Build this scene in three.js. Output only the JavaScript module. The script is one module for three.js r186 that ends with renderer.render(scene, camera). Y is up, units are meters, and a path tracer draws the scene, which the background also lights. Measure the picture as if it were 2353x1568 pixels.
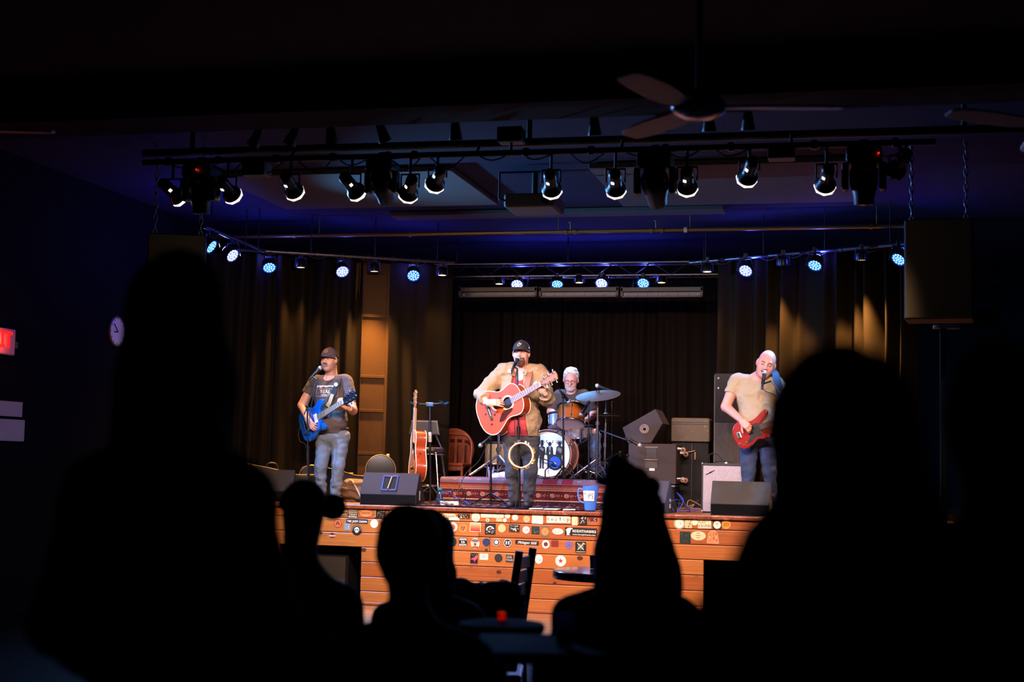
import * as THREE from 'three';
import { RoundedBoxGeometry } from 'three/addons/geometries/RoundedBoxGeometry.js';
import { mergeGeometries, mergeVertices, toCreasedNormals } from 'three/addons/utils/BufferGeometryUtils.js';
import { FontLoader } from 'three/addons/loaders/FontLoader.js';
import { TextGeometry } from 'three/addons/geometries/TextGeometry.js';

// ---------------------------------------------------------------- camera (a 50 mm lens, seen over the heads of the crowd)
const scene = new THREE.Scene();
scene.background = new THREE.Color(0x000000);
const F = 3270, CX = 1176.5, CY = 784;
const camera = new THREE.PerspectiveCamera(2 * Math.atan(784 / F) * 180 / Math.PI, 2353 / 1568, 0.1, 60);
camera.rotation.order = 'YXZ';
camera.rotation.set(Math.atan((1060 - 784) / F), 13.8 * Math.PI / 180, 0.022);
const V = (x = 0, y = 0, z = 0) => new THREE.Vector3(x, y, z);
const ray = (px, py) => V((px - CX) / F, -(py - CY) / F, -1).applyEuler(camera.rotation);
const STAGE = 1.07;                                   // height of the stage floor; its front edge runs along z = 0
camera.position.set(0, STAGE, 0).addScaledVector(ray(1176, 1171), -15);
camera.focus = 15.6; camera.userData.fStop = 1.9;
camera.updateMatrixWorld();
// survey of the photograph: where a sight line meets a plane of the room
const at = (px, py, o) => {
  const r = ray(px, py), c = camera.position;
  const t = o.z !== undefined ? (o.z - c.z) / r.z : o.y !== undefined ? (o.y - c.y) / r.y : o.x !== undefined ? (o.x - c.x) / r.x : o.d;
  return c.clone().addScaledVector(r, t);
};
const atz = (px, py, z) => at(px, py, { z });

const renderer = new THREE.WebGLRenderer();
renderer.toneMapping = THREE.LinearToneMapping;
renderer.toneMappingExposure = 1.0;
renderer.shadowMap.enabled = true;

// ---------------------------------------------------------------- light colours and strengths (candela)
const WARM = new THREE.Color().setRGB(1, 0.74, 0.48), AMBER = new THREE.Color().setRGB(1, 0.52, 0.15);
const BLUE = new THREE.Color().setRGB(0.3, 0.24, 1), ICE = new THREE.Color().setRGB(0.1, 0.42, 1);
const VIOLET = new THREE.Color().setRGB(0.42, 0.22, 1);
const POWER = { front: 31, led: 64, violet: 30, leak: 1.1, exit: 0.25 };
function spot(name, from, to, color, cd, deg, pen = 0.6, rad = 2) {
  const l = new THREE.SpotLight(color, cd, 0, deg * Math.PI / 180, pen, 2);
  l.name = name; l.position.copy(from); l.target.position.copy(to); l.castShadow = true; l.shadow.radius = rad;
  scene.add(l, l.target); l.target.name = name + '_target'; return l;
}
function glow(name, from, color, cd, rad = 2) {
  const l = new THREE.PointLight(color, cd, 0, 2); l.name = name; l.position.copy(from); l.castShadow = true; l.shadow.radius = rad; scene.add(l); return l;
}

// ---------------------------------------------------------------- helpers
const rng = (s) => () => { s = (s + 0x6d2b79f5) | 0; let t = Math.imul(s ^ (s >>> 15), 1 | s); t = (t + Math.imul(t ^ (t >>> 7), 61 | t)) ^ t; return ((t ^ (t >>> 14)) >>> 0) / 4294967296; };
const clamp = (x, a = 0, b = 1) => Math.min(b, Math.max(a, x)), mix = (a, b, t) => a + (b - a) * t, sstep = (a, b, x) => { const t = clamp((x - a) / (b - a)); return t * t * (3 - 2 * t); };
function hash3(x, y, z) { let h = Math.imul(x, 374761393) ^ Math.imul(y, 668265263) ^ Math.imul(z, 2147483647 ^ 0x5bd1e995); h = Math.imul(h ^ (h >>> 13), 1274126177); return ((h ^ (h >>> 16)) >>> 0) / 4294967296; }
function noise(x, y, z) {
  const ix = Math.floor(x), iy = Math.floor(y), iz = Math.floor(z), fx = x - ix, fy = y - iy, fz = z - iz;
  const u = fx * fx * (3 - 2 * fx), v = fy * fy * (3 - 2 * fy), w = fz * fz * (3 - 2 * fz), h = hash3;
  return mix(mix(mix(h(ix, iy, iz), h(ix + 1, iy, iz), u), mix(h(ix, iy + 1, iz), h(ix + 1, iy + 1, iz), u), v),
    mix(mix(h(ix, iy, iz + 1), h(ix + 1, iy, iz + 1), u), mix(h(ix, iy + 1, iz + 1), h(ix + 1, iy + 1, iz + 1), u), v), w) * 2 - 1;
}
const mats = new Map();
function M(color, rough = 0.7, metal = 0, extra = null) {
  const key = color + '|' + rough + '|' + metal;
  if (!extra && mats.has(key)) return mats.get(key);
  const m = new (extra && ('clearcoat' in extra || 'transmission' in extra || 'sheen' in extra || 'specularIntensity' in extra) ? THREE.MeshPhysicalMaterial : THREE.MeshStandardMaterial)({ color, roughness: rough, metalness: metal, ...(extra || {}) });
  if (!extra) mats.set(key, m);
  return m;
}
const used = new Map();
const numbered = (n) => { const k = used.get(n) || 0; used.set(n, k + 1); return k ? n + '_' + String(k).padStart(3, '0') : n; };
function tag(o, label, category, group, kind) { if (label) o.userData.label = label; if (category) o.userData.category = category; if (group) o.userData.group = group; if (kind) o.userData.kind = kind; return o; }
function thing(name, label, category, pos = V(), turn = 0, group) {
  const o = new THREE.Group(); o.name = numbered(name); o.position.copy(pos); o.rotation.y = turn; scene.add(o);
  return tag(o, label, category, group);
}
function part(parent, name, geo, m, label) {
  const list = Array.isArray(geo) ? geo : [geo];
  const o = new THREE.Mesh(list.length > 1 ? join(list) : list[0], m); o.name = name; o.castShadow = o.receiveShadow = true; parent.add(o);
  if (label) o.userData.label = label;
  return o;
}
function one(name, geo, m, label, category, group) { const o = part(scene, numbered(name), geo, m); return tag(o, label, category, group); }
function struct(name, geo, m) { const o = part(scene, name, geo, m); o.userData.kind = 'structure'; return o; }
function join(list) {
  const keep = ['position', 'normal', 'uv'];
  return mergeGeometries(list.map((g) => { const q = g.index ? g.toNonIndexed() : g; for (const k of Object.keys(q.attributes)) if (!keep.includes(k)) q.deleteAttribute(k); if (!q.attributes.uv) q.setAttribute('uv', new THREE.BufferAttribute(new Float32Array(q.attributes.position.count * 2), 2)); return q; }));
}
const box = (w, h, d, x = 0, y = 0, z = 0) => new THREE.BoxGeometry(w, h, d).translate(x, y, z);
const rbox = (w, h, d, r = 0.01, x = 0, y = 0, z = 0, s = 2) => new RoundedBoxGeometry(w, h, d, s, r).translate(x, y, z);
const UPV = V(0, 1, 0);
function rod(a, b, r0, r1 = r0, seg = 10) {
  const d = b.clone().sub(a), L = d.length();
  return new THREE.CylinderGeometry(r1, r0, L, seg).applyQuaternion(new THREE.Quaternion().setFromUnitVectors(UPV, d.normalize())).translate((a.x + b.x) / 2, (a.y + b.y) / 2, (a.z + b.z) / 2);
}
const ball = (r, p, s = 12) => new THREE.SphereGeometry(r, s, Math.max(6, s * 0.66 | 0)).translate(p.x, p.y, p.z);
const tube = (pts, r, n = 40, seg = 6, closed = false) => new THREE.TubeGeometry(new THREE.CatmullRomCurve3(pts, closed), n, r, seg, closed);
const lathe = (prof, seg = 32) => new THREE.LatheGeometry(prof.map(([r, y]) => new THREE.Vector2(r, y)), seg);
const ring = (R, r, seg = 40, t = 8) => new THREE.TorusGeometry(R, r, t, seg);
const turnTo = (g, dir) => g.applyQuaternion(new THREE.Quaternion().setFromUnitVectors(UPV, dir.clone().normalize()));
function extrude(pts, depth, bevel = 0.004, curved = false) {
  const s = new THREE.Shape();
  if (curved) s.setFromPoints(new THREE.SplineCurve([...pts, pts[0]].map((p) => new THREE.Vector2(...p))).getPoints(pts.length * 8).slice(0, -1)); else s.setFromPoints(pts.map((p) => new THREE.Vector2(...p)));
  return new THREE.ExtrudeGeometry(s, { depth: depth - 2 * bevel, bevelEnabled: bevel > 0, bevelSize: bevel, bevelThickness: bevel, bevelSegments: 2, bevelOffset: -bevel, curveSegments: 8 }).translate(0, 0, bevel);
}
function boxUV(g, ou = 0, ov = 0, k = 1) {             // uv in metres from the way each face points
  if (g.index) g = g.toNonIndexed();
  const p = g.attributes.position, uv = new Float32Array(p.count * 2), a = V(), b = V(), c = V();
  for (let i = 0; i < p.count; i += 3) {
    a.fromBufferAttribute(p, i); b.fromBufferAttribute(p, i + 1).sub(a); c.fromBufferAttribute(p, i + 2).sub(a); b.cross(c);
    const ax = Math.abs(b.x), ay = Math.abs(b.y), az = Math.abs(b.z);
    for (let j = 0; j < 3; j++) {
      a.fromBufferAttribute(p, i + j);
      const [u, v] = az >= ax && az >= ay ? [a.x, a.y] : ay >= ax ? [a.x, a.z] : [a.z, a.y];
      uv[(i + j) * 2] = u * k + ou; uv[(i + j) * 2 + 1] = v * k + ov;
    }
  }
  g.setAttribute('uv', new THREE.BufferAttribute(uv, 2)); return g;
}
function tex(w, h, draw, srgb = true) {
  const c = document.createElement('canvas'); c.width = w; c.height = h; draw(c.getContext('2d'), w, h);
  const t = new THREE.CanvasTexture(c); if (srgb) t.colorSpace = THREE.SRGBColorSpace; t.wrapS = t.wrapT = THREE.RepeatWrapping; t.magFilter = THREE.LinearFilter; return t;
}
function grain(w, h, seed, lo, hi, sx = 1, sy = 1) {   // grey noise as a texture for bump and roughness
  return tex(w, h, (g) => {
    const im = g.createImageData(w, h), R = rng(seed);
    for (let y = 0; y < h; y++) for (let x = 0; x < w; x++) {
      const n = 0.5 + 0.5 * (0.6 * noise(x / sx, y / sy, seed) + 0.4 * (R() * 2 - 1)), v = mix(lo, hi, clamp(n)) * 255, k = (y * w + x) * 4;
      im.data[k] = im.data[k + 1] = im.data[k + 2] = v; im.data[k + 3] = 255;
    }
    g.putImageData(im, 0, 0);
  }, false);
}
// ---- meshing of smooth solids from distance fields (bodies, clothing, hair)
function sdfMesh(f, lo, hi, h) {
  const n = [0, 1, 2].map((i) => Math.ceil((hi[i] - lo[i]) / h) + 1), [nx, ny, nz] = n, B = 5;
  const val = new Float32Array(nx * ny * nz).fill(1), done = new Uint8Array(nx * ny * nz), id = (x, y, z) => x + nx * (y + ny * z);
  for (let bz = 0; bz < nz; bz += B) for (let by = 0; by < ny; by += B) for (let bx = 0; bx < nx; bx += B) {
    const d = f(lo[0] + (bx + B / 2) * h, lo[1] + (by + B / 2) * h, lo[2] + (bz + B / 2) * h), near = Math.abs(d) < B * h * 1.5;
    for (let z = bz; z <= Math.min(bz + B, nz - 1); z++) for (let y = by; y <= Math.min(by + B, ny - 1); y++) for (let x = bx; x <= Math.min(bx + B, nx - 1); x++) {
      const i = id(x, y, z); if (done[i] === 2) continue;
      if (near) { val[i] = f(lo[0] + x * h, lo[1] + y * h, lo[2] + z * h); done[i] = 2; } else if (!done[i]) { val[i] = d > 0 ? 1 : -1; done[i] = 1; }
    }
  }
  const vid = new Int32Array(nx * ny * nz).fill(-1), P = [], I = [];
  const E = [[0, 1], [2, 3], [4, 5], [6, 7], [0, 2], [1, 3], [4, 6], [5, 7], [0, 4], [1, 5], [2, 6], [3, 7]];
  for (let z = 0; z < nz - 1; z++) for (let y = 0; y < ny - 1; y++) for (let x = 0; x < nx - 1; x++) {
    const v = []; let s = 0;
    for (let k = 0; k < 8; k++) { v[k] = val[id(x + (k & 1), y + ((k >> 1) & 1), z + (k >> 2))]; if (v[k] < 0) s++; }
    if (s === 0 || s === 8) continue;
    let cx = 0, cy = 0, cz = 0, m = 0;
    for (const [a, b] of E) if ((v[a] < 0) !== (v[b] < 0)) { const t = v[a] / (v[a] - v[b]); cx += mix(a & 1, b & 1, t); cy += mix((a >> 1) & 1, (b >> 1) & 1, t); cz += mix(a >> 2, b >> 2, t); m++; }
    vid[id(x, y, z)] = P.length / 3; P.push(lo[0] + (x + cx / m) * h, lo[1] + (y + cy / m) * h, lo[2] + (z + cz / m) * h);
  }
  const quad = (a, b, c, d, flip) => { if (a < 0 || b < 0 || c < 0 || d < 0) return; flip ? I.push(a, c, b, a, d, c) : I.push(a, b, c, a, c, d); };
  for (let z = 1; z < nz - 1; z++) for (let y = 1; y < ny - 1; y++) for (let x = 1; x < nx - 1; x++) {
    const i = id(x, y, z), s = val[i] < 0;
    if (s !== (val[i + 1] < 0)) quad(vid[id(x, y - 1, z - 1)], vid[id(x, y, z - 1)], vid[id(x, y, z)], vid[id(x, y - 1, z)], !s);
    if (s !== (val[i + nx] < 0)) quad(vid[id(x - 1, y, z - 1)], vid[id(x - 1, y, z)], vid[id(x, y, z)], vid[id(x, y, z - 1)], !s);
    if (s !== (val[i + nx * ny] < 0)) quad(vid[id(x - 1, y - 1, z)], vid[id(x, y - 1, z)], vid[id(x, y, z)], vid[id(x - 1, y, z)], !s);
  }
  const g = new THREE.BufferGeometry();
  g.setAttribute('position', new THREE.Float32BufferAttribute(P, 3)); g.setIndex(I); g.computeVertexNormals(); return g;
}
const smin = (a, b, k) => { if (k <= 0) return Math.min(a, b); const h = Math.max(k - Math.abs(a - b), 0) / k; return Math.min(a, b) - h * h * k * 0.25; };
const smax = (a, b, k) => -smin(-a, -b, k);
function cone(a, b, ra, rb, k = 0.03, cut = null) {     // tapered capsule; cut = flat end at b
  const dx = b.x - a.x, dy = b.y - a.y, dz = b.z - a.z, L2 = dx * dx + dy * dy + dz * dz || 1e-9, L = Math.sqrt(L2);
  return { k, f: (x, y, z) => {
    const px = x - a.x, py = y - a.y, pz = z - a.z, q = (px * dx + py * dy + pz * dz) / L2, t = q < 0 ? 0 : q > 1 ? 1 : q;
    let d = Math.hypot(px - dx * t, py - dy * t, pz - dz * t) - (ra + (rb - ra) * t);
    if (cut) d = Math.max(d, (q - 1) * L);
    return d;
  } };
}
function egg(c, r, k = 0.03, q = null) {                // ellipsoid, optionally turned
  const qi = q ? q.clone().invert() : null, v = V();
  return { k, f: (x, y, z) => {
    v.set(x - c.x, y - c.y, z - c.z); if (qi) v.applyQuaternion(qi);
    const a = Math.hypot(v.x / r.x, v.y / r.y, v.z / r.z), b = Math.hypot(v.x / (r.x * r.x), v.y / (r.y * r.y), v.z / (r.z * r.z));
    return b < 1e-9 ? -Math.min(r.x, r.y, r.z) : a * (a - 1) / b;
  } };
}
const blend = (list) => (x, y, z) => { let d = 1e3; for (const p of list) { const e = p.f(x, y, z); d = p.sub ? smax(d, -e, p.k) : smin(d, e, p.k); } return d; };
const sub = (p) => ({ ...p, sub: true });
function paint(g, fn) {                                // vertex colours (linear)
  const p = g.attributes.position, c = new Float32Array(p.count * 3), col = new THREE.Color();
  for (let i = 0; i < p.count; i++) { fn(col, p.getX(i), p.getY(i), p.getZ(i)); c.set([col.r, col.g, col.b], i * 3); }
  g.setAttribute('color', new THREE.BufferAttribute(c, 3)); return g;
}
const joinPainted = (list) => mergeGeometries(list.map((g) => { const q = g.index ? g : mergeVertices(g); for (const k of Object.keys(q.attributes)) if (!['position', 'normal', 'color'].includes(k)) q.deleteAttribute(k); return q; }));
const basis = (x, y, z, o = V()) => new THREE.Matrix4().makeBasis(x, y, z).setPosition(o);
// ================================================================ the room
const XL = -4.3, XR = 5.9, ZB = -5.2, ZF = 17.6, HC = 4.4;
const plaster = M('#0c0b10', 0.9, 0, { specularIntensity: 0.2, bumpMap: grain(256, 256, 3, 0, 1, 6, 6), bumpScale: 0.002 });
const floorWood = (seed, base, dark, w = 1024, h = 256, lines = 900) => { const t = tex(w, h, (g) => {
  const R = rng(seed); g.fillStyle = base; g.fillRect(0, 0, w, h);
  for (let i = 0; i < lines; i++) {
    const y = R() * h, a = R() * 0.13, x0 = R() * w, L = 120 + R() * 700; g.strokeStyle = R() < 0.6 ? dark : '#f0c08a'; g.globalAlpha = R() < 0.6 ? a : a * 0.6; g.lineWidth = 0.5 + R() * 2;
    g.beginPath(); for (let x = 0; x <= L; x += 30) g.lineTo(x0 + x, y + 5 * noise((x0 + x) / 160, y / 40, seed)); g.stroke();
  }
  for (let i = 0; i < 7; i++) {
    const x = R() * w, y = R() * h, r = 5 + R() * 9;
    for (let k = 6; k > 0; k--) { g.globalAlpha = 0.16; g.strokeStyle = dark; g.lineWidth = 2.2; g.beginPath(); g.ellipse(x, y, r * (1 + k * 0.55), r * (0.7 + k * 0.22), 0, 0, 7); g.stroke(); }
    g.globalAlpha = 0.85; g.fillStyle = '#3a1608'; g.beginPath(); g.ellipse(x, y, r, r * 0.75, 0, 0, 7); g.fill();
  }
  g.globalAlpha = 1;
}); t.repeat.set(1, w / h); return t; };
const plankTex = [floorWood(11, '#a65a1e', '#602a08'), floorWood(12, '#9e531a', '#582406'), floorWood(13, '#ac6124', '#66300a')];
const plankMat = plankTex.map((t, i) => new THREE.MeshPhysicalMaterial({ map: t, roughness: 0.42, clearcoat: 0.35, clearcoatRoughness: 0.3, color: ['#ffffff', '#fbf3ee', '#ffffff'][i] }));
const deckMat = new THREE.MeshStandardMaterial({ map: floorWood(21, '#7d4a28', '#3a1a08'), roughness: 0.6 });
const black = M('#0b0a0d', 0.85, 0, { specularIntensity: 0.35 }), blackMetal = M('#0e0e11', 0.45, 0.6), chrome = M('#c9c9d2', 0.18, 1), steel = M('#84838a', 0.35, 1), rubber = M('#0c0c0c', 0.8);

struct('ceiling', box(XR - XL + 0.4, 0.2, ZF - ZB + 0.4, (XL + XR) / 2, HC + 0.1, (ZF + ZB) / 2), M('#2b2a3e', 0.9, 0, { specularIntensity: 0.2 }));
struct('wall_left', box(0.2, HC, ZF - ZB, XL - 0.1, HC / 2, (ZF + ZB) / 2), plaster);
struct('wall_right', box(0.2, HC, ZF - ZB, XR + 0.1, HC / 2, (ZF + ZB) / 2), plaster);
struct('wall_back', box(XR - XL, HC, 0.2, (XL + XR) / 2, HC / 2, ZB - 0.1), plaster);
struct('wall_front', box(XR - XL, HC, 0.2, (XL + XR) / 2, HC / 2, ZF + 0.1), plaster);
{ // floor: slab and the boards in front of the stage
  const fl = struct('floor', box(XR - XL + 0.4, 0.2, ZF - ZB + 0.4, (XL + XR) / 2, -0.112, (ZF + ZB) / 2), M('#0a0604', 0.9, 0, { specularIntensity: 0.2 }));
  const R = rng(5), geos = [0, 1, 2].map((i) => boxUV(rbox(1.9, 0.012, 0.083, 0.002, 0, 0, 0, 1), i * 0.3, i * 0.2, 0.42));
  for (let i = 0; i < 26; i++) for (let j = 0; j < 5; j++) {
    const b = part(fl, 'board', geos[(i + j) % 3], plankMat[(i * 2 + j) % 3]);
    b.position.set(XL + 0.6 + j * 1.91 + (i % 2) * 0.7, -0.006, 0.06 + i * 0.0845);
  }
}
struct('trim_1', box(XR - XL, 0.28, 0.5, (XL + XR) / 2, HC - 0.14, 4.75), M('#1b1614', 0.9, 0, { specularIntensity: 0.2 }));      // ceiling soffit over the dance floor

// ---------------------------------------------------------------- the stage
const ZP = -0.032;                                      // face of the boards under the overhanging edge
const stage = thing('stage', 'raised wooden stage clad in orange pine boards covered with stickers', 'stage');
const openL = [atz(640, 1300, ZP).x, atz(829, 1300, ZP).x], openR = [atz(1617, 1300, ZP).x, atz(1617, 1300, ZP).x + 1.05];
{
  part(stage, 'deck', [boxUV(box(XR - XL - 0.02, 0.06, -ZB - 0.05, (XL + XR) / 2, STAGE - 0.03, ZB / 2 - 0.025), 0, 0, 0.4)], deckMat);
  const lipTex = tex(2048, 64, (g, w, h) => {
    const R = rng(8); g.fillStyle = '#7a3a1c'; g.fillRect(0, 0, w, h);
    for (let i = 0; i < 900; i++) { g.globalAlpha = 0.15 + R() * 0.5; g.fillStyle = R() < 0.55 ? '#3c1709' : R() < 0.6 ? '#b0653a' : '#d8b49a'; g.fillRect(R() * w, R() * h, 4 + R() * 46, 0.6 + R() * 2.2); }
    g.globalAlpha = 1;
  });
  part(stage, 'nosing', boxUV(rbox(XR - XL - 0.02, 0.046, 0.09, 0.014, (XL + XR) / 2, STAGE - 0.0225, -0.045, 3), 0, 0, 0.6), new THREE.MeshPhysicalMaterial({ map: lipTex, roughness: 0.35, clearcoat: 0.4 }));
  part(stage, 'skirting', boxUV(rbox(openR[0] - openL[1], 0.03, 0.03, 0.006, (openR[0] + openL[1]) / 2, 0.016, -0.012), 0, 0, 0.5), plankMat[1]);
  const R = rng(4), rows = [0.046, 0.147, 0.303, 0.456, 0.612, 0.77, 0.925, 1.06];
  const put = (r, x0, x1) => {
    let x = x0; const y1 = STAGE - rows[r], y0 = STAGE - rows[r + 1];
    while (x < x1 - 0.01) {
      let L = 2.6 + R() * 1.8; if (r === 2 && x < -0.24 && x + L > -0.24) L = -0.24 - x; if (x1 - x - L < 0.9) L = x1 - x;
      const i = (R() * 3) | 0, p = part(stage, 'plank', boxUV(rbox(L - 0.0015, y1 - y0 - 0.005, 0.022, 0.008, 0, 0, 0, 2), R() * 3, R(), 0.42), plankMat[i]);
      p.position.set(x + L / 2, (y0 + y1) / 2, ZP - 0.011); x += L;
    }
  };
  for (let r = 0; r < 7; r++) r < 3 ? put(r, XL + 0.02, XR - 0.02) : (put(r, XL + 0.02, openL[0]), put(r, openL[1], openR[0]), put(r, openR[1], XR - 0.02));
  const frame = [];
  for (const [a, b] of [[XL + 0.02, openL[0]], [openL[1], openR[0]], [openR[1], XR - 0.02]]) frame.push(box(b - a - 0.004, STAGE - 0.08, 0.05, (a + b) / 2, (STAGE - 0.08) / 2, ZP - 0.05));
  for (const [a, b] of [openL, openR]) frame.push(box(b - a + 0.1, 0.4, 0.05, (a + b) / 2, STAGE - 0.265, ZP - 0.05));
  part(stage, 'framing', frame, M('#1c0d06', 0.9));
}
{ // bass bin in the opening under the stage
  const t = thing('subwoofer', 'dark subwoofer with dull grille inside the opening under the stage', 'speaker', V(openL[0] + 0.45, 0, -0.42));
  part(t, 'cabinet', rbox(0.62, 0.52, 0.5, 0.012, 0, 0.26, 0), black); part(t, 'grille', rbox(0.56, 0.46, 0.012, 0.004, 0, 0.26, 0.256), M('#2c2620', 0.7, 0.3));
}

// ---------------------------------------------------------------- curtains
const velvet = new THREE.MeshPhysicalMaterial({ color: '#150f09', specularIntensity: 0.06, roughness: 0.95, sheen: 0.08, sheenRoughness: 0.5, sheenColor: new THREE.Color('#2a221a'), side: THREE.DoubleSide, bumpMap: grain(256, 256, 17, 0, 1, 2, 3), bumpScale: 0.0004 });
function curtain(label, [x0, z0], [x1, z1], y0, y1, seed, m = velvet, foldsPerM = 5.5, amp = 0.055, group) {
  const L = Math.hypot(x1 - x0, z1 - z0), nu = Math.ceil(L * 60), nv = 26, P = [], UV = [], I = [], tx = (x1 - x0) / L, tz = (z1 - z0) / L, nxx = -tz, nzz = tx;
  for (let j = 0; j <= nv; j++) for (let i = 0; i <= nu; i++) {
    const s = L * i / nu, v = j / nv, y = mix(y0, y1, v), hang = 1 - v, w = s + 0.10 * hang * noise(s * 1.3, v * 1.2, seed);
    let o = amp * (0.75 + 0.35 * hang) * Math.sin(w * foldsPerM * 6.283 + 2.6 * noise(s * 2.1, 0.3, seed + 9)) * (0.55 + 0.6 * noise(s * 3.1, v * 0.6, seed + 3)) + 0.03 * noise(s * 5, v * 1.6, seed + 5) * hang + amp * 0.5 * Math.sin(s * 6.283 * 1.4 + seed);
    o *= sstep(0, 0.04, Math.min(s, L - s) + 0.02);
    P.push(x0 + tx * s + nxx * o, y, z0 + tz * s + nzz * o); UV.push(s * 4, y * 4);
    if (i < nu && j < nv) { const a = j * (nu + 1) + i, b = a + nu + 1; I.push(a, a + 1, b, a + 1, b + 1, b); }
  }
  const g = new THREE.BufferGeometry(); g.setAttribute('position', new THREE.Float32BufferAttribute(P, 3)); g.setAttribute('uv', new THREE.Float32BufferAttribute(UV, 2)); g.setIndex(I); g.computeVertexNormals();
  return one('curtain', g, m, label, 'curtain', group);
}
function onLine(px, A, B) { // where the sight line of a column of the photograph crosses the line of a curtain
  const c = camera.position, r = ray(px, 1060), dx = B[0] - A[0], dz = B[1] - A[1], t = ((A[0] - c.x) * dz - (A[1] - c.z) * dx) / (r.x * dz - r.z * dx);
  return [c.x + r.x * t, c.z + r.z * t];
}
const LA = [-4.25, -0.2], LB = [-1.42, -1.75], RA = [1.95, -1.8], RB = [4.75, -0.45], Y0 = STAGE + 0.01, Y1 = 3.93;
const cl = [425, 622, 822, 884, 1030].map((p) => onLine(p, LA, LB)), cr = [1648, 1790, 1985, 2110].map((p) => onLine(p, RA, RB));
curtain('dark stage curtain in the corner behind the hanging speaker by the clock wall', cl[0], cl[1], Y0, Y1, 1, velvet);
curtain('brown folded stage curtain behind the guitarist with the blue guitar', cl[1], cl[2], Y0, Y1, 2, velvet, 5.0, 0.13);
curtain('dark stage curtain behind the bar stool and upright acoustic guitar', cl[3], cl[4], Y0, Y1, 3, velvet, 4.2, 0.04);
curtain('black back curtain behind the singer', [-2.1, -4.05], [-0.35, -4.05], Y0, Y1, 4, velvet);
curtain('black back curtain behind the drummer and his cymbals', [-0.4, -4.12], [1.0, -4.12], Y0, Y1, 5, velvet);
curtain('black back curtain above the tilted wedge speaker', [0.95, -4.05], [2.5, -4.05], Y0, Y1, 6, velvet);
curtain('dark curtain falling just behind the bald bass player', cr[0], cr[1], Y0, Y1, 7, velvet, 4.6, 0.1);
curtain('amber lit folded curtain right of the bass player', cr[1], cr[2], Y0, Y1, 8, velvet, 5.2, 0.16);
curtain('curtain with one bright golden fold beneath the hanging speaker', cr[2], cr[3], Y0, Y1, 9, velvet, 4.6, 0.2);
{ // wooden door leaf showing in the gap of the curtains
  const dir = V(LB[0] - LA[0], 0, LB[1] - LA[1]).normalize(), c = V((cl[2][0] + cl[3][0]) / 2, Y0, (cl[2][1] + cl[3][1]) / 2), n = V(-dir.z, 0, dir.x);
  c.addScaledVector(n, -0.12);
  const t = thing('stage_flat', 'brown wooden stage flat lit amber in the gap between curtains', 'stage flat', c, Math.atan2(-dir.z, dir.x)), w = 0.62, m = M('#3a240e', 0.7, 0, { specularIntensity: 0.2, bumpMap: grain(128, 128, 31, 0, 1, 1, 9), bumpScale: 0.001 });
  part(t, 'board', boxUV(box(w, 2.85, 0.02, 0, 1.43, 0), 0, 0, 0.4), m);
  for (const x of [-0.17, 0.17]) part(t, 'stile', boxUV(rbox(0.05, 2.85, 0.03, 0.005, x, 1.43, 0.02), 0.3, 0, 0.4), m);
  for (const y of [0.55, 1.06, 1.47, 2.2]) part(t, 'rail', boxUV(rbox(0.3, 0.035, 0.024, 0.004, 0, y, 0.018), 0.7, 0, 0.4), m);
}
// ---------------------------------------------------------------- walls: clock, exit sign, notices
{
  const p = at(265, 762, { x: XL }), t = thing('wall_clock', 'round white wall clock with thin dark hands', 'clock', V(XL, p.y, p.z), Math.PI / 2);
  const R = 0.155;
  part(t, 'rim', new THREE.TorusGeometry(R, 0.012, 10, 40).translate(0, 0, 0.02), M('#6d5a4c', 0.5));
  part(t, 'face', new THREE.CylinderGeometry(R, R, 0.025, 40).rotateX(Math.PI / 2).translate(0, 0, 0.0135), M('#e8dcd6', 0.6));
  part(t, 'hour_hand', box(0.07, 0.012, 0.004, -0.035, -0.004, 0.03).rotateZ(0.08), black); part(t, 'minute_hand', box(0.12, 0.008, 0.004, -0.055, 0, 0.034).rotateZ(-0.75), black);
  for (let i = 0; i < 12; i++) part(t, 'hour_mark', box(0.006, 0.018, 0.003, 0, R * 0.86, 0.0275).rotateZ(i * Math.PI / 6), black);
}
const font = await new FontLoader().loadAsync('fonts/droid/droid_sans_bold.typeface.json');
{
  const p = at(-18, 782, { x: XL }), t = thing('exit_sign', 'lit EXIT sign with glowing red letters on the side wall', 'sign', V(XL, p.y, p.z), Math.PI / 2);
  part(t, 'housing', rbox(0.56, 0.25, 0.06, 0.012, 0, 0, 0.035), M('#b7adb0', 0.6)); part(t, 'bracket', rbox(0.07, 0.07, 0.05, 0.012, 0.31, -0.02, 0.03), M('#55505a', 0.6));
  const g = new TextGeometry('EXIT', { font, size: 0.155, depth: 0.006, curveSegments: 4 }); g.computeBoundingBox(); const b = g.boundingBox;
  part(t, 'letters', g.translate(-(b.max.x + b.min.x) / 2, -(b.max.y + b.min.y) / 2 + 0.02, 0.066), M('#ff2a20', 0.6, 0, { emissive: '#ff1408', emissiveIntensity: 1.5 }));
  glow('exit_sign_lamp', V(XL + 0.13, p.y, p.z), new THREE.Color().setRGB(1, 0.06, 0.03), POWER.exit, 3);
}
for (const [y0, y1, xe, lab] of [[925, 959, 51, 'upper of two white paper notices on the side wall'], [966, 1015, 56, 'lower and taller of two white paper notices on the side wall']]) {
  const a = at(xe, y0, { x: XL }), b = at(xe, y1, { x: XL }), w = 0.62;
  const t = one('paper_notice', rbox(0.006, a.y - b.y, w, 0.002), M('#c9c4cc', 0.8), lab, 'notice', 'paper notices on the side wall'); t.position.set(XL + 0.004, (a.y + b.y) / 2, a.z + w / 2);
}
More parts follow.
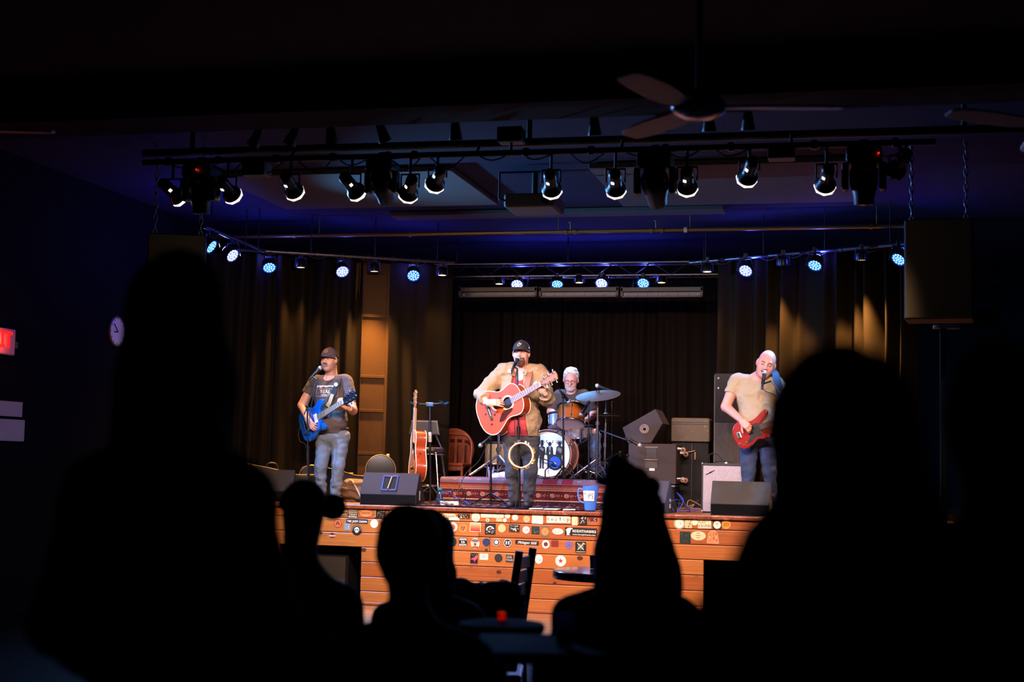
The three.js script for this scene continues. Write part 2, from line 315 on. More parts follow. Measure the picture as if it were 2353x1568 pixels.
// ================================================================ the rig above
const rigBlack = M('#08080a', 0.5, 0.4), brass = M('#8a6a3c', 0.35, 0.8), canMat = M('#0b0a0a', 0.35, 0.5);
const whiteHot = M('#fff2e4', 0.4, 0, { emissive: new THREE.Color().setRGB(1, 0.86, 0.72), emissiveIntensity: 2.2, side: THREE.DoubleSide });
const QY = new THREE.Quaternion();
const pipeA0 = at(330, 353, { y: 4.12 }), pipeA1 = at(2205, 299, { y: 4.12 });
{
  const t = thing('hanging_pipe', 'long thick black ceiling pipe above the row of lamps', 'pipe');
  part(t, 'pipe', rod(pipeA0, pipeA1.clone().addScaledVector(pipeA1.clone().sub(pipeA0).normalize(), 0.6), 0.034, 0.034, 14), rigBlack);
  for (const px of [456, 1277, 2214]) { const p = pipeA0.clone().lerp(pipeA1, (px - 330) / 1875); part(t, 'hanger', rod(p, V(p.x, HC, p.z), 0.022), rigBlack); part(t, 'flange', new THREE.CylinderGeometry(0.07, 0.07, 0.02, 20).translate(p.x, HC - 0.012, p.z), M('#5a4a40', 0.4, 0.7)); }
}
const pipeB0 = at(330, 374, { y: 4.0 }), pipeB1 = at(2150, 326, { y: 4.0 }), onB = (px) => { const t = (px - 330) / 1820; return pipeB0.clone().lerp(pipeB1, t); };
{
  const t = thing('lighting_bar', 'black lighting bar carrying the row of front stage lamps', 'lighting bar');
  part(t, 'bar', rod(pipeB0, pipeB1, 0.025, 0.025, 14), rigBlack);
  const R = rng(77), w = [];
  for (let i = 0; i < 16; i++) { const a = onB(380 + i * 108), b = onB(380 + (i + 1) * 108), m = a.clone().lerp(b, 0.3 + R() * 0.4); m.y -= 0.05 + R() * 0.09; a.y += 0.02; b.y += 0.02; w.push(tube([a, m, b], 0.006, 14, 5)); }
  for (const px of [700, 1150, 1480, 1850]) { const p = onB(px); w.push(rod(p, V(p.x, 4.12, pipeA0.z), 0.012)); }
  part(t, 'cable', w, rubber);
}
const housings = {};
function parCan(px, py, off, label, lit = true) {         // a tungsten lamp on the bar: can, octagonal lens frame, yoke
  const c = at(px, py, { z: onB(px).z }), top = onB(px), target = V(c.x + off, 1.75, -0.35), dir = target.clone().sub(c).normalize();
  const t = thing('stage_lamp', label, 'stage lamp', c, 0, 'front stage lamps'), q = new THREE.Quaternion().setFromUnitVectors(V(0, -1, 0), dir);
  housings.can ??= lathe([[0.0, 0.15], [0.03, 0.15], [0.046, 0.13], [0.05, 0.1], [0.05, 0.0], [0.056, -0.03], [0.076, -0.06], [0.081, -0.085], [0.076, -0.085], [0.05, -0.03], [0, -0.02]], 24);
  housings.ring ??= new THREE.CylinderGeometry(0.083, 0.083, 0.016, 8);
  part(t, 'can', housings.can, canMat).quaternion.copy(q);
  const l = part(t, 'lens', housings.ring, lit ? whiteHot : M('#3a3632', 0.2)); l.quaternion.copy(q); l.position.copy(dir).multiplyScalar(0.103);
  for (const s of lit ? [0.25] : [-0.3, 0.5]) { const vq = new THREE.Quaternion().setFromAxisAngle(V(0, -1, 0), s * (off > 0.5 ? -2.4 : 1) * (off < -0.5 ? 2 : 1)); const v = part(t, 'vent', box(0.024, 0.026, 0.008, 0, 0.055, 0.049).applyQuaternion(vq), lit ? whiteHot : M('#b0a48f', 0.3, 0.6)); v.quaternion.copy(q); }
  const h = top.y - c.y - 0.02;
  part(t, 'yoke', [rod(V(-0.075, 0, 0), V(-0.075, h * 0.45, 0), 0.007), rod(V(0.075, 0, 0), V(0.075, h * 0.45, 0), 0.007), rod(V(-0.078, h * 0.45, 0), V(0.078, h * 0.45, 0), 0.008), rod(V(0, h * 0.45, 0), V(0, h, 0), 0.012)], rigBlack);
  part(t, 'clamp', rbox(0.05, 0.07, 0.07, 0.012, top.x - c.x, top.y - c.y, top.z - c.z), rigBlack);
  if (lit) spot('stage_lamp_beam', c.clone().addScaledVector(dir, 0.13), target, WARM, POWER.front, 33, 0.8, 3);
}
const CANS = [[396, 440, 1.4, 'outermost lit lamp on the bar near the clock wall, leaning inward'], [523, 434, 0.5, 'leaning stage lamp second from the clock wall'], [668, 426, 0.1, 'leaning stage lamp above the blue stage light and warm spot'], [808, 427, 0.9, 'leaning stage lamp beside the black moving head'], [942, 432, -2.1, 'upright stage lamp just right of the moving head'], [1005, 409, -2.5, 'small raised stage lamp with glowing vent left of the projector'], [1266, 421, -0.5, 'stage lamp in front of the ceiling projector'], [1414, 420, -0.5, 'stage lamp just left of the largest moving head'], [1579, 415, -0.4, 'stage lamp just right of the largest moving head'], [1722, 393, -1.3, 'raised stage lamp leaning below the ceiling fan'], [1899, 410, -0.6, 'last lit stage lamp before the moving head with a red dot']];
for (const a of CANS) parCan(...a);
parCan(2068, 375, -1.8, 'unlit stage lamp turned sideways near the hanging speaker', false);
function movingHead(px, py, s, label, dot, aim) {
  const c = at(px, py, { z: onB(px).z }), top = onB(px).y - c.y, t = thing('moving_head_light', label, 'moving light', c, 0, 'moving head lights'), m = M('#060608', 0.4, 0.3);
  part(t, 'base', rbox(0.25 * s, 0.12 * s, 0.26 * s, 0.03, 0, top - 0.1 * s, 0), m); part(t, 'clamp', rbox(0.06, 0.1, 0.06, 0.01, 0, top - 0.02, 0), m);
  const y = top - 0.16 * s;
  for (const k of [-1, 1]) part(t, 'arm', rbox(0.05 * s, 0.2 * s, 0.12 * s, 0.02, k * 0.13 * s, y - 0.08 * s, 0), m);
  const tilt = aim ? 0.85 : 0.12, hy = y - 0.1 * s, hinge = (g) => g.translate(0, -0.02 * s, 0).rotateX(tilt).translate(0, hy, 0);
  part(t, 'head', hinge(lathe([[0, 0.13], [0.08, 0.13], [0.1, 0.08], [0.1, 0.0], [0.075, -0.1], [0.07, -0.16], [0.06, -0.16], [0.055, -0.14], [0, -0.14]], 22).scale(s, s, s)), m);
  part(t, 'lens', hinge(new THREE.SphereGeometry(0.055 * s, 16, 8, 0, 6.3, 0, 1.2).scale(1, 0.4, 1).rotateX(Math.PI).translate(0, -0.145 * s, 0)), aim ? M('#8060ff', 0.3, 0, { emissive: VIOLET, emissiveIntensity: 1.6 }) : M('#20242c', 0.05));
  if (aim) { const d = aim.clone().sub(c).normalize(); spot('moving_head_beam', c.clone().add(V(0, hy, 0)).addScaledVector(d, 0.26 * s), aim, VIOLET, POWER.violet, 34, 0.8, 3); }
  if (dot) { part(t, 'indicator', new THREE.SphereGeometry(0.007, 8, 6).translate(dot * s, top - 0.1 * s, 0.135 * s), M('#ff2010', 0.5, 0, { emissive: '#ff1a0a', emissiveIntensity: 2 })); glow('indicator_lamp', V(c.x + dot * s, onB(px).y - 0.1 * s, c.z + 0.15 * s), new THREE.Color().setRGB(1, 0.08, 0.04), 0.004, 0.5); }
}
movingHead(462, 425, 1.0, 'black moving head light with red dot near the clock wall', 0.02); movingHead(878, 420, 0.9, 'black moving head light between two leaning lamps', 0, V(-0.6, 1.4, -1.0));
movingHead(1506, 400, 1.05, 'largest black moving head light between two upright lamps', 0, V(1.5, 1.4, -0.9)); movingHead(1985, 385, 1.05, 'black moving head light with red dot near the hanging speaker', 0.1);
// ---- LED pars on the angled side bars and the rear truss
const housingPar = lathe([[0, 0.13], [0.05, 0.13], [0.075, 0.1], [0.08, 0.03], [0.086, 0], [0.078, 0], [0.074, 0.012], [0, 0.012]], 24);
const ledPoints = [[0, 0]]; for (let i = 0; i < 6; i++) ledPoints.push([Math.cos(i * 1.0472) * 0.029, Math.sin(i * 1.0472) * 0.029]); for (let i = 0; i < 12; i++) ledPoints.push([Math.cos(i * 0.5236 + 0.26) * 0.057, Math.sin(i * 0.5236 + 0.26) * 0.057]);
const ledCluster = join(ledPoints.map(([x, z]) => new THREE.SphereGeometry(0.0118, 8, 5).scale(1, 0.5, 1).translate(x, 0.006, z)));
const plateGeo = new THREE.CylinderGeometry(0.076, 0.076, 0.006, 24).translate(0, 0.009, 0), ringGeo = ring(0.08, 0.006, 28, 6).rotateX(Math.PI / 2);
const ledMat = { blue: M('#cfe0ff', 0.4, 0, { emissive: new THREE.Color().setRGB(0.55, 0.72, 1), emissiveIntensity: 3.2 }), ice: M('#a8e4ff', 0.4, 0, { emissive: new THREE.Color().setRGB(0.2, 0.62, 1), emissiveIntensity: 2.4 }), warm: M('#ffe0b8', 0.4, 0, { emissive: new THREE.Color().setRGB(1, 0.78, 0.5), emissiveIntensity: 2.4 }) };
const plateMat = { blue: M('#2038d0', 0.4, 0, { emissive: new THREE.Color().setRGB(0.12, 0.2, 1), emissiveIntensity: 1.1 }), ice: M('#0a3cd8', 0.4, 0, { emissive: new THREE.Color().setRGB(0.01, 0.12, 1), emissiveIntensity: 0.8 }), warm: M('#5a3a20', 0.4, 0, { emissive: new THREE.Color().setRGB(1, 0.45, 0.15), emissiveIntensity: 0.3 }) };
function ledPar(px, py, y, kind, target, label, barY, power, deg, pen = 0.7, lean = 0.07) {
  const c = at(px, py, { y }); if (kind === 'warm') target = c.clone().add(V(0.02, -1, lean)); const dir = target.clone().sub(c).normalize(), warm = kind === 'warm';
  const t = thing(warm ? 'warm_spotlight' : 'blue_stage_light', label, 'stage light', c, 0, warm ? 'small warm spots round the stage' : 'blue stage lights round the stage'), q = new THREE.Quaternion().setFromUnitVectors(V(0, -1, 0), dir), s = warm ? 0.72 : 1;
  for (const [n, g, m] of [['housing', housingPar, canMat], ['rim', ringGeo, canMat], ['lens_plate', plateGeo, plateMat[kind]], ['led_cluster', ledCluster, ledMat[kind]]]) { const o = part(t, n, g, m); o.quaternion.copy(q); o.scale.setScalar(s); }
  part(t, 'yoke', [rod(V(-0.095 * s, 0.0, 0), V(-0.06, barY - c.y - 0.04, 0), 0.006), rod(V(0.095 * s, 0.0, 0), V(0.06, barY - c.y - 0.04, 0), 0.006), rbox(0.13, 0.02, 0.03, 0.005, 0, barY - c.y - 0.04, 0)], rigBlack);
  part(t, 'clamp', rbox(0.045, 0.07, 0.06, 0.01, 0, barY - c.y - 0.01, 0), rigBlack);
  spot(warm ? 'warm_spotlight_beam' : 'blue_stage_beam', c.clone().addScaledVector(dir, 0.03), target, warm ? AMBER : kind === 'ice' ? ICE : BLUE, power, deg, warm ? 0.7 : pen, 2);
  if (!warm) { // blue light escaping through the cooling slots at the back
    const b = c.clone().addScaledVector(dir, -0.15), v = part(t, 'vent', new THREE.CylinderGeometry(0.04, 0.04, 0.012, 16).translate(0, 0.137, 0), plateMat[kind]); v.quaternion.copy(q);
    glow('blue_stage_light_vent', b.addScaledVector(dir, -0.03), new THREE.Color().setRGB(0.06, 0.08, 1), POWER.leak, 2);
  }
}
const S = null, P = POWER.led;
ledPar(487, 568, 3.75, 'ice', V(0.2, 1.7, 1.2), 'blue stage light nearest the clock wall, beside the hanging speaker', 3.93, P * 2.2, 60, 0.35);
ledPar(535, 588, 3.75, 'blue', V(0.2, 1.5, 1.7), 'whitish tilted blue stage light second from the clock wall', 3.93, P * 0.8, 46, 0.5);
ledPar(619, 616, 3.75, 'ice', V(-1.9, 1.6, 1.2), 'cyan blue stage light between two warm spots near the guitarist side', 3.93, P * 0.6, 34);
ledPar(787, 625, 3.75, 'blue', V(-0.5, 1.4, 1.5), 'bright white blue stage light above the guitarist', 3.93, P * 0.55, 32);
ledPar(950, 634, 3.75, 'ice', V(-0.5, 1.4, 1.6), 'cyan blue stage light above the bar stool', 3.93, P * 0.5, 32);
ledPar(1188, 655, 3.8, 'blue', V(-0.2, 1.2, 0.3), 'bright blue light on the rear truss above the singer', 3.91, P * 1.7, 28);
ledPar(1280, 654, 3.8, 'ice', V(0.2, 1.2, -0.9), 'dim cyan light on the rear truss above the drummer', 3.91, P * 1.3, 28);
ledPar(1382, 652, 3.8, 'blue', V(0.3, 1.2, 0.2), 'bright blue light on the rear truss above the cymbals', 3.91, P * 1.7, 28);
ledPar(1478, 652, 3.8, 'ice', V(0.9, 1.2, 0.4), 'cyan light on the rear truss above the tilted wedge speaker', 3.91, P * 1.3, 28);
ledPar(1713, 623, 3.75, 'blue', V(1.6, 1.5, 1.4), 'bright white blue stage light above the bass player', 3.93, P * 0.55, 32);
ledPar(1872, 611, 3.75, 'ice', V(2.4, 1.5, 1.0), 'cyan blue stage light right of the bass player', 3.93, P * 0.6, 45);
ledPar(2064, 597, 3.75, 'ice', V(2.4, 1.6, 1.4), 'cyan blue stage light touching the edge of the hanging speaker', 3.93, P * 0.6, 50);
ledPar(691, 615, 3.78, 'warm', S, 'warm spot above the brown curtain folds left of the guitarist', 3.93, 26, 32, 1, 0.02);
ledPar(860, 624, 3.78, 'warm', S, 'warm spot shining down on the wooden panel', 3.93, 110, 35, 0.9, 0.0);
ledPar(1016, 633, 3.78, 'warm', S, 'warm spot at the inner end of the side bar by the projector side', 3.93, 9, 34);
ledPar(1147, 653, 3.82, 'warm', S, 'warm spot on the rear truss left of the bright blue light', 3.91, 9, 34);
ledPar(1331, 650, 3.82, 'warm', S, 'warm spot in the middle of the rear truss', 3.91, 9, 34);
ledPar(1520, 650, 3.82, 'warm', S, 'warm spot at the end of the rear truss above the brown amplifier', 3.91, 9, 34);
ledPar(1625, 625, 3.78, 'warm', S, 'dim warm spot at the inner end of the bass side bar', 3.93, 9, 34);
ledPar(1800, 610, 3.78, 'warm', S, 'dim warm spot between two blue lights above the bass player', 3.93, 95, 26, 1, -0.2);
ledPar(1980, 598, 3.78, 'warm', S, 'dim warm spot above the bright golden curtain fold', 3.93, 260, 31, 0.9, -0.06);
// ---- the bars they hang on
{
  const L0 = at(520, 572, { y: 3.93 }), L1 = at(1045, 604, { y: 3.93 }), R0 = at(1585, 604, { y: 3.93 }), R1 = at(2090, 560, { y: 3.93 }), grey = M('#5a5560', 0.3, 0.9);
  for (const [a, b, l] of [[L0, L1, 'angled steel lighting bar on the guitarist side'], [R0, R1, 'angled steel lighting bar on the bass player side']]) {
    const t = thing('side_lighting_bar', l, 'lighting bar'); part(t, 'bar', rod(a, b, 0.02, 0.02, 14), grey);
    for (let i = 0; i < 4; i++) { const p = a.clone().lerp(b, 0.08 + i * 0.28); part(t, 'hanger', rod(p, V(p.x, HC, p.z), 0.006), rigBlack); }
    const R = rng(9), w = []; for (let i = 0; i < 9; i++) { const p = a.clone().lerp(b, i / 9), q = a.clone().lerp(b, (i + 1) / 9), m = p.clone().lerp(q, 0.5); m.y -= 0.01 + R() * 0.05; w.push(tube([p, m, q], 0.006, 8, 5)); w.push(ring(0.024, 0.006, 12, 5).rotateY(0.5).translate(m.x, p.y, m.z)); } part(t, 'cable', w, rubber);
  }
  { const a = V(-3.04, 3.93, 1.25), b = V(-3.12, 3.93, -0.45), t = thing('side_lighting_bar', 'short steel lighting bar nearest the clock wall', 'lighting bar'); part(t, 'bar', rod(a, b, 0.02, 0.02, 14), grey); for (const k of [0.1, 0.9]) { const p = a.clone().lerp(b, k); part(t, 'hanger', rod(p, V(p.x, HC, p.z), 0.006), rigBlack); } }
  const t = thing('rear_truss', 'black lattice truss along the back of the stage', 'truss'), z = at(1280, 654, { y: 3.8 }).z, x0 = -1.75, x1 = 2.0, tr = [], br = [];
  for (const [y, dz] of [[3.91, 0], [4.07, 0], [3.91, -0.2], [4.07, -0.2]]) part(t, 'chord', rod(V(x0, y, z + dz), V(x1, y, z + dz), 0.017), steel);
  for (let i = 0; i < 16; i++) { const a = mix(x0, x1, i / 16), b = mix(x0, x1, (i + 1) / 16); part(t, 'brace', rod(V(a, i % 2 ? 3.91 : 4.07, z), V(b, i % 2 ? 4.07 : 3.91, z), 0.008, 0.008, 6), rigBlack); part(t, 'brace', rod(V(a, 3.91, i % 2 ? z : z - 0.2), V(b, 3.91, i % 2 ? z - 0.2 : z), 0.008, 0.008, 6), rigBlack); }
  for (const x of [x0 + 0.3, 0, x1 - 0.3]) part(t, 'hanger', rod(V(x, 4.07, z), V(x, HC, z), 0.008), rigBlack);
  // LED wash bars under it
  const zl = z + 0.16, slot = M('#2b2238', 0.4);
  for (const [p0, p1, l] of [[1055, 1236, 'unlit LED wash bar at the singer end of the rear truss'], [1239, 1423, 'unlit LED wash bar in the middle below the rear truss'], [1426, 1617, 'unlit LED wash bar at the bass player end of the rear truss']]) {
    const a = at(p0, 673, { z: zl }), b = at(p1, 671, { z: zl }), w = b.x - a.x - 0.01, y = (a.y + b.y) / 2, w2 = w - 0.03, o = thing('led_wash_bar', l, 'light bar', V((a.x + b.x) / 2, y, zl), 0, 'LED wash bars on the rear truss');
    part(o, 'housing', [rbox(w, 0.055, 0.09, 0.006, 0, 0.033, 0), rbox(w, 0.02, 0.09, 0.004, 0, -0.056, 0), box(w - 0.01, 0.12, 0.03, 0, 0, -0.03), rbox(0.03, 0.13, 0.09, 0.004, -w / 2 + 0.015, 0, 0), rbox(0.03, 0.13, 0.09, 0.004, w / 2 - 0.015, 0, 0)], M('#3d3528', 0.6, 0.2));
    part(o, 'slot', rbox(w2, 0.05, 0.02, 0.004, 0, -0.022, 0.0), slot);
    for (let i = 0; i < 8; i++) part(o, 'lens', new THREE.SphereGeometry(0.013, 10, 6).translate(-w / 2 + w * (i + 0.5) / 8, -0.03, 0.012), M('#c8bfd8', 0.08, 0.6));
    for (const k of [-0.36, 0.36]) part(o, 'bracket', rod(V(k * w, 0.06, 0), V(k * w, 3.91 - y, -0.16), 0.008), rigBlack);
  }
}
// ---- sprinkler pipe under the ceiling
{
  const a = at(470, 546, { y: 4.18 }), b = at(2085, 520, { y: 4.18 }), t = thing('sprinkler_pipe', 'long bronze coloured sprinkler pipe under the ceiling', 'pipe'), p = (px) => a.clone().lerp(b, (px - 470) / 1615), d = b.clone().sub(a).normalize();
  part(t, 'pipe', rod(a, b, 0.022, 0.022, 14), brass);
  for (const px of [700, 983, 1347, 1368, 1539, 1562, 1615, 2010]) { const c = p(px); part(t, 'coupling', rod(c.clone().addScaledVector(d, -0.018), c.clone().addScaledVector(d, 0.018), 0.032, 0.032, 14), px === 1615 ? M('#d8b08c', 0.4, 0.3) : brass); }
  for (const px of [760, 1330, 1625, 2022]) { const c = p(px); part(t, 'hanger', rod(c, V(c.x, HC, c.z), 0.006), brass); }
  for (const px of [1358, 1550]) { const c = p(px); part(t, 'sprinkler_head', [rod(c, V(c.x, c.y + 0.1, c.z), 0.012), new THREE.CylinderGeometry(0.03, 0.03, 0.006, 14).translate(c.x, c.y + 0.105, c.z)], brass); }
}
// ---- panels, projector and boxes on the ceiling
for (const [p0, p1, y0, y1, l] of [[560, 1100, 398, 478, 'large flat brown acoustic panel on the ceiling left of the projector'], [1385, 1985, 378, 470, 'large flat brown acoustic panel on the ceiling right of the projector'], [890, 1670, 489, 500, 'long narrow brown ceiling batten behind the projector']]) {
  const a = at((p0 + p1) / 2, y0, { y: 4.34 }), b = at((p0 + p1) / 2, y1, { y: 4.34 }), l0 = at(p0, (y0 + y1) / 2, { y: 4.34 }), l1 = at(p1, (y0 + y1) / 2, { y: 4.34 });
  one('ceiling_baffle', rbox(l1.x - l0.x, 0.05, Math.abs(a.z - b.z), 0.01, (l0.x + l1.x) / 2, 4.365, (a.z + b.z) / 2), M('#4a3f36', 0.95), l, 'ceiling panel', 'brown panels on the ceiling');
}
{
  const c = at(1228, 470, { y: 4.08 }), t = thing('projector', 'square brownish projector hung from the ceiling in a frame', 'projector', c);
  part(t, 'body', rbox(0.5, 0.14, 0.5, 0.03), M('#4a3c2c', 0.6)); part(t, 'lens', new THREE.CylinderGeometry(0.045, 0.045, 0.06, 20).rotateX(Math.PI / 2).translate(0.17, 0, 0.25), M('#18181c', 0.1));
  part(t, 'frame', [rod(V(-0.28, 0.0, 0.3), V(-0.28, 0.26, 0.3), 0.01), rod(V(0.28, 0.0, 0.3), V(0.28, 0.26, 0.3), 0.01), rod(V(-0.28, 0.26, 0.3), V(0.28, 0.26, 0.3), 0.01), rod(V(-0.28, 0, 0.3), V(-0.2, 0, 0.2), 0.01), rod(V(0.28, 0, 0.3), V(0.2, 0, 0.2), 0.01)], rigBlack);
  part(t, 'mount', rod(V(0, 0.05, 0), V(0, HC - c.y, 0), 0.03), rigBlack);
}
for (const [px, py, w, l] of [[1175, 312, 0.2, 'small dark box above the lighting bar left of the middle hanger'], [590, 390, 0.2, 'small grey box clamped to the lighting bar near the leaning lamps'], [1796, 350, 0.2, 'small grey box clamped to the lighting bar below the ceiling fan']]) {
  const c = at(px, py, { z: onB(px).z }); const t = thing('control_box', l, 'box', c, 0, 'dimmer boxes on the lighting bar');
  part(t, 'case', rbox(w, 0.12, 0.16, 0.012), M(px === 1175 ? '#0a0a0c' : '#3c3840', 0.6)); part(t, 'clamp', rod(V(0, 0, 0), V(0, onB(px).y - c.y, 0), 0.012), rigBlack);
}
// ---- hanging loudspeakers
function flown(px0, px1, py0, py1, d, turn, label) {
  const c = at((px0 + px1) / 2, (py0 + py1) / 2, { d }), w = (px1 - px0) / F * d, h = (py1 - py0) / F * d, t = thing('hanging_speaker', label, 'speaker', c, turn);
  part(t, 'cabinet', rbox(w, h, 0.42, 0.014, 0, 0, -0.2), M('#100e0d', 0.75)); part(t, 'grille', rbox(w - 0.02, h - 0.02, 0.016, 0.006, 0, 0, 0.012), M('#6a5a46', 0.8, 0.2, { bumpMap: grain(128, 128, 41, 0, 1, 1, 1), bumpScale: 0.002 }));
  part(t, 'badge', new THREE.CylinderGeometry(0.022, 0.022, 0.006, 20).rotateX(Math.PI / 2).translate(0.01, -h / 2 + 0.09, 0.023), M('#a79c8c', 0.3, 0.8));
  for (const k of [-0.4, 0.4]) { const g = []; for (let i = 0; i * 0.066 + h / 2 < HC - c.y; i++) g.push(ring(0.02, 0.006, 12, 6).scale(0.8, 2, 1).rotateY(i % 2 ? Math.PI / 2 : 0).translate(k * w, h / 2 + 0.02 + i * 0.066, -0.1)); part(t, 'chain', g, steel); }
}
flown(2080, 2232, 502, 734, 12, -0.1, 'large dark hanging speaker on chains above the bass player side');
flown(338, 467, 537, 745, 13, 0.42, 'dark hanging speaker on chains near the clock wall');
// ---- ceiling fans
const blade = extrude([[0.09, -0.035], [0.2, -0.075], [0.4, -0.08], [0.6, -0.06], [0.63, -0.02], [0.6, 0.045], [0.4, 0.06], [0.2, 0.045], [0.09, 0.035]], 0.012, 0.004, true).rotateX(-Math.PI / 2);
function fan(c, turn, label) {
  const t = thing('ceiling_fan', label, 'ceiling fan', c, 0, 'ceiling fans'), bm = M('#e6dade', 0.5);
  part(t, 'motor_housing', lathe([[0, -0.05], [0.06, -0.045], [0.11, -0.02], [0.125, 0.01], [0.11, 0.04], [0.05, 0.07], [0.02, 0.09], [0, 0.09]], 32), M('#9b93a2', 0.2, 0.9));
  part(t, 'downrod', rod(V(0, 0.08, 0), V(0, HC - c.y, 0), 0.016), rigBlack); part(t, 'canopy', lathe([[0.02, -0.07], [0.07, -0.02], [0.075, 0], [0, 0]], 24).translate(0, HC - c.y, 0), rigBlack);
  for (let i = 0; i < 3; i++) { const b = part(t, 'blade', blade, bm); b.position.y = 0.0; b.rotation.set(0.17, 0, 0); b.rotation.order = 'YXZ'; b.rotation.y = turn + i * Math.PI * 2 / 3; }
}
fan(at(1605, 250, { d: 6.3 }), 0.16, 'ceiling fan with three pale blades above the stage lamps');
fan(at(-150, 300, { d: 7.5 }), 0.25, 'ceiling fan with one blade tip showing at the clock side');
fan(at(2420, 290, { d: 7.2 }), 3.75, 'ceiling fan with one blade above the large hanging speaker');
// ---- track with small unlit heads along the soffit
{
  const a = at(590, 256, { y: 4.36 }), b = at(1765, 208, { y: 4.36 }), t = thing('light_track', 'thin shiny lighting track along the ceiling edge', 'lighting track'), d = (px) => a.clone().lerp(b, (px - 590) / 1175);
  part(t, 'rail', rod(a, b, 0.014, 0.014, 8), M('#6a5a5c', 0.2, 0.9));
  for (const [px, lean, l] of [[605, -0.5, 'first unlit track lamp at the clock end of the track'], [696, -0.5, 'second unlit track lamp, turned aside'], [776, 0, 'third unlit track lamp hanging straight'], [891, 0.3, 'fourth unlit track lamp showing its round face'], [1073, 0, 'fifth unlit track lamp left of the middle hanger'], [1390, 0, 'unlit track lamp right of the middle hanger'], [1532, 0.2, 'unlit track lamp next to the fan blade'], [1640, 0, 'unlit track lamp behind the fan hub'], [1723, 0, 'last unlit track lamp by the fan blade']]) {
    const p = d(px), o = thing('track_lamp', l, 'track lamp', p, 0, 'unlit lamps on the track'), m = M('#3a2c2c', 0.5);
    part(o, 'stem', rod(V(0, -0.01, 0), V(0, -0.1, 0), 0.008), m); part(o, 'head', lathe([[0, 0.09], [0.028, 0.085], [0.034, 0.02], [0.048, -0.07], [0.054, -0.1], [0.045, -0.1], [0.03, -0.03], [0, -0.02]], 20).rotateZ(lean).rotateX(0.25).translate(Math.sin(lean) * 0.08, -0.19, 0), m);
  }
}
{ const c = at(2175, 752, { d: 13.2 }), t = thing('wall_bracket', 'small blue lit bracket below the large hanging speaker', 'bracket', c); part(t, 'plate', rbox(0.24, 0.03, 0.12, 0.006), M('#4a4e70', 0.6)); part(t, 'post', rbox(0.06, c.y, 0.05, 0.006, -0.03, -c.y / 2, 0), black); }
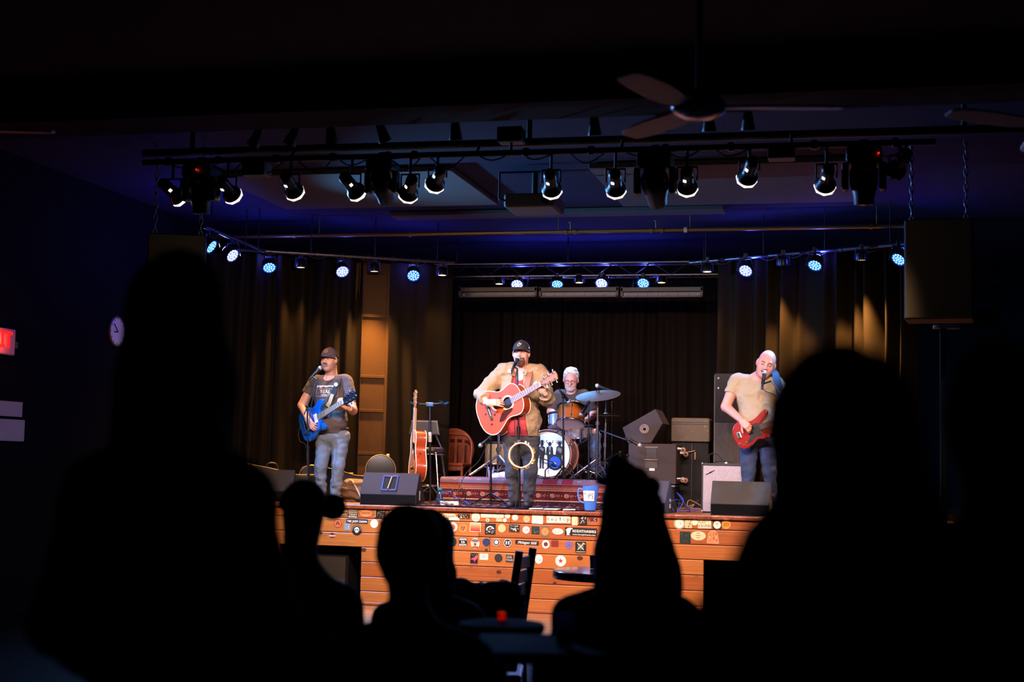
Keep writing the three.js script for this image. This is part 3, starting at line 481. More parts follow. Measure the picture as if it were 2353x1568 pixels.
// ================================================================ things on the stage
const gearBlack = M('#16141a', 0.75, 0, { specularIntensity: 0.4, bumpMap: grain(128, 128, 51, 0, 1, 1.5, 1.5), bumpScale: 0.0015 }), carpetGrey = M('#3a3334', 0.9, 0, { specularIntensity: 0.3, bumpMap: grain(128, 128, 52, 0, 1, 1, 1), bumpScale: 0.002 });
const RISER = 0.3, RY = STAGE + RISER + 0.012;
const r0 = atz(1016, 1110, -1.2).x, r1 = atz(1392, 1110, -1.2).x;
{ // drum riser and the rug over it
  const t = thing('drum_riser', 'low drum riser hidden under a patterned rug', 'riser', V((r0 + r1) / 2, STAGE, -2.2));
  part(t, 'platform', rbox(r1 - r0, RISER, 2.0, 0.02, 0, RISER / 2, 0), M('#3a2a1e', 0.8));
}
const rugTex = tex(2048, 1024, (g, w, h) => {             // v: 0 = back of the riser top, 1 = front on the stage floor
  const R = rng(61), band = (y0, y1, c) => { g.fillStyle = c; g.fillRect(0, y0 * h, w, (y1 - y0) * h); };
  const flower = (x, y, r, c1, c2, c3, n = 8) => { for (let k = 0; k < n; k++) { g.fillStyle = c1; g.beginPath(); g.ellipse(x + Math.cos(k * 6.283 / n) * r * 0.6, y + Math.sin(k * 6.283 / n) * r * 0.6, r * 0.42, r * 0.24, k * 6.283 / n, 0, 7); g.fill(); } g.fillStyle = c2; g.beginPath(); g.arc(x, y, r * 0.46, 0, 7); g.fill(); g.fillStyle = c3; g.beginPath(); g.arc(x, y, r * 0.2, 0, 7); g.fill(); };
  const vine = (y, a, n, c, lw) => { g.strokeStyle = c; g.lineWidth = lw; g.beginPath(); for (let x = 0; x <= w; x += 6) g.lineTo(x, y + a * Math.sin(x / w * n * 6.283)); g.stroke(); };
  const field = (y0, y1, bg, seed) => {
    band(y0, y1, bg); const Q = rng(seed), A = y0 * h, B = y1 * h, m = (A + B) / 2, a = (B - A) * 0.3; vine(m, a, 11, '#c79a62', 3); vine(m, -a, 11, '#9a4a38', 3); vine(m, a * 0.6, 23, '#6f7a8c', 2);
    for (let i = 0; i < 34; i++) { const x = (i + 0.5) * w / 34, y = m + (i % 2 ? a : -a) * 0.75; flower(x, y, 13 + Q() * 9, ['#c9823f', '#d8c19a', '#b03a2a', '#8a93a8'][(Q() * 4) | 0], ['#a82418', '#7c1a1a', '#d8a860'][(Q() * 3) | 0], '#f0d8a8'); }
    for (let i = 0; i < 260; i++) { g.fillStyle = ['#c9a066', '#a03c2c', '#7d6b86', '#d9c6a0'][(Q() * 4) | 0]; g.globalAlpha = 0.8; g.beginPath(); g.ellipse(Q() * w, mix(A, B, Q()), 2 + Q() * 7, 1.5 + Q() * 2.5, Q() * 3, 0, 7); g.fill(); } g.globalAlpha = 1;
  };
  field(0, 0.30, '#6a4a5c', 5); band(0.30, 0.425, '#6d6070');
  for (let i = 0; i < 40; i++) { g.strokeStyle = i % 3 ? '#a8434a' : '#d6b9ae'; g.lineWidth = 4; g.beginPath(); g.arc((i + 0.5) * w / 40, 0.375 * h, 20, i % 2 ? 0 : 3.14, i % 2 ? 3.14 : 6.28); g.stroke(); flower((i + 0.5) * w / 40, 0.36 * h, 9, '#b04852', '#e0c8b0', '#7a2030', 6); }
  g.fillStyle = '#7c2632'; for (const [a, b] of [[0.62, 0.71], [0.735, 0.80]]) g.fillRect(a * w, 0.33 * h, (b - a) * w, 0.09 * h);
  band(0.425, 0.475, '#6e1c1a'); for (let i = 0; i < 110; i++) { g.fillStyle = '#a5764e'; g.beginPath(); g.moveTo((i + 0.1) * w / 110, 0.468 * h); g.lineTo((i + 0.5) * w / 110, 0.432 * h); g.lineTo((i + 0.9) * w / 110, 0.468 * h); g.fill(); }
  band(0.475, 0.485, '#b08a6a'); band(0.485, 0.60, '#5c1814');
  for (let i = 0; i < 36; i++) {
    const x = (i + 0.5) * w / 36, y = 0.542 * h;
    if (i % 3 === 0) flower(x, y, 30, '#b98f6c', '#b0261c', '#c8a880'); else if (i % 3 === 1) { for (const s of [-1, 1]) { g.strokeStyle = '#a8785a'; g.lineWidth = 7; g.beginPath(); g.arc(x + s * 10, y, 18, s > 0 ? -1.2 : 1.94, s > 0 ? 1.2 : 4.34); g.stroke(); } flower(x, y, 13, '#b89a78', '#51181a', '#b89a78', 6); } else { flower(x, y, 20, '#3c1414', '#a5764e', '#7a1a18', 6); }
  }
  for (let i = 0; i < 700; i++) { g.globalAlpha = 0.75; g.fillStyle = ['#2c0c0c', '#9a6a48', '#8a2a20', '#3c2430'][(R() * 4) | 0]; g.beginPath(); g.ellipse(R() * w, (0.488 + R() * 0.11) * h, 2 + R() * 7, 1.5 + R() * 3, R() * 3, 0, 7); g.fill(); } g.globalAlpha = 1;
  band(0.60, 0.615, '#b8906c'); band(0.615, 0.625, '#3a1012'); field(0.625, 0.86, '#3a1a1e', 9); field(0.86, 1, '#331a22', 10);
  for (let i = 0; i < 9; i++) flower((i + 0.4) * w / 9, (0.70 + 0.05 * (i % 2)) * h, 36, '#cf7a34', '#c2301c', '#f0c890', 10);
  for (let i = 0; i < 26000; i++) { g.globalAlpha = 0.1; g.fillStyle = R() < 0.5 ? '#000' : '#fff'; g.fillRect(R() * w, R() * h, 2, 1); } g.globalAlpha = 1;
});
{
  const z0 = -2.05, zf = -1.17, path = [[z0, RY], [-1.25, RY], [zf - 0.03, RY - 0.004], [zf, RY - 0.03], [zf + 0.012, RY - 0.12], [zf + 0.02, STAGE + 0.045], [zf + 0.045, STAGE + 0.014], [zf + 0.09, STAGE + 0.008], [-0.12, STAGE + 0.008]];
  const nu = 90, xs0 = r0 - 0.015, xs1 = r1 + 0.02, P = [], UV = [], I = [], vs = [0, 0.33, 0.36, 0.40, 0.47, 0.63, 0.66, 0.70, 1], sub2 = 5;
  const rows = []; for (let k = 0; k < path.length - 1; k++) for (let s = 0; s < sub2; s++) rows.push([mix(path[k][0], path[k + 1][0], s / sub2), mix(path[k][1], path[k + 1][1], s / sub2), mix(vs[k], vs[k + 1], s / sub2)]); rows.push([path[8][0], path[8][1], 1]);
  for (const [z, y, v] of rows) for (let i = 0; i <= nu; i++) { const x = mix(xs0, xs1, i / nu), onFront = v > 0.38 && v < 0.68 ? 1 : 0; P.push(x, Math.max(STAGE + 0.006, y + (v > 0.75 ? 0.004 * (1 + noise(x * 7, z * 7, 3)) : 0)), z + onFront * 0.008 * (1 + noise(x * 6, y * 9, 2))); UV.push(i / nu, 1 - v); }
  for (let j = 0; j < rows.length - 1; j++) for (let i = 0; i < nu; i++) { const a = j * (nu + 1) + i, b = a + nu + 1; I.push(a, b, a + 1, a + 1, b, b + 1); }
  const g = new THREE.BufferGeometry(); g.setAttribute('position', new THREE.Float32BufferAttribute(P, 3)); g.setAttribute('uv', new THREE.Float32BufferAttribute(UV, 2)); g.setIndex(I); g.computeVertexNormals();
  const t = thing('rug', 'red patterned oriental rug draped over the drum riser', 'rug');
  part(t, 'pile', g, new THREE.MeshPhysicalMaterial({ map: rugTex, color: '#cfc8ce', roughness: 0.95, specularIntensity: 0.2, side: THREE.DoubleSide }));
  part(t, 'side_edge', [extrude([[-z0, STAGE + 0.02], [-z0, RY - 0.02], [-zf, RY - 0.02], [-zf, STAGE + 0.02]].map(([a, b]) => [a, b]), 0.012, 0.003).rotateY(Math.PI / 2).translate(r0 - 0.012, 0, 0)], M('#6a3038', 0.95));
}
// ---------------------------------------------------------------- floor wedges and cabinets
function wedge(label, pos, turn, w, s = 1, m = gearBlack, handle = true) {
  const t = thing('stage_monitor', label, 'stage monitor', pos, turn, 'floor monitors on the stage'), P = [[0, 0], [0.0, 0.115], [-0.17, 0.335], [-0.2, 0.335], [-0.5, 0.07], [-0.5, 0]].map(([z, y]) => [z * s, y * s]);
  part(t, 'cabinet', extrude(P, w, 0.006).rotateY(-Math.PI / 2).translate(w / 2, 0, 0).rotateY(0), m);
  const d = V(0, 0.22, -0.17).normalize(), c = V(0, 0.225 * s, -0.085 * s), q = new THREE.Quaternion().setFromRotationMatrix(basis(V(1, 0, 0), d, V(1, 0, 0).cross(d)));
  if (handle) { const hm = M('#1c2050', 0.4, 0.3), add = (n, g, mm) => part(t, n, g.applyQuaternion(q).translate(c.x, c.y, c.z), mm);
    add('handle_plate', join([rbox(0.16 * s, 0.022, 0.014, 0.004, 0, 0.09 * s, 0.004), rbox(0.16 * s, 0.022, 0.014, 0.004, 0, -0.09 * s, 0.004), rbox(0.02, 0.2 * s, 0.014, 0.004, -0.075 * s, 0, 0.004), rbox(0.02, 0.2 * s, 0.014, 0.004, 0.075 * s, 0, 0.004)]), hm);
    add('recess_shade', box(0.14 * s, 0.17 * s, 0.004, 0, 0, 0.003), M('#020202', 1)); add('grip', rod(V(-0.012, -0.08 * s, 0.012), V(0.012, 0.08 * s, 0.012), 0.009), M('#7a6a48', 0.5)); }  // flat plate inside the handle frame; shade of a hollow is in its colour
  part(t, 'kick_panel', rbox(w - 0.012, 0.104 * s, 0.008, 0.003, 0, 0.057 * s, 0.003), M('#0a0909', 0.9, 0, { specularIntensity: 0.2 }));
  part(t, 'jack_plate', rbox(0.006, 0.1 * s, 0.045, 0.002, w / 2 + 0.002, 0.1 * s, -0.2 * s), M('#b8a88c', 0.5));
  return t;
}
const onStage = (px, z) => V(atz(px, 1160, z).x, STAGE, z);
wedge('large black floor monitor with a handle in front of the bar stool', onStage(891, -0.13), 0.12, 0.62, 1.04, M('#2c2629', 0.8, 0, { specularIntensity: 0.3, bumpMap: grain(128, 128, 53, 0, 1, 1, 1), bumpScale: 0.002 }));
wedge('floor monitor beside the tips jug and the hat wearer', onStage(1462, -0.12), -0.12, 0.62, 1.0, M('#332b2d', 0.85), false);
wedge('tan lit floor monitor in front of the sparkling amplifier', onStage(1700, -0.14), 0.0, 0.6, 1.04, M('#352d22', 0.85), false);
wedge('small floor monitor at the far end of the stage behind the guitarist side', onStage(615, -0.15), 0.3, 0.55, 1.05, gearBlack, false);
{ // flight case, cabinet with casters, wedge lying on top
  const z = -1.3, a = atz(1444, 1019, z), b = atz(1553, 1114, z), w = b.x - a.x, h = a.y - b.y, cx = (a.x + b.x) / 2, low = b.y - STAGE;
  const f = thing('flight_case', 'low black flight case under the speaker cabinet with casters', 'case', V(cx, STAGE, z - 0.28)); part(f, 'case', rbox(w - 0.03, low - 0.002, 0.5, 0.012, 0, low / 2, 0), black); part(f, 'edging', rbox(w - 0.02, 0.02, 0.51, 0.004, 0, low - 0.02, 0), steel);
  const t = thing('speaker_cabinet', 'grey speaker cabinet on its side with casters facing the amplifiers', 'speaker', V(cx, b.y, z - 0.28));
  part(t, 'cabinet', rbox(w, h, 0.55, 0.012, 0, h / 2, 0), carpetGrey);
  part(t, 'handle_recess', [rbox(0.125, 0.13, 0.012, 0.02, -0.01, h * 0.76, 0.272)], M('#15151f', 0.6)); for (const k of [0.91, 0.6]) part(t, 'handle_bar', rbox(0.15, 0.015, 0.016, 0.005, -0.01, h * k, 0.275), M('#6a5848', 0.5));
  part(t, 'connector_panel', rbox(0.15, 0.08, 0.01, 0.01, -0.01, h * 0.47, 0.275), M('#221c1a', 0.5)); part(t, 'paper_label', box(0.06, 0.028, 0.004, 0.0, h * 0.36, 0.277), M('#e8dcd0', 0.7));
  for (const [y, dz] of [[h * 0.88, 0.16], [h * 0.78, -0.1], [h * 0.14, 0.16], [h * 0.12, -0.1]]) { const c = part(t, 'caster', [rod(V(w / 2, y, dz), V(w / 2 + 0.045, y, dz), 0.024, 0.016)], steel); part(c, 'wheel', lathe([[0.012, -0.012], [0.029, -0.011], [0.032, 0], [0.029, 0.011], [0.012, 0.012]], 20).rotateX(Math.PI / 2).translate(w / 2 + 0.062, y - 0.01, dz), M('#7d5c48', 0.5)); }
  const pts = [[1430, 982], [1506, 939], [1523, 972], [1496, 1017.5], [1443, 1017.5]].map(([x, y]) => atz(x, y, z)), o = pts[4].clone(), top = b.y + h;
  const u = thing('tilted_stage_monitor', 'grey wedge monitor lying on its side on the speaker cabinet', 'stage monitor', V(o.x, top, z));
  part(u, 'cabinet', extrude(pts.map((p) => [p.x - o.x, Math.max(0.0, p.y - o.y)]), 0.6, 0.008).translate(0, 0.001, -0.6), carpetGrey);
  const c = atz(1481, 985, z); part(u, 'pole_cup', [ring(0.045, 0.012, 28, 8).translate(c.x - o.x, c.y - o.y, 0.002), new THREE.CylinderGeometry(0.045, 0.045, 0.008, 24).rotateX(Math.PI / 2).translate(c.x - o.x, c.y - o.y, 0)], M('#6b5a50', 0.5)); part(u, 'socket_hole', new THREE.CylinderGeometry(0.018, 0.018, 0.014, 18).rotateX(Math.PI / 2).translate(c.x - o.x, c.y - o.y, 0.002), black);
}
{ // brown amplifier on a black road case
  const z = -1.75, a = atz(1541, 960, z), b = atz(1631, 1018, z), w = b.x - a.x, h = a.y - b.y, cx = (a.x + b.x) / 2, low = b.y - STAGE;
  const f = thing('road_case', 'tall black road case with a metal handle under the brown amplifier', 'case', V(cx, STAGE, z - 0.2)); part(f, 'case', rbox(w - 0.02, low - 0.002, 0.36, 0.012, 0, low / 2, 0), M('#0d0c0c', 0.6, 0, { specularIntensity: 0.3 }));
  part(f, 'handle', [tube([V(-0.08, low * 0.87, 0.185), V(-0.06, low * 0.85, 0.205), V(0.04, low * 0.87, 0.205), V(0.06, low * 0.88, 0.2)], 0.008), rbox(0.02, 0.09, 0.02, 0.004, 0.06, low * 0.8, 0.195)], M('#8a6a50', 0.3, 0.7)); for (const k of [-0.16, 0.02]) part(f, 'edging', rbox(0.008, low - 0.04, 0.008, 0.002, k, low / 2, 0.184), M('#4a3a2c', 0.4, 0.6));
  const t = thing('brown_amplifier', 'worn brown amplifier cabinet with scuffed corners on the road case', 'amplifier', V(cx, b.y, z - 0.2));
  const scuff = tex(512, 320, (g, W, H) => { const R = rng(71); g.fillStyle = '#40301a'; g.fillRect(0, 0, W, H); for (let i = 0; i < 5000; i++) { g.globalAlpha = 0.1; g.fillStyle = R() < 0.5 ? '#2a1e10' : '#7a6038'; g.fillRect(R() * W, R() * H, 3, 2); } for (let i = 0; i < 60; i++) { g.globalAlpha = 0.4 + R() * 0.5; g.fillStyle = '#d8c090'; const e = R() < 0.5; g.fillRect(e ? W * (0.85 + R() * 0.15) : W * (0.15 + R() * 0.4), R() * H, 1 + R() * 5, 1 + R() * 9); } g.globalAlpha = 1; });
  part(t, 'cabinet', rbox(w, h, 0.36, 0.03, 0, h / 2, 0), M('#4d3a20', 0.6)); part(t, 'front_cover', rbox(w - 0.016, h - 0.02, 0.014, 0.006, 0, h / 2, 0.18), new THREE.MeshStandardMaterial({ map: scuff, roughness: 0.6 })); for (const y of [0.74, 0.82]) part(t, 'groove', box(w - 0.03, 0.007, 0.004, 0, h * y, 0.187), M('#1c140a', 0.7));
}
{ // sparkling silver amplifier
  const z = -0.75, a = atz(1611, 1064, z), b = atz(1707, 1180, z), w = b.x - a.x, h = a.y - STAGE, t = thing('sparkle_amplifier', 'silver sparkle cloth guitar amplifier with lavender glitter front', 'amplifier', V((a.x + b.x) / 2, STAGE, z - 0.13));
  const cloth = tex(512, 512, (g, W) => { const R = rng(81); g.fillStyle = '#9a92a2'; g.fillRect(0, 0, W, W); for (let i = 0; i < 16000; i++) { g.globalAlpha = 0.55; g.fillStyle = ['#6c6474', '#c8c2d0', '#e8e4ee', '#857c8c'][(R() * 4) | 0]; g.fillRect(R() * W, R() * W, 1 + R() * 5, 2); } g.globalAlpha = 1; });
  part(t, 'cabinet', rbox(w, h, 0.26, 0.012, 0, h / 2, 0), M('#18161e', 0.6)); part(t, 'grille_cloth', rbox(w - 0.035, h - 0.045, 0.012, 0.004, 0.006, h / 2 - 0.008, 0.13), new THREE.MeshStandardMaterial({ map: cloth, roughness: 0.45, metalness: 0.25 }));
  part(t, 'name_badge', extrude([[0, 0], [0.03, 0.006], [0.06, 0.012], [0.105, 0.03], [0.11, 0.034], [0.08, 0.03], [0.05, 0.024], [0.028, 0.012], [0.012, 0.012]], 0.006, 0.001).rotateZ(0.2).translate(-w / 2 + 0.05, h - 0.13, 0.136), M('#2c2630', 0.3, 0.6));
  for (const [x, y] of [[-1, 1], [1, 1], [-1, 0], [1, 0]]) part(t, 'corner', rbox(0.03, 0.03, 0.03, 0.008, x * (w / 2 - 0.012), y ? h - 0.012 : 0.015, 0.118), chrome);
  part(t, 'handle', tube([V(-0.1, h, 0.02), V(-0.05, h + 0.025, 0.02), V(0.08, h + 0.025, 0.02), V(0.13, h, 0.02)], 0.009), rubber); part(t, 'panel_light', new THREE.SphereGeometry(0.009, 10, 8).translate(0.04, h + 0.004, 0.09), M('#fff0e0', 0.3, 0, { emissive: '#ffe8d0', emissiveIntensity: 3 }));
  glow('panel_lamp', V((a.x + b.x) / 2 + 0.04, STAGE + h + 0.02, z - 0.13 + 0.1), new THREE.Color().setRGB(1, 0.9, 0.8), 0.02, 0.5);
  one('amplifier_cable', tube([V(a.x + 0.08, STAGE + h + 0.005, z - 0.1), V(a.x + 0.08, STAGE + h + 0.09, z - 0.1), V(a.x + 0.15, STAGE + h + 0.1, z - 0.1), V(a.x + 0.24, STAGE + h + 0.02, z - 0.12), V(a.x + 0.3, STAGE + h + 0.006, z - 0.12)], 0.006, 30), rubber, 'black cable looping on top of the sparkling amplifier', 'cable');
}
{ // clear acrylic shield
  const z = -1.36, a = atz(1643, 860, z), b = atz(1708, 972, z), w = b.x - a.x, t = thing('acrylic_shield', 'clear acrylic shield panels standing behind the bass player', 'shield', V((a.x + b.x) / 2, STAGE, z), 0.1);
  const acr = (tr) => new THREE.MeshPhysicalMaterial({ color: '#d8d8e0', roughness: 0.1, transmission: tr, thickness: 0, ior: 1.49 }), h1 = b.y - STAGE, h2 = a.y - STAGE;
  part(t, 'panel', rbox(w, h1, 0.006, 0.002, 0, h1 / 2, 0), acr(0.955)); part(t, 'panel', rbox(w, h2 - h1, 0.006, 0.002, 0, (h1 + h2) / 2 + 0.004, 0.02), acr(0.985));
  part(t, 'hinge', [box(0.012, h2 - 0.02, 0.016, -w / 2, h2 / 2, 0)], M('#2a2a30', 0.5)); for (const y of [0.3, 0.42, h2 - 0.05, h2 - 0.16]) part(t, 'bolt', ball(0.014, V(-w / 2 + (y > 0.6 ? 0.04 : 0.01), y, 0.03)), M('#e8e0d8', 0.2, 0.8));
  const s = thing('instrument_stand', 'black T shaped stand seen through the acrylic shield', 'stand', V(a.x + 0.14, STAGE, z - 0.16)), ty = atz(1665, 1004, z - 0.16).y - STAGE;
  part(s, 'crossbar', rbox(0.26, 0.045, 0.04, 0.015, -0.01, ty, 0), black); part(s, 'post', rbox(0.05, ty, 0.04, 0.01, 0.03, ty / 2, 0), black); part(s, 'chrome_tube', rod(V(0.11, 0.02, 0), V(0.11, ty - 0.02, 0), 0.014), chrome); part(s, 'foot', rbox(0.3, 0.02, 0.14, 0.006, 0, 0.01, 0), black);
}
// ---------------------------------------------------------------- microphones and their stands
const micHead = M('#b9b4b4', 0.4, 0.7), micBody = M('#1a1a22', 0.45, 0.3);
function mic(parent, tip, dir, name = 'microphone') {     // tip: centre of the grille ball, dir: from grille to handle
  const d = dir.clone().normalize(), g = part(parent, name, turnTo(lathe([[0, 0.19], [0.011, 0.19], [0.013, 0.15], [0.019, 0.035], [0.022, 0.022], [0.012, 0.02], [0, 0.02]], 16), d).translate(tip.x, tip.y, tip.z), micBody);
  part(g, 'grille', turnTo(lathe([[0, -0.026], [0.014, -0.022], [0.024, -0.008], [0.026, 0.006], [0.023, 0.02], [0, 0.02]], 18), d).translate(tip.x, tip.y, tip.z), micHead);
}
function micStand(label, foot, top, o = {}) {             // straight pole; o.boom: far end of the boom, o.mic: [tip, dir], o.r: foot spread
  const t = thing('microphone_stand', label, 'microphone stand', foot, 0, 'microphone stands'), T = top.clone().sub(foot), m = M('#0d0d10', 0.4, 0.5), r = o.r || 0.26, rel = (p) => p.clone().sub(foot);
  if (o.round) part(t, 'base', lathe([[0, 0.02], [0.06, 0.02], [0.12, 0.01], [0.125, 0], [0, 0]], 28), m); else for (let i = 0; i < 3; i++) { const a = (o.a || 0.4) + i * 2.094; part(t, 'leg', rod(V(0, 0.14, 0), V(Math.cos(a) * r, 0.012, Math.sin(a) * r), 0.009), m); }
  const midp = T.clone().multiplyScalar(0.55); part(t, 'lower_tube', rod(V(0, 0.01, 0), midp, 0.0125), m); part(t, 'upper_tube', rod(midp, T, 0.0085), m); part(t, 'clutch', rod(midp.clone().multiplyScalar(0.97), midp.clone().multiplyScalar(1.07), 0.019), o.clutch || m);
  if (o.boom) { part(t, 'boom', rod(o.back ? rel(o.back) : T.clone(), rel(o.boom), 0.007), o.boomMat || m); part(t, 'boom_joint', ball(0.02, T), m); }
  if (o.mic) { const [p, d] = o.mic; mic(t, rel(p), d); const e = rel(p).addScaledVector(d.clone().normalize(), 0.13); part(t, 'clip', rod(e.clone().addScaledVector(d.clone().normalize(), -0.05), e, 0.019, 0.017), m); part(t, 'clip_neck', rod(e, o.boom ? rel(o.boom) : T, 0.009), m); }
  if (o.cable) part(t, 'cable', tube(o.cable.map(rel), 0.0045, 50), rubber);
  return t;
}
{
  let z = -0.14, foot = onStage(1195, z), top = atz(1189, 848, z);
  micStand('black microphone stand carrying the tambourine in front of the singer', foot, top, { mic: [atz(1191.5, 822.5, z - 0.08), V(-0.25, -0.75, 0.5)], round: true, cable: [atz(1187, 850, z + 0.02), atz(1184, 925, z + 0.03), atz(1183, 1000, z + 0.03), atz(1192, 1100, z + 0.03), V(foot.x - 0.04, STAGE + 0.012, z + 0.05)] });
  z = -0.16; foot = onStage(710, z); top = atz(706, 934, z);
  micStand('black microphone stand with boom before the guitarist', foot, top, { boom: atz(728, 874, z - 0.1), back: atz(699, 953, z + 0.03), mic: [atz(736, 846, z - 0.2), V(-0.55, -0.7, 0.3)], a: 1.2, cable: [atz(731, 868, z - 0.1), atz(716, 930, z), atz(708, 1000, z + 0.02), V(foot.x, STAGE + 0.01, z + 0.05)] });
  z = -0.2; foot = onStage(1835, z - 0.1); top = atz(1835, 958, z - 0.1);
  micStand('microphone stand with boom reaching to the bass player', foot, top, { boom: atz(1772, 876, z), back: atz(1850, 978, z - 0.12), mic: [atz(1757, 857, z - 0.07), V(-0.12, -0.9, 0.35)], boomMat: M('#8a8488', 0.35, 0.7), cable: [atz(1751, 884, z + 0.02), atz(1756, 897, z + 0.02), atz(1780, 908, z + 0.02), atz(1815, 935, z)] });
  z = -1.05; foot = onStage(1128, z); top = atz(1128, 1010, z);
  micStand('low microphone stand with short boom left of the singer', foot, top, { boom: atz(1113, 1018, z + 0.1), back: atz(1146, 975, z - 0.1), mic: [atz(1104, 1024, z + 0.14), V(0.75, 0.7, -0.2)], a: 2.4, cable: [atz(1122, 1016, z + 0.05), atz(1100, 1060, z), atz(1070, 1090, z + 0.1), V(onStage(1040, z + 0.2).x, STAGE + 0.02, z + 0.2)] });
  z = -1.35; foot = V(atz(1353, 1100, z).x, RY, z); top = atz(1353, 925, z);
  micStand('slim black microphone stand in front of the snare drum', foot, top, { boom: atz(1340, 945, z - 0.1), a: 0.2, r: 0.2, mic: [atz(1335, 953, z - 0.15), V(0.6, 0.9, 0.2)] });
  z = -1.3; foot = V(atz(1295, 1100, z).x, RY, z); top = atz(1294, 912, z);
  micStand('thin microphone stand in front of the bass drum and tom', foot, top, { boom: atz(1302, 918, z - 0.15), r: 0.14, a: 2.2, mic: [atz(1307, 924, z - 0.22), V(-0.5, 0.7, 0.4)] });
  z = -2.6; foot = V(atz(1407, 1090, z).x, STAGE, z); top = atz(1406, 925, z);
  micStand('tall microphone stand behind the hi-hat with overhead microphone', foot, top, { boom: atz(1393, 895, z + 0.25), mic: [atz(1372, 887, z + 0.45), V(0.9, -0.3, -0.2)], a: 0.9 });
  z = -0.95; foot = V(atz(1418, 1160, z).x, STAGE, z); top = atz(1425, 1040, z);
  micStand('low boom microphone stand reaching in front of the tilted monitor', foot, top, { back: atz(1380, 990, z - 0.1), boom: atz(1458, 1018, z + 0.05), boomMat: M('#5a6fa8', 0.3, 0.8), a: 0.5, mic: [atz(1470, 1024, z + 0.08), V(-0.85, 0.45, -0.1)] });
  z = -1.0; foot = V(atz(1440, 1160, z).x, STAGE, z); top = atz(1442, 1047, z);
  micStand('short microphone stand beside the speaker cabinet near the hat', foot, top, { back: atz(1360, 1075, z - 0.1), boom: atz(1425, 1040, z), a: 1.5, r: 0.2 });
}
// ---------------------------------------------------------------- drum kit
const maple = M('#c98246', 0.3, 0, { clearcoat: 0.6, clearcoatRoughness: 0.2, map: floorWood(95, '#e6b07c', '#b06a36') }), rosy = M('#b9796a', 0.3, 0, { clearcoat: 0.6 }), clearHead = M('#cfcad6', 0.35), hoopWood = M('#a8705c', 0.35, 0, { clearcoat: 0.5 });
const lug = (parent, c, out, L) => part(parent, 'lug', rod(c.clone().addScaledVector(out, 0.012).add(V(0, -L / 2, 0)), c.clone().addScaledVector(out, 0.012).add(V(0, L / 2, 0)), 0.008), chrome);
function drum(name, label, c, R, h, m, tilt = 0, roll = 0, lugs = 6, foot = []) {
  const t = thing(name, label, 'drum', c); t.rotation.set(tilt, 0, roll);
  part(t, 'shell', lathe([[R - 0.008, -h / 2], [R, -h / 2], [R, h / 2], [R - 0.008, h / 2], [R - 0.008, -h / 2]], 48), m);
  part(t, 'batter_head', new THREE.CylinderGeometry(R - 0.002, R - 0.002, 0.004, 40).translate(0, h / 2 + 0.004, 0), M('#e8e4e6', 0.6)); part(t, 'resonant_head', new THREE.CylinderGeometry(R - 0.002, R - 0.002, 0.004, 40).translate(0, -h / 2 - 0.004, 0), clearHead);
  for (const s of [-1, 1]) part(t, 'hoop', ring(R + 0.006, 0.008, 48, 8).rotateX(Math.PI / 2).scale(1, 1.6, 1).translate(0, s * h / 2, 0), s > 0 ? M('#1a1418', 0.4, 0.5) : chrome);
  for (let i = 0; i < lugs; i++) { const a = i * 6.283 / lugs + 0.3, o = V(Math.cos(a), 0, Math.sin(a)); for (const y of [-0.28, 0.28]) part(t, 'lug', rod(o.clone().multiplyScalar(R + 0.012).setY(y * h - 0.014), o.clone().multiplyScalar(R + 0.012).setY(y * h + 0.014), 0.008), chrome); part(t, 'tension_rod', rod(o.clone().multiplyScalar(R + 0.014).setY(-h / 2), o.clone().multiplyScalar(R + 0.014).setY(h / 2), 0.003, 0.003, 6), chrome); }
  for (const [x, z, y] of foot) part(t, 'leg', rod(V(x, h * 0.2, z), V(x * 1.15, y, z * 1.15), 0.008), chrome);
  return t;
}
const BD = V(atz(1259, 1047, -1.52).x, RY + 0.287, -1.52);
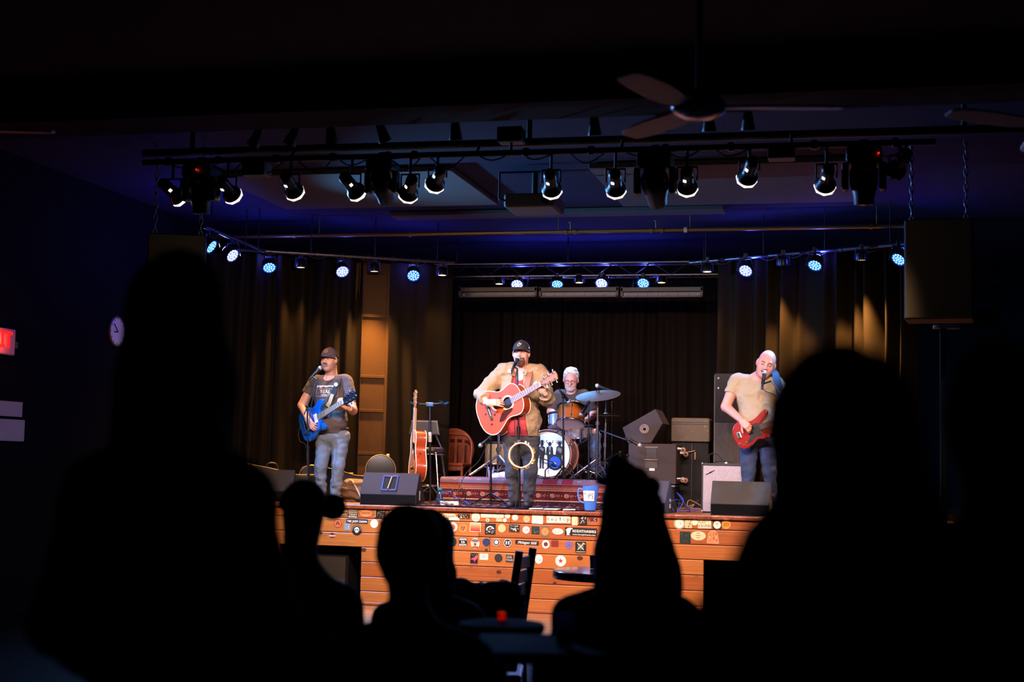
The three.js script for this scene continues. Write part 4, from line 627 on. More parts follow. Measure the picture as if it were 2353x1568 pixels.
{
  const t = thing('bass_drum', 'large bass drum with white head printed with three suited figures', 'drum', BD), R = 0.272, d = 0.42;
  const art = tex(1024, 1024, (g, W) => {
    g.fillStyle = '#f2eeea'; g.fillRect(0, 0, W, W); g.fillStyle = '#17141a';
    const man = (x, s, y0 = 330) => { g.save(); g.translate(x, y0); g.scale(s, s); g.beginPath(); g.ellipse(0, 40, 34, 44, 0, 0, 7); g.fill(); g.beginPath(); g.moveTo(-18, 78); g.lineTo(18, 78); g.lineTo(62, 104); g.lineTo(78, 250); g.lineTo(52, 262); g.lineTo(50, 290); g.lineTo(44, 500); g.lineTo(66, 522); g.lineTo(10, 522); g.lineTo(2, 320); g.lineTo(-6, 522); g.lineTo(-62, 522); g.lineTo(-42, 500); g.lineTo(-48, 290); g.lineTo(-52, 262); g.lineTo(-80, 250); g.lineTo(-62, 104); g.closePath(); g.fill(); g.restore(); };
    man(375, 1.13, 250); g.fillRect(315, 244, 120, 16); g.fillRect(342, 208, 66, 38);                                   // brimmed hat
    man(552, 1.13, 250); g.lineWidth = 13; g.strokeStyle = '#17141a'; for (const s of [-1, 1]) { g.beginPath(); g.moveTo(552 + s * 24, 275); g.quadraticCurveTo(552 + s * 86, 272, 552 + s * 68, 206); g.stroke(); }   // horns
    man(775, 1.13, 235); g.lineWidth = 9; for (let i = 0; i < 7; i++) { g.beginPath(); g.arc(775 + (i - 3) * 18, 245 + (i % 2) * 28, 26, 0, 7); g.stroke(); }
    g.fillStyle = '#f2eeea'; g.beginPath(); g.moveTo(534, 340); g.lineTo(572, 340); g.lineTo(562, 520); g.lineTo(546, 520); g.fill(); g.fillStyle = '#17141a'; g.beginPath(); g.moveTo(547, 346); g.lineTo(560, 346); g.lineTo(564, 470); g.lineTo(542, 470); g.fill();
    g.strokeStyle = '#cdc4bc'; g.lineWidth = 5; for (let i = 0; i < 6; i++) { g.beginPath(); g.ellipse(775 + (i % 3 - 1) * 28, 385 + i * 14, 30, 18, i, 0, 7); g.stroke(); } for (let i = 0; i < 3; i++) { g.beginPath(); g.ellipse(375 + (i - 1) * 20, 390 + i * 16, 26, 14, i, 0, 7); g.stroke(); }
  });
  part(t, 'shell', lathe([[R - 0.008, -d / 2], [R, -d / 2], [R, d / 2], [R - 0.008, d / 2]], 64).rotateX(Math.PI / 2).translate(0, 0, -d / 2), rosy);
  const head = new THREE.CircleGeometry(R - 0.004, 64).translate(0, 0, 0.004); part(t, 'front_head', head, new THREE.MeshStandardMaterial({ map: art, roughness: 0.55, side: THREE.DoubleSide }));
  part(t, 'rear_head', new THREE.CylinderGeometry(R - 0.004, R - 0.004, 0.005, 48).rotateX(Math.PI / 2).translate(0, 0, -d), clearHead);
  for (const z of [0.008, -d]) part(t, 'hoop', lathe([[R - 0.006, -0.019], [R + 0.012, -0.019], [R + 0.014, 0], [R + 0.012, 0.019], [R - 0.006, 0.019], [R - 0.006, -0.019]], 64).rotateX(Math.PI / 2).translate(0, 0, z), hoopWood);
  part(t, 'hoop_inlay', ring(R - 0.004, 0.004, 64, 6).translate(0, 0, 0.028), M('#241820', 0.4));
  for (let i = 0; i < 8; i++) { const a = i * 0.7854 + 0.39, c = V(Math.cos(a), Math.sin(a), 0); part(t, 'claw', rbox(0.024, 0.035, 0.05, 0.006).rotateZ(a - Math.PI / 2).translate(c.x * (R + 0.017), c.y * (R + 0.017), 0.006), chrome); part(t, 'tension_rod', rod(V(c.x * (R + 0.02), c.y * (R + 0.02), 0), V(c.x * (R + 0.02), c.y * (R + 0.02), -0.16), 0.004, 0.004, 6), chrome); part(t, 'lug', rod(V(c.x * (R + 0.014), c.y * (R + 0.014), -0.15), V(c.x * (R + 0.014), c.y * (R + 0.014), -0.2), 0.01), chrome); }
  for (const s of [-1, 1]) part(t, 'spur', rod(V(s * (R - 0.02), -0.1, -0.1), V(s * (R + 0.06), -0.285, 0.06), 0.008), chrome);
  const pc = V(0.088, -0.095, 0.012); part(t, 'port_ring', ring(0.078, 0.012, 40, 8).scale(1, 1, 0.4).translate(pc.x, pc.y, pc.z), M('#0b0b10', 0.5)); part(t, 'port_cover', new THREE.CylinderGeometry(0.07, 0.07, 0.006, 36).rotateX(Math.PI / 2).translate(pc.x, pc.y, pc.z), M('#1d4fb8', 0.6));
  const f = V(BD.x + 0.02, RY, -1.3); const tp = V(BD.x - 0.14, BD.y - 0.02, -1.38), e = V(BD.x + 0.09, BD.y - 0.1, -1.45);
  const s = thing('kick_microphone', 'short microphone poking at the blue port of the bass drum', 'microphone', f); part(s, 'base', lathe([[0, 0.02], [0.07, 0.018], [0.09, 0]], 24), micBody); part(s, 'pole', rod(V(0, 0.01, 0), V(0, 0.1, 0), 0.008), micBody); part(s, 'arm', rod(V(0, 0.1, 0), e.clone().sub(f), 0.006), micBody); part(s, 'second_arm', rod(e.clone().sub(f), tp.sub(f), 0.006), micBody); part(s, 'capsule', rod(e.clone().sub(f), e.clone().sub(f).add(V(0.03, -0.02, 0)), 0.02, 0.016), M('#6a7080', 0.35, 0.6));
}
const tomC = atz(1312, 957, -1.78); drum('rack_tom', 'maple rack tom tilted above the bass drum', tomC, 0.163, 0.21, maple, -0.42, 0.02, 6);
part(scene.getObjectByName('rack_tom'), 'mount_arm', rod(V(0.1, 0.0, -0.12), V(0.14, -0.34, -0.02), 0.012), chrome);
const snC = V(atz(1328, 1010, -2.02).x, RY + 0.56, -2.02); drum('snare_drum', 'silver snare drum behind the bass drum', snC, 0.17, 0.14, M('#b7b3c2', 0.25, 0.7), 0.06, 0, 8);
{ const t = thing('snare_stand', 'chrome snare drum stand with spread basket', 'drum stand', V(snC.x, RY, snC.z)); part(t, 'post', rod(V(0, 0.03, 0), V(0, 0.42, 0), 0.014), chrome); for (let i = 0; i < 3; i++) { const a = 0.5 + i * 2.094; part(t, 'basket_arm', rod(V(0, 0.4, 0), V(Math.cos(a) * 0.17, 0.485, Math.sin(a) * 0.17), 0.008), chrome); part(t, 'leg', rod(V(0, 0.2, 0), V(Math.cos(a) * 0.24, 0.01, Math.sin(a) * 0.24), 0.009), chrome); } }
{ const c = V(atz(1150, 1045, -2.3).x, 0, -2.3), y = atz(1150, 1043, -2.3).y; drum('floor_tom', 'brass coloured floor tom on legs behind the singer', V(c.x, y, c.z), 0.19, 0.26, M('#b08a58', 0.3, 0.5), 0, 0, 6, [[0.2, 0.05, RY - y], [-0.1, 0.18, RY - y], [-0.12, -0.17, RY - y]]); }
{ const c = atz(1281, 968, -1.95); const t = drum('second_tom', 'small clear tom with chrome fittings beside the maple tom', c, 0.11, 0.15, M('#b9b4c4', 0.2, 0.5), -0.3, 0.1, 6); part(t, 'mount_arm', rod(V(0.05, 0, 0), V(0.12, -0.3, 0.1), 0.01), chrome); }
function cymbal(parent, y, R, tilt, m) { const g = lathe([[0.006, 0.022], [0.02, 0.02], [R * 0.17, 0.008], [R * 0.24, 0], [R * 0.6, -0.006], [R, -0.014], [R, -0.016], [R * 0.6, -0.008], [R * 0.24, -0.003], [0.006, 0.018]], 56); const o = part(parent, 'cymbal', g, m); o.position.y = y; o.rotation.set(tilt[0], 0, tilt[1]); return o; }
const cymTex = tex(512, 64, (g, W, H) => { const R = rng(33); g.fillStyle = '#6a5a50'; g.fillRect(0, 0, W, H); for (let i = 0; i < 300; i++) { g.globalAlpha = 0.12; g.fillStyle = R() < 0.5 ? '#4a3c34' : '#86766a'; g.fillRect(0, R() * H, W, 0.5 + R()); } g.globalAlpha = 1; });
const cymMat = new THREE.MeshStandardMaterial({ map: cymTex, roughness: 0.5, metalness: 0.35 });
function tripod(t, h, spread, a0, r = 0.012) { for (let i = 0; i < 3; i++) { const a = a0 + i * 2.094, e = V(Math.cos(a) * spread, 0.012, Math.sin(a) * spread); part(t, 'leg', [rod(V(0, h, 0), e, r), rod(V(Math.cos(a) * spread * 0.5, h * 0.5, Math.sin(a) * spread * 0.5), V(0, h * 0.28, 0), r * 0.7)], chrome); part(t, 'rubber_foot', ball(0.018, e), rubber); } }
{
  const z = -1.6, p = atz(1374, 907, z), t = thing('crash_cymbal', 'large crash cymbal on a straight chrome stand', 'cymbal', V(p.x, RY, z)), H = p.y - RY;
  part(t, 'pole', [rod(V(0, 0.02, 0), V(0, H * 0.62, 0), 0.018), rod(V(0, H * 0.62, 0), V(0, H * 0.96, 0), 0.013)], chrome); part(t, 'tilter', rod(V(0, H * 0.95, 0), V(0, H + 0.05, 0), 0.006), chrome); part(t, 'wing_nut', [rbox(0.05, 0.012, 0.012, 0.004, 0, H + 0.04, 0), rod(V(0, H + 0.018, 0), V(0, H + 0.035, 0), 0.02)], M('#2a2630', 0.5)); for (const y of [0.28, 0.66]) part(t, 'collar', rod(V(0, H * y - 0.02, 0), V(0, H * y + 0.02, 0), 0.026), chrome);
  tripod(t, 0.24, 0.3, 0.9, 0.013); cymbal(t, H, 0.262, [0.3, 0.06], cymMat);
}
{
  const z = -1.95, p = atz(1392, 953, z), t = thing('hi_hat', 'closed hi-hat cymbals on a chrome pedal stand', 'cymbal', V(p.x, RY, z)), H = p.y - RY;
  part(t, 'pole', rod(V(0, 0.02, 0), V(0, H - 0.1, 0), 0.016), chrome); part(t, 'pull_rod', rod(V(0, H - 0.1, 0), V(0, H + 0.17, 0), 0.004), chrome); part(t, 'hi_hat_clutch', rod(V(0, H + 0.02, 0), V(0, H + 0.065, 0), 0.013), chrome); part(t, 'collar', rod(V(0, H * 0.5, 0), V(0, H * 0.56, 0), 0.026), chrome); tripod(t, 0.22, 0.24, 0.3); cymbal(t, H, 0.172, [0.02, 0], cymMat); const b = cymbal(t, H - 0.012, 0.172, [0, 0], cymMat); b.scale.y = -1;
  part(t, 'pedal', rbox(0.09, 0.02, 0.26, 0.006, 0, 0.06, -0.14), chrome);
}
{
  const z = -1.75, p = atz(1146, 990, z), t = thing('chrome_stand', 'chrome drum hardware stand with spread legs left of the singer', 'stand', V(p.x, RY, z)), H = 0.75;
  part(t, 'pole', rod(V(0, 0.02, 0), V(0, H, 0), 0.016), chrome); part(t, 'collar', rod(V(0, 0.3, 0), V(0, 0.35, 0), 0.026), chrome); tripod(t, 0.26, 0.34, 2.7, 0.016); part(t, 'arm', rod(V(0, H, 0), V(0.12, H + 0.02, -0.1), 0.012), chrome);
}
{ // drum stool, bass drum pedal hidden; cups and a towel on the riser
  const cup = (px, py, z, l) => { const p = atz(px, py, z), t = thing('plastic_cup', l, 'cup', V(p.x, RY, z), 0, 'clear cups on the riser'), cm = new THREE.MeshPhysicalMaterial({ color: '#eceaf4', roughness: 0.08, transmission: 0.85, thickness: 0 }); part(t, 'cup', lathe([[0, 0.002], [0.03, 0.002], [0.041, 0.12], [0.043, 0.122], [0.039, 0.12], [0.028, 0.004]], 28), cm); part(t, 'drink', lathe([[0, 0.005], [0.027, 0.005], [0.033, 0.06], [0, 0.06]], 24), M('#c8c4dc', 0.1, 0, { transmission: 0.8, thickness: 0.05 })); };
  cup(1128, 1092, -1.36, 'clear plastic cup on the riser left of the singer'); cup(1199, 1092, -1.36, 'clear plastic cup between the singer legs on the riser');
  const p = atz(1147, 1097, -1.33), f = blend([egg(V(0, 0.02, 0), V(0.085, 0.035, 0.06)), egg(V(0.05, 0.035, 0.0), V(0.05, 0.035, 0.05)), egg(V(-0.04, 0.015, 0.02), V(0.05, 0.025, 0.05))]);
  const tw = one('towel', sdfMesh((x, y, z) => Math.max(f(x, y, z) + 0.008 * noise(x * 40, y * 40, z * 40), -y), [-0.16, -0.02, -0.1], [0.16, 0.1, 0.1], 0.007), M('#e4e0e6', 0.95), 'crumpled white towel on the riser left of the singer', 'towel'); tw.position.set(p.x, RY, -1.33);
}
// ================================================================ guitars (neck along +x, face along +z, origin at the body's middle)
function frameTo(A, B, n) { const x = B.clone().sub(A).normalize(), z = n.clone().addScaledVector(x, -n.dot(x)).normalize(), y = z.clone().cross(x); return basis(x, y, z, A); }
function putFrame(t, m, s) { m.decompose(t.position, t.quaternion, t.scale); t.scale.setScalar(s); }
const fretWood = M('#4a2c20', 0.5), fretPale = M('#a88e78', 0.5), pearl = M('#e8e0d0', 0.3), gold = M('#c8a050', 0.3, 0.8);
function neckParts(t, x0, x1, w0, w1, z, board, nFrets, strings, xb, headPts, headMat, tuners) {
  const shape = new THREE.Shape([[x0, -w0], [x1, -w1], [x1, w1], [x0, w0]].map((p) => new THREE.Vector2(...p)));
  part(t, 'fretboard', new THREE.ExtrudeGeometry(shape, { depth: 0.006, bevelEnabled: false }).translate(0, 0, z), board);
  part(t, 'neck', rod(V(x0 + 0.02, 0, 0), V(x1, 0, 0), w0 * 0.96, w1 * 0.96, 16).scale(1, 1, 0.6).translate(0, 0, z - 0.013), M('#9a6238', 0.4));
  const L = (x1 - xb), fr = []; for (let i = 1; i <= nFrets; i++) { const x = x1 - L * (1 - Math.pow(2, -i / 12)); if (x > x0) fr.push(x); }
  for (const x of fr) part(t, 'fret', box(0.0028, 2 * mix(w0, w1, (x - x0) / (x1 - x0)), 0.002, x, 0, z + 0.007), steel);
  part(t, 'nut', box(0.005, 2 * w1, 0.008, x1, 0, z + 0.006), pearl);
  const h = part(t, 'headstock', extrude(headPts, 0.015, 0.003).translate(0, 0, z - 0.012), headMat);
  for (const [x, y, s] of tuners) { part(h, 'tuner', [rod(V(x, y, z), V(x, y, z + 0.016), 0.0055), rod(V(x, y, z - 0.006), V(x, y + s * 0.026, z - 0.006), 0.004), rbox(0.016, 0.012, 0.007, 0.003, x, y + s * 0.032, z - 0.006)], chrome); }
  for (let i = 0; i < strings; i++) { const k = (i / (strings - 1) - 0.5) * 2, tn = tuners[i]; part(t, 'string', [rod(V(xb, k * w0 * 0.82, z + 0.012), V(x1, k * w1 * 0.82, z + 0.0095), 0.0009, 0.0009, 4), rod(V(x1, k * w1 * 0.82, z + 0.0095), V(tn[0], tn[1], z + 0.01), 0.0009, 0.0009, 4)], steel); }
}
const headElectric = [[0.44, -0.022], [0.47, -0.04], [0.6, -0.046], [0.62, -0.02], [0.61, 0.0], [0.62, 0.022], [0.6, 0.046], [0.47, 0.04], [0.44, 0.022]];
const headFlat = [[0.47, -0.022], [0.5, -0.034], [0.645, -0.04], [0.655, 0], [0.645, 0.04], [0.5, 0.034], [0.47, 0.022]];
const six = (a, b) => [0, 1, 2].map((i) => [a + (b - a) * i / 2, -0.027, -1]).reverse().concat([0, 1, 2].map((i) => [a + (b - a) * i / 2, 0.027, 1]));
function electricGuitar(name, label, m, s) {
  const t = thing(name, label, 'guitar'); putFrame(t, m, s);
  const paintBlue = new THREE.MeshPhysicalMaterial({ color: '#0a58b8', roughness: 0.25, metalness: 0.2, clearcoat: 1, clearcoatRoughness: 0.08 });
  const body = [[-0.2, 0.02], [-0.19, 0.1], [-0.13, 0.155], [-0.05, 0.15], [0.01, 0.12], [0.06, 0.125], [0.12, 0.15], [0.165, 0.14], [0.16, 0.1], [0.11, 0.05], [0.12, 0.0], [0.1, -0.05], [0.13, -0.1], [0.12, -0.13], [0.07, -0.125], [0.02, -0.11], [-0.04, -0.14], [-0.12, -0.155], [-0.18, -0.11]];
  part(t, 'body', extrude(body, 0.045, 0.01, true).translate(0, 0, -0.022), paintBlue);
  neckParts(t, 0.08, 0.44, 0.027, 0.022, 0.022, fretPale, 22, 6, -0.1, headElectric, M('#141216', 0.3), six(0.485, 0.58));
  for (const x of [0.045, -0.05]) part(t, 'pickup', rbox(0.038, 0.085, 0.012, 0.004, x, 0, 0.027), M('#d8d0c0', 0.4)); part(t, 'bridge', rbox(0.022, 0.09, 0.014, 0.004, -0.1, 0, 0.028), chrome); part(t, 'tailpiece', rbox(0.014, 0.09, 0.012, 0.004, -0.13, 0, 0.028), chrome);
  for (const [x, y] of [[-0.09, -0.095], [-0.13, -0.08]]) part(t, 'knob', new THREE.CylinderGeometry(0.011, 0.012, 0.014, 16).rotateX(Math.PI / 2).translate(x, y, 0.03), M('#20242c', 0.3)); part(t, 'switch', rod(V(0.05, 0.1, 0.02), V(0.055, 0.1, 0.045), 0.003), chrome);
  return t;
}
function acousticGuitar(name, label, m, s, topColor = '#a85634') {
  const t = thing(name, label, 'guitar'); putFrame(t, m, s);
  const half = [[-0.25, 0], [-0.248, 0.06], [-0.225, 0.135], [-0.17, 0.19], [-0.1, 0.2], [-0.03, 0.17], [0.03, 0.135], [0.08, 0.128], [0.14, 0.142], [0.19, 0.14], [0.23, 0.105], [0.248, 0.05], [0.25, 0]], pts = [...half, ...half.slice(1, -1).reverse().map(([x, y]) => [x, -y])];
  const spl = new THREE.SplineCurve([...pts, pts[0]].map((p) => new THREE.Vector2(...p))).getPoints(140).slice(0, -1), sh = new THREE.Shape(spl), hole = new THREE.Path(); hole.absellipse(0.09, 0, 0.051, 0.051, 0, Math.PI * 2); sh.holes.push(hole);
  const topMat = M(topColor, 0.35, 0, { clearcoat: 0.6, clearcoatRoughness: 0.15, map: floorWood(120, '#f0c8b0', '#c07048', 512, 256, 400) });
  part(t, 'soundboard', boxUV(new THREE.ExtrudeGeometry(sh, { depth: 0.004, bevelEnabled: false, curveSegments: 24 }).translate(0, 0, 0.05), 0, 0, 2), topMat);
  const side = M('#a04c22', 0.35, 0, { clearcoat: 0.6, map: floorWood(121, '#e8a878', '#8a3c14', 512, 256, 500) });
  part(t, 'back', boxUV(new THREE.ExtrudeGeometry(new THREE.Shape(spl), { depth: 0.004, bevelEnabled: false }).translate(0, 0, -0.05), 0, 0, 2), side);
  { const P = [], UV = [], I = [], n = spl.length; for (let i = 0; i <= n; i++) { const p = spl[i % n]; P.push(p.x, p.y, -0.05, p.x, p.y, 0.052); UV.push(i / n * 3, 0, i / n * 3, 0.3); if (i < n) I.push(2 * i, 2 * i + 2, 2 * i + 1, 2 * i + 1, 2 * i + 2, 2 * i + 3); } const g = new THREE.BufferGeometry(); g.setAttribute('position', new THREE.Float32BufferAttribute(P, 3)); g.setAttribute('uv', new THREE.Float32BufferAttribute(UV, 2)); g.setIndex(I); g.computeVertexNormals(); const sm = side.clone(); sm.side = THREE.DoubleSide; part(t, 'side', g, sm); }
  const b3 = spl.map((p) => V(p.x, p.y, 0.053)); part(t, 'binding', tube(b3, 0.004, 160, 5, true), M('#e0cba8', 0.4)); part(t, 'rear_binding', tube(spl.map((p) => V(p.x, p.y, -0.05)), 0.004, 160, 5, true), M('#e0cba8', 0.4));
  part(t, 'rosette', new THREE.RingGeometry(0.052, 0.068, 48).translate(0.09, 0, 0.0548), M('#d9a878', 0.4)); part(t, 'inside', new THREE.CircleGeometry(0.056, 30).translate(0.09, 0, 0.03), M('#160a06', 0.9));
  part(t, 'pickguard', extrude([[0.075, -0.055], [0.02, -0.05], [-0.03, -0.085], [-0.05, -0.12], [0.0, -0.125], [0.05, -0.1], [0.1, -0.085], [0.12, -0.062]], 0.002, 0, true).translate(0, 0, 0.0545), M('#3a1410', 0.25)); part(t, 'bridge', rbox(0.026, 0.14, 0.01, 0.004, -0.12, 0, 0.058), M('#2a1610', 0.5)); part(t, 'saddle', rbox(0.004, 0.07, 0.006, 0.001, -0.112, 0, 0.065), pearl);
  neckParts(t, 0.13, 0.47, 0.028, 0.022, 0.055, fretPale, 20, 6, -0.112, headFlat, M('#8a5a34', 0.4), six(0.52, 0.625));
  return t;
}
function bassGuitar(name, label, m, s) {
  const t = thing(name, label, 'guitar'); putFrame(t, m, s);
  const red = new THREE.MeshPhysicalMaterial({ color: '#8e0a0c', roughness: 0.25, metalness: 0.1, clearcoat: 1, clearcoatRoughness: 0.08 });
  const body = [[-0.235, 0.0], [-0.22, 0.09], [-0.15, 0.15], [-0.06, 0.14], [0.0, 0.11], [0.08, 0.12], [0.18, 0.165], [0.23, 0.16], [0.225, 0.12], [0.13, 0.05], [0.12, 0.0], [0.1, -0.05], [0.17, -0.11], [0.165, -0.14], [0.1, -0.135], [0.02, -0.115], [-0.06, -0.15], [-0.15, -0.165], [-0.215, -0.1]];
  part(t, 'body', extrude(body, 0.045, 0.01, true).translate(0, 0, -0.022), red);
  part(t, 'pickguard', extrude([[0.12, 0.045], [0.06, 0.06], [-0.02, 0.05], [-0.05, 0.02], [-0.04, -0.06], [-0.1, -0.1], [-0.06, -0.125], [0.02, -0.09], [0.09, -0.1], [0.1, -0.03]], 0.003, 0.0008, true).translate(0, 0, 0.023), M('#121014', 0.3));
  neckParts(t, 0.1, 0.66, 0.031, 0.021, 0.022, fretWood, 20, 4, -0.15, [[0.66, -0.022], [0.69, -0.04], [0.84, -0.05], [0.87, -0.02], [0.84, 0.03], [0.72, 0.045], [0.66, 0.022]], M('#8e0a0c', 0.3), [0.84, 0.795, 0.75, 0.705].map((x) => [x, 0.03, 1]));
  part(t, 'bridge', rbox(0.05, 0.075, 0.014, 0.004, -0.165, 0, 0.028), chrome); for (const k of [-0.025, -0.008, 0.008, 0.025]) part(t, 'saddle', rod(V(-0.17, k, 0.037), V(-0.145, k, 0.037), 0.0055), chrome); for (const y of [0.02, -0.02]) part(t, 'pickup', rbox(0.055, 0.034, 0.014, 0.005, -0.01 + (y > 0 ? 0.012 : -0.012), y, 0.029), black);
  for (const [x, y] of [[-0.1, -0.105], [-0.14, -0.12], [-0.19, -0.09]]) part(t, 'knob', new THREE.CylinderGeometry(0.011, 0.012, 0.016, 16).rotateX(Math.PI / 2).translate(x, y, 0.031), chrome);
  return t;
}
const GA = atz(724, 967, -0.44), GB = atz(822, 905.5, -0.1), SA = atz(1157, 937, -0.2), SB = atz(1288, 862, 0.06), BA = atz(1730, 990, -0.42), BB = atz(1893, 925, -0.2);
electricGuitar('electric_guitar', 'glossy blue electric guitar held by the guitarist', frameTo(GA, GB, V(-0.25, 0.12, 1)), GA.distanceTo(GB) / 0.62);
acousticGuitar('acoustic_guitar', 'orange brown acoustic guitar strummed by the singer', frameTo(SA, SB, V(0.0, 0.18, 1)), SA.distanceTo(SB) / 0.655);
bassGuitar('bass_guitar', 'shiny red bass guitar held by the bald player', frameTo(BA, BB, V(-0.1, 0.15, 1)), BA.distanceTo(BB) / 0.87);
{ // acoustic on a hanging stand, seen edge-on, next to the bar stool
  const z = -0.95, A = atz(961, 1048, z), B = atz(967, 897, z - 0.04);
  const t = acousticGuitar('standing_guitar', 'acoustic guitar seen edge-on hanging on a stand', frameTo(A, B, V(-0.93, 0, 0.5)), A.distanceTo(B) / 0.655, '#b87a50');
  const f = V(atz(990, 1100, z - 0.12).x, STAGE, z - 0.12), top = atz(988, 930, z - 0.12).sub(f), s = thing('guitar_stand', 'double guitar stand with blue lit padded yokes', 'guitar stand', f), m = M('#101014', 0.4, 0.4);
  part(s, 'pole', rod(V(0, 0.01, 0), top, 0.014), m); part(s, 'clutch', rod(top.clone().multiplyScalar(0.62), top.clone().multiplyScalar(0.72), 0.022), M('#b8b0a8', 0.4, 0.4)); for (let i = 0; i < 3; i++) part(s, 'leg', rod(V(0, 0.2, 0), V(Math.cos(i * 2.094 + 0.5) * 0.26, 0.012, Math.sin(i * 2.094 + 0.5) * 0.26), 0.01), m);
  const yl = atz(953, 929, z - 0.06).sub(f), yr = atz(1022, 927, z - 0.06).sub(f), pad = M('#1c4a78', 0.5);
  part(s, 'arm', [rod(top, yl, 0.011), rod(top, yr, 0.011)], m); for (const y of [yl, yr]) part(s, 'yoke', [tube([y.clone().add(V(0.05, 0.01, 0.03)), y.clone().add(V(0, -0.01, -0.01)), y.clone().add(V(-0.02, 0.01, 0.05)), y.clone().add(V(-0.03, 0.02, 0.09))], 0.012, 20, 8)], pad); part(s, 'head_block', rbox(0.1, 0.05, 0.05, 0.015, top.x, top.y, top.z), pad);
  part(s, 'rest_arm', rod(top.clone().multiplyScalar(0.12), V(-0.14, top.y * 0.12, 0.1), 0.01), m);
}
// ================================================================ people
const skinMat = (rough = 0.55) => new THREE.MeshPhysicalMaterial({ vertexColors: true, roughness: rough, clearcoat: 0.1, clearcoatRoughness: 0.6 });
function handParts(W, D, N, th, curl, o = {}) {          // W wrist, D towards the fingers, N out of the palm, th side of the thumb
  D = D.clone().normalize(); N = N.clone().addScaledVector(D, -N.dot(D)).normalize(); const Sd = D.clone().cross(N).multiplyScalar(th), L = [], s = o.s || 1;
  const P = (d, n, t) => W.clone().addScaledVector(D, d * s).addScaledVector(N, n * s).addScaledVector(Sd, t * s);
  const K = [[0.092, 0.028], [0.096, 0.009], [0.092, -0.01], [0.082, -0.027]], len = [[0.042, 0.026, 0.021], [0.046, 0.029, 0.022], [0.043, 0.027, 0.021], [0.034, 0.021, 0.018]];
  L.push(cone(P(-0.03, 0, 0), P(0.02, 0, 0), 0.027 * s, 0.027 * s, 0.02));
  K.forEach(([d, t], i) => L.push(cone(P(0.012, 0, t * 0.6), P(d, 0, t), 0.019 * s, 0.0125 * s, 0.02)));
  L.push(cone(P(0.01, 0.006, 0.018), P(0.045, 0.012, 0.034), 0.02 * s, 0.015 * s, 0.015));
  K.forEach(([d, t], i) => {
    let p = P(d, 0, t), a = 0; const c = Array.isArray(curl[0]) ? curl[i] : curl, fan = (o.fan || 0.06) * (1.5 - i);
    len[i].forEach((l, k) => { a += c[k]; const dir = D.clone().multiplyScalar(Math.cos(a)).addScaledVector(N, Math.sin(a)).addScaledVector(Sd, fan * Math.cos(a)).normalize(), q = p.clone().addScaledVector(dir, l * s); L.push(cone(p, q, (0.0105 - k * 0.001) * s, (0.0095 - k * 0.001) * s, 0.006)); p = q; });
  });
  const [td, tn, ts] = o.thumb || [0.55, 0.35, 0.75], t0 = P(0.04, 0.012, 0.035), t1 = t0.clone().addScaledVector(D, td * 0.042 * s).addScaledVector(N, tn * 0.042 * s).addScaledVector(Sd, ts * 0.042 * s), t2 = t1.clone().addScaledVector(D, (td + 0.3) * 0.03 * s).addScaledVector(N, tn * 0.03 * s).addScaledVector(Sd, (ts - 0.3) * 0.03 * s);
  L.push(cone(t0, t1, 0.014 * s, 0.0115 * s, 0.01), cone(t1, t2, 0.0115 * s, 0.0095 * s, 0.004));
  return { prims: L, centre: P(0.07, 0, 0) };
}
const near = (c, r, h, list) => sdfMesh(blend(list), [c.x - r, c.y - r, c.z - r], [c.x + r, c.y + r, c.z + r], h);
function headSDF(o) {
  const f = o.fat || 0, m = o.mouth || 0;
  return blend([egg(V(0, 0.038, -0.012), V(0.078, 0.096, 0.1), 0), egg(V(0, -0.01, 0.02), V(0.068 + f * 0.4, 0.085, 0.078), 0.03), egg(V(0, -0.06, 0.026), V(0.056 + f, 0.062, 0.068), 0.03), egg(V(0, -0.098, 0.062), V(0.03 + f * 0.5, 0.024, 0.028), 0.025), cone(V(-0.03, 0.03, 0.08), V(0.03, 0.03, 0.08), 0.013, 0.013, 0.02), cone(V(-0.045, -0.025, 0.062), V(-0.04, -0.035, 0.06), 0.022, 0.022, 0.02), cone(V(0.045, -0.025, 0.062), V(0.04, -0.035, 0.06), 0.022, 0.022, 0.02),
    sub(egg(V(-0.032, 0.01, 0.1), V(0.02, 0.012, 0.02), 0.012)), sub(egg(V(0.032, 0.01, 0.1), V(0.02, 0.012, 0.02), 0.012)), egg(V(-0.032, 0.009, 0.078), V(0.015, 0.012, 0.012), 0.004), egg(V(0.032, 0.009, 0.078), V(0.015, 0.012, 0.012), 0.004),
    cone(V(0, 0.022, 0.09), V(0, -0.024, 0.113), 0.0085, 0.014, 0.012), egg(V(-0.014, -0.028, 0.1), V(0.011, 0.009, 0.011), 0.008), egg(V(0.014, -0.028, 0.1), V(0.011, 0.009, 0.011), 0.008),
    cone(V(-0.02, -0.05, 0.088), V(0.02, -0.05, 0.088), 0.0075, 0.0075, 0.006), cone(V(-0.017, -0.066 - m * 0.5, 0.086), V(0.017, -0.066 - m * 0.5, 0.086), 0.008, 0.008, 0.006), sub(egg(V(0, -0.058 - m * 0.2, 0.098), V(0.024 + m, 0.0025 + m * 0.45, 0.016), 0.004)),
    egg(V(-0.08, 0.0, -0.004), V(0.012, 0.034, 0.021), 0.01, new THREE.Quaternion().setFromEuler(new THREE.Euler(0.2, -0.35, 0))), egg(V(0.08, 0.0, -0.004), V(0.012, 0.034, 0.021), 0.01, new THREE.Quaternion().setFromEuler(new THREE.Euler(0.2, 0.35, 0))), cone(V(0, -0.05, -0.03), V(0, -0.16, -0.045), 0.052 + f, 0.056 + f, 0.03)]);
}
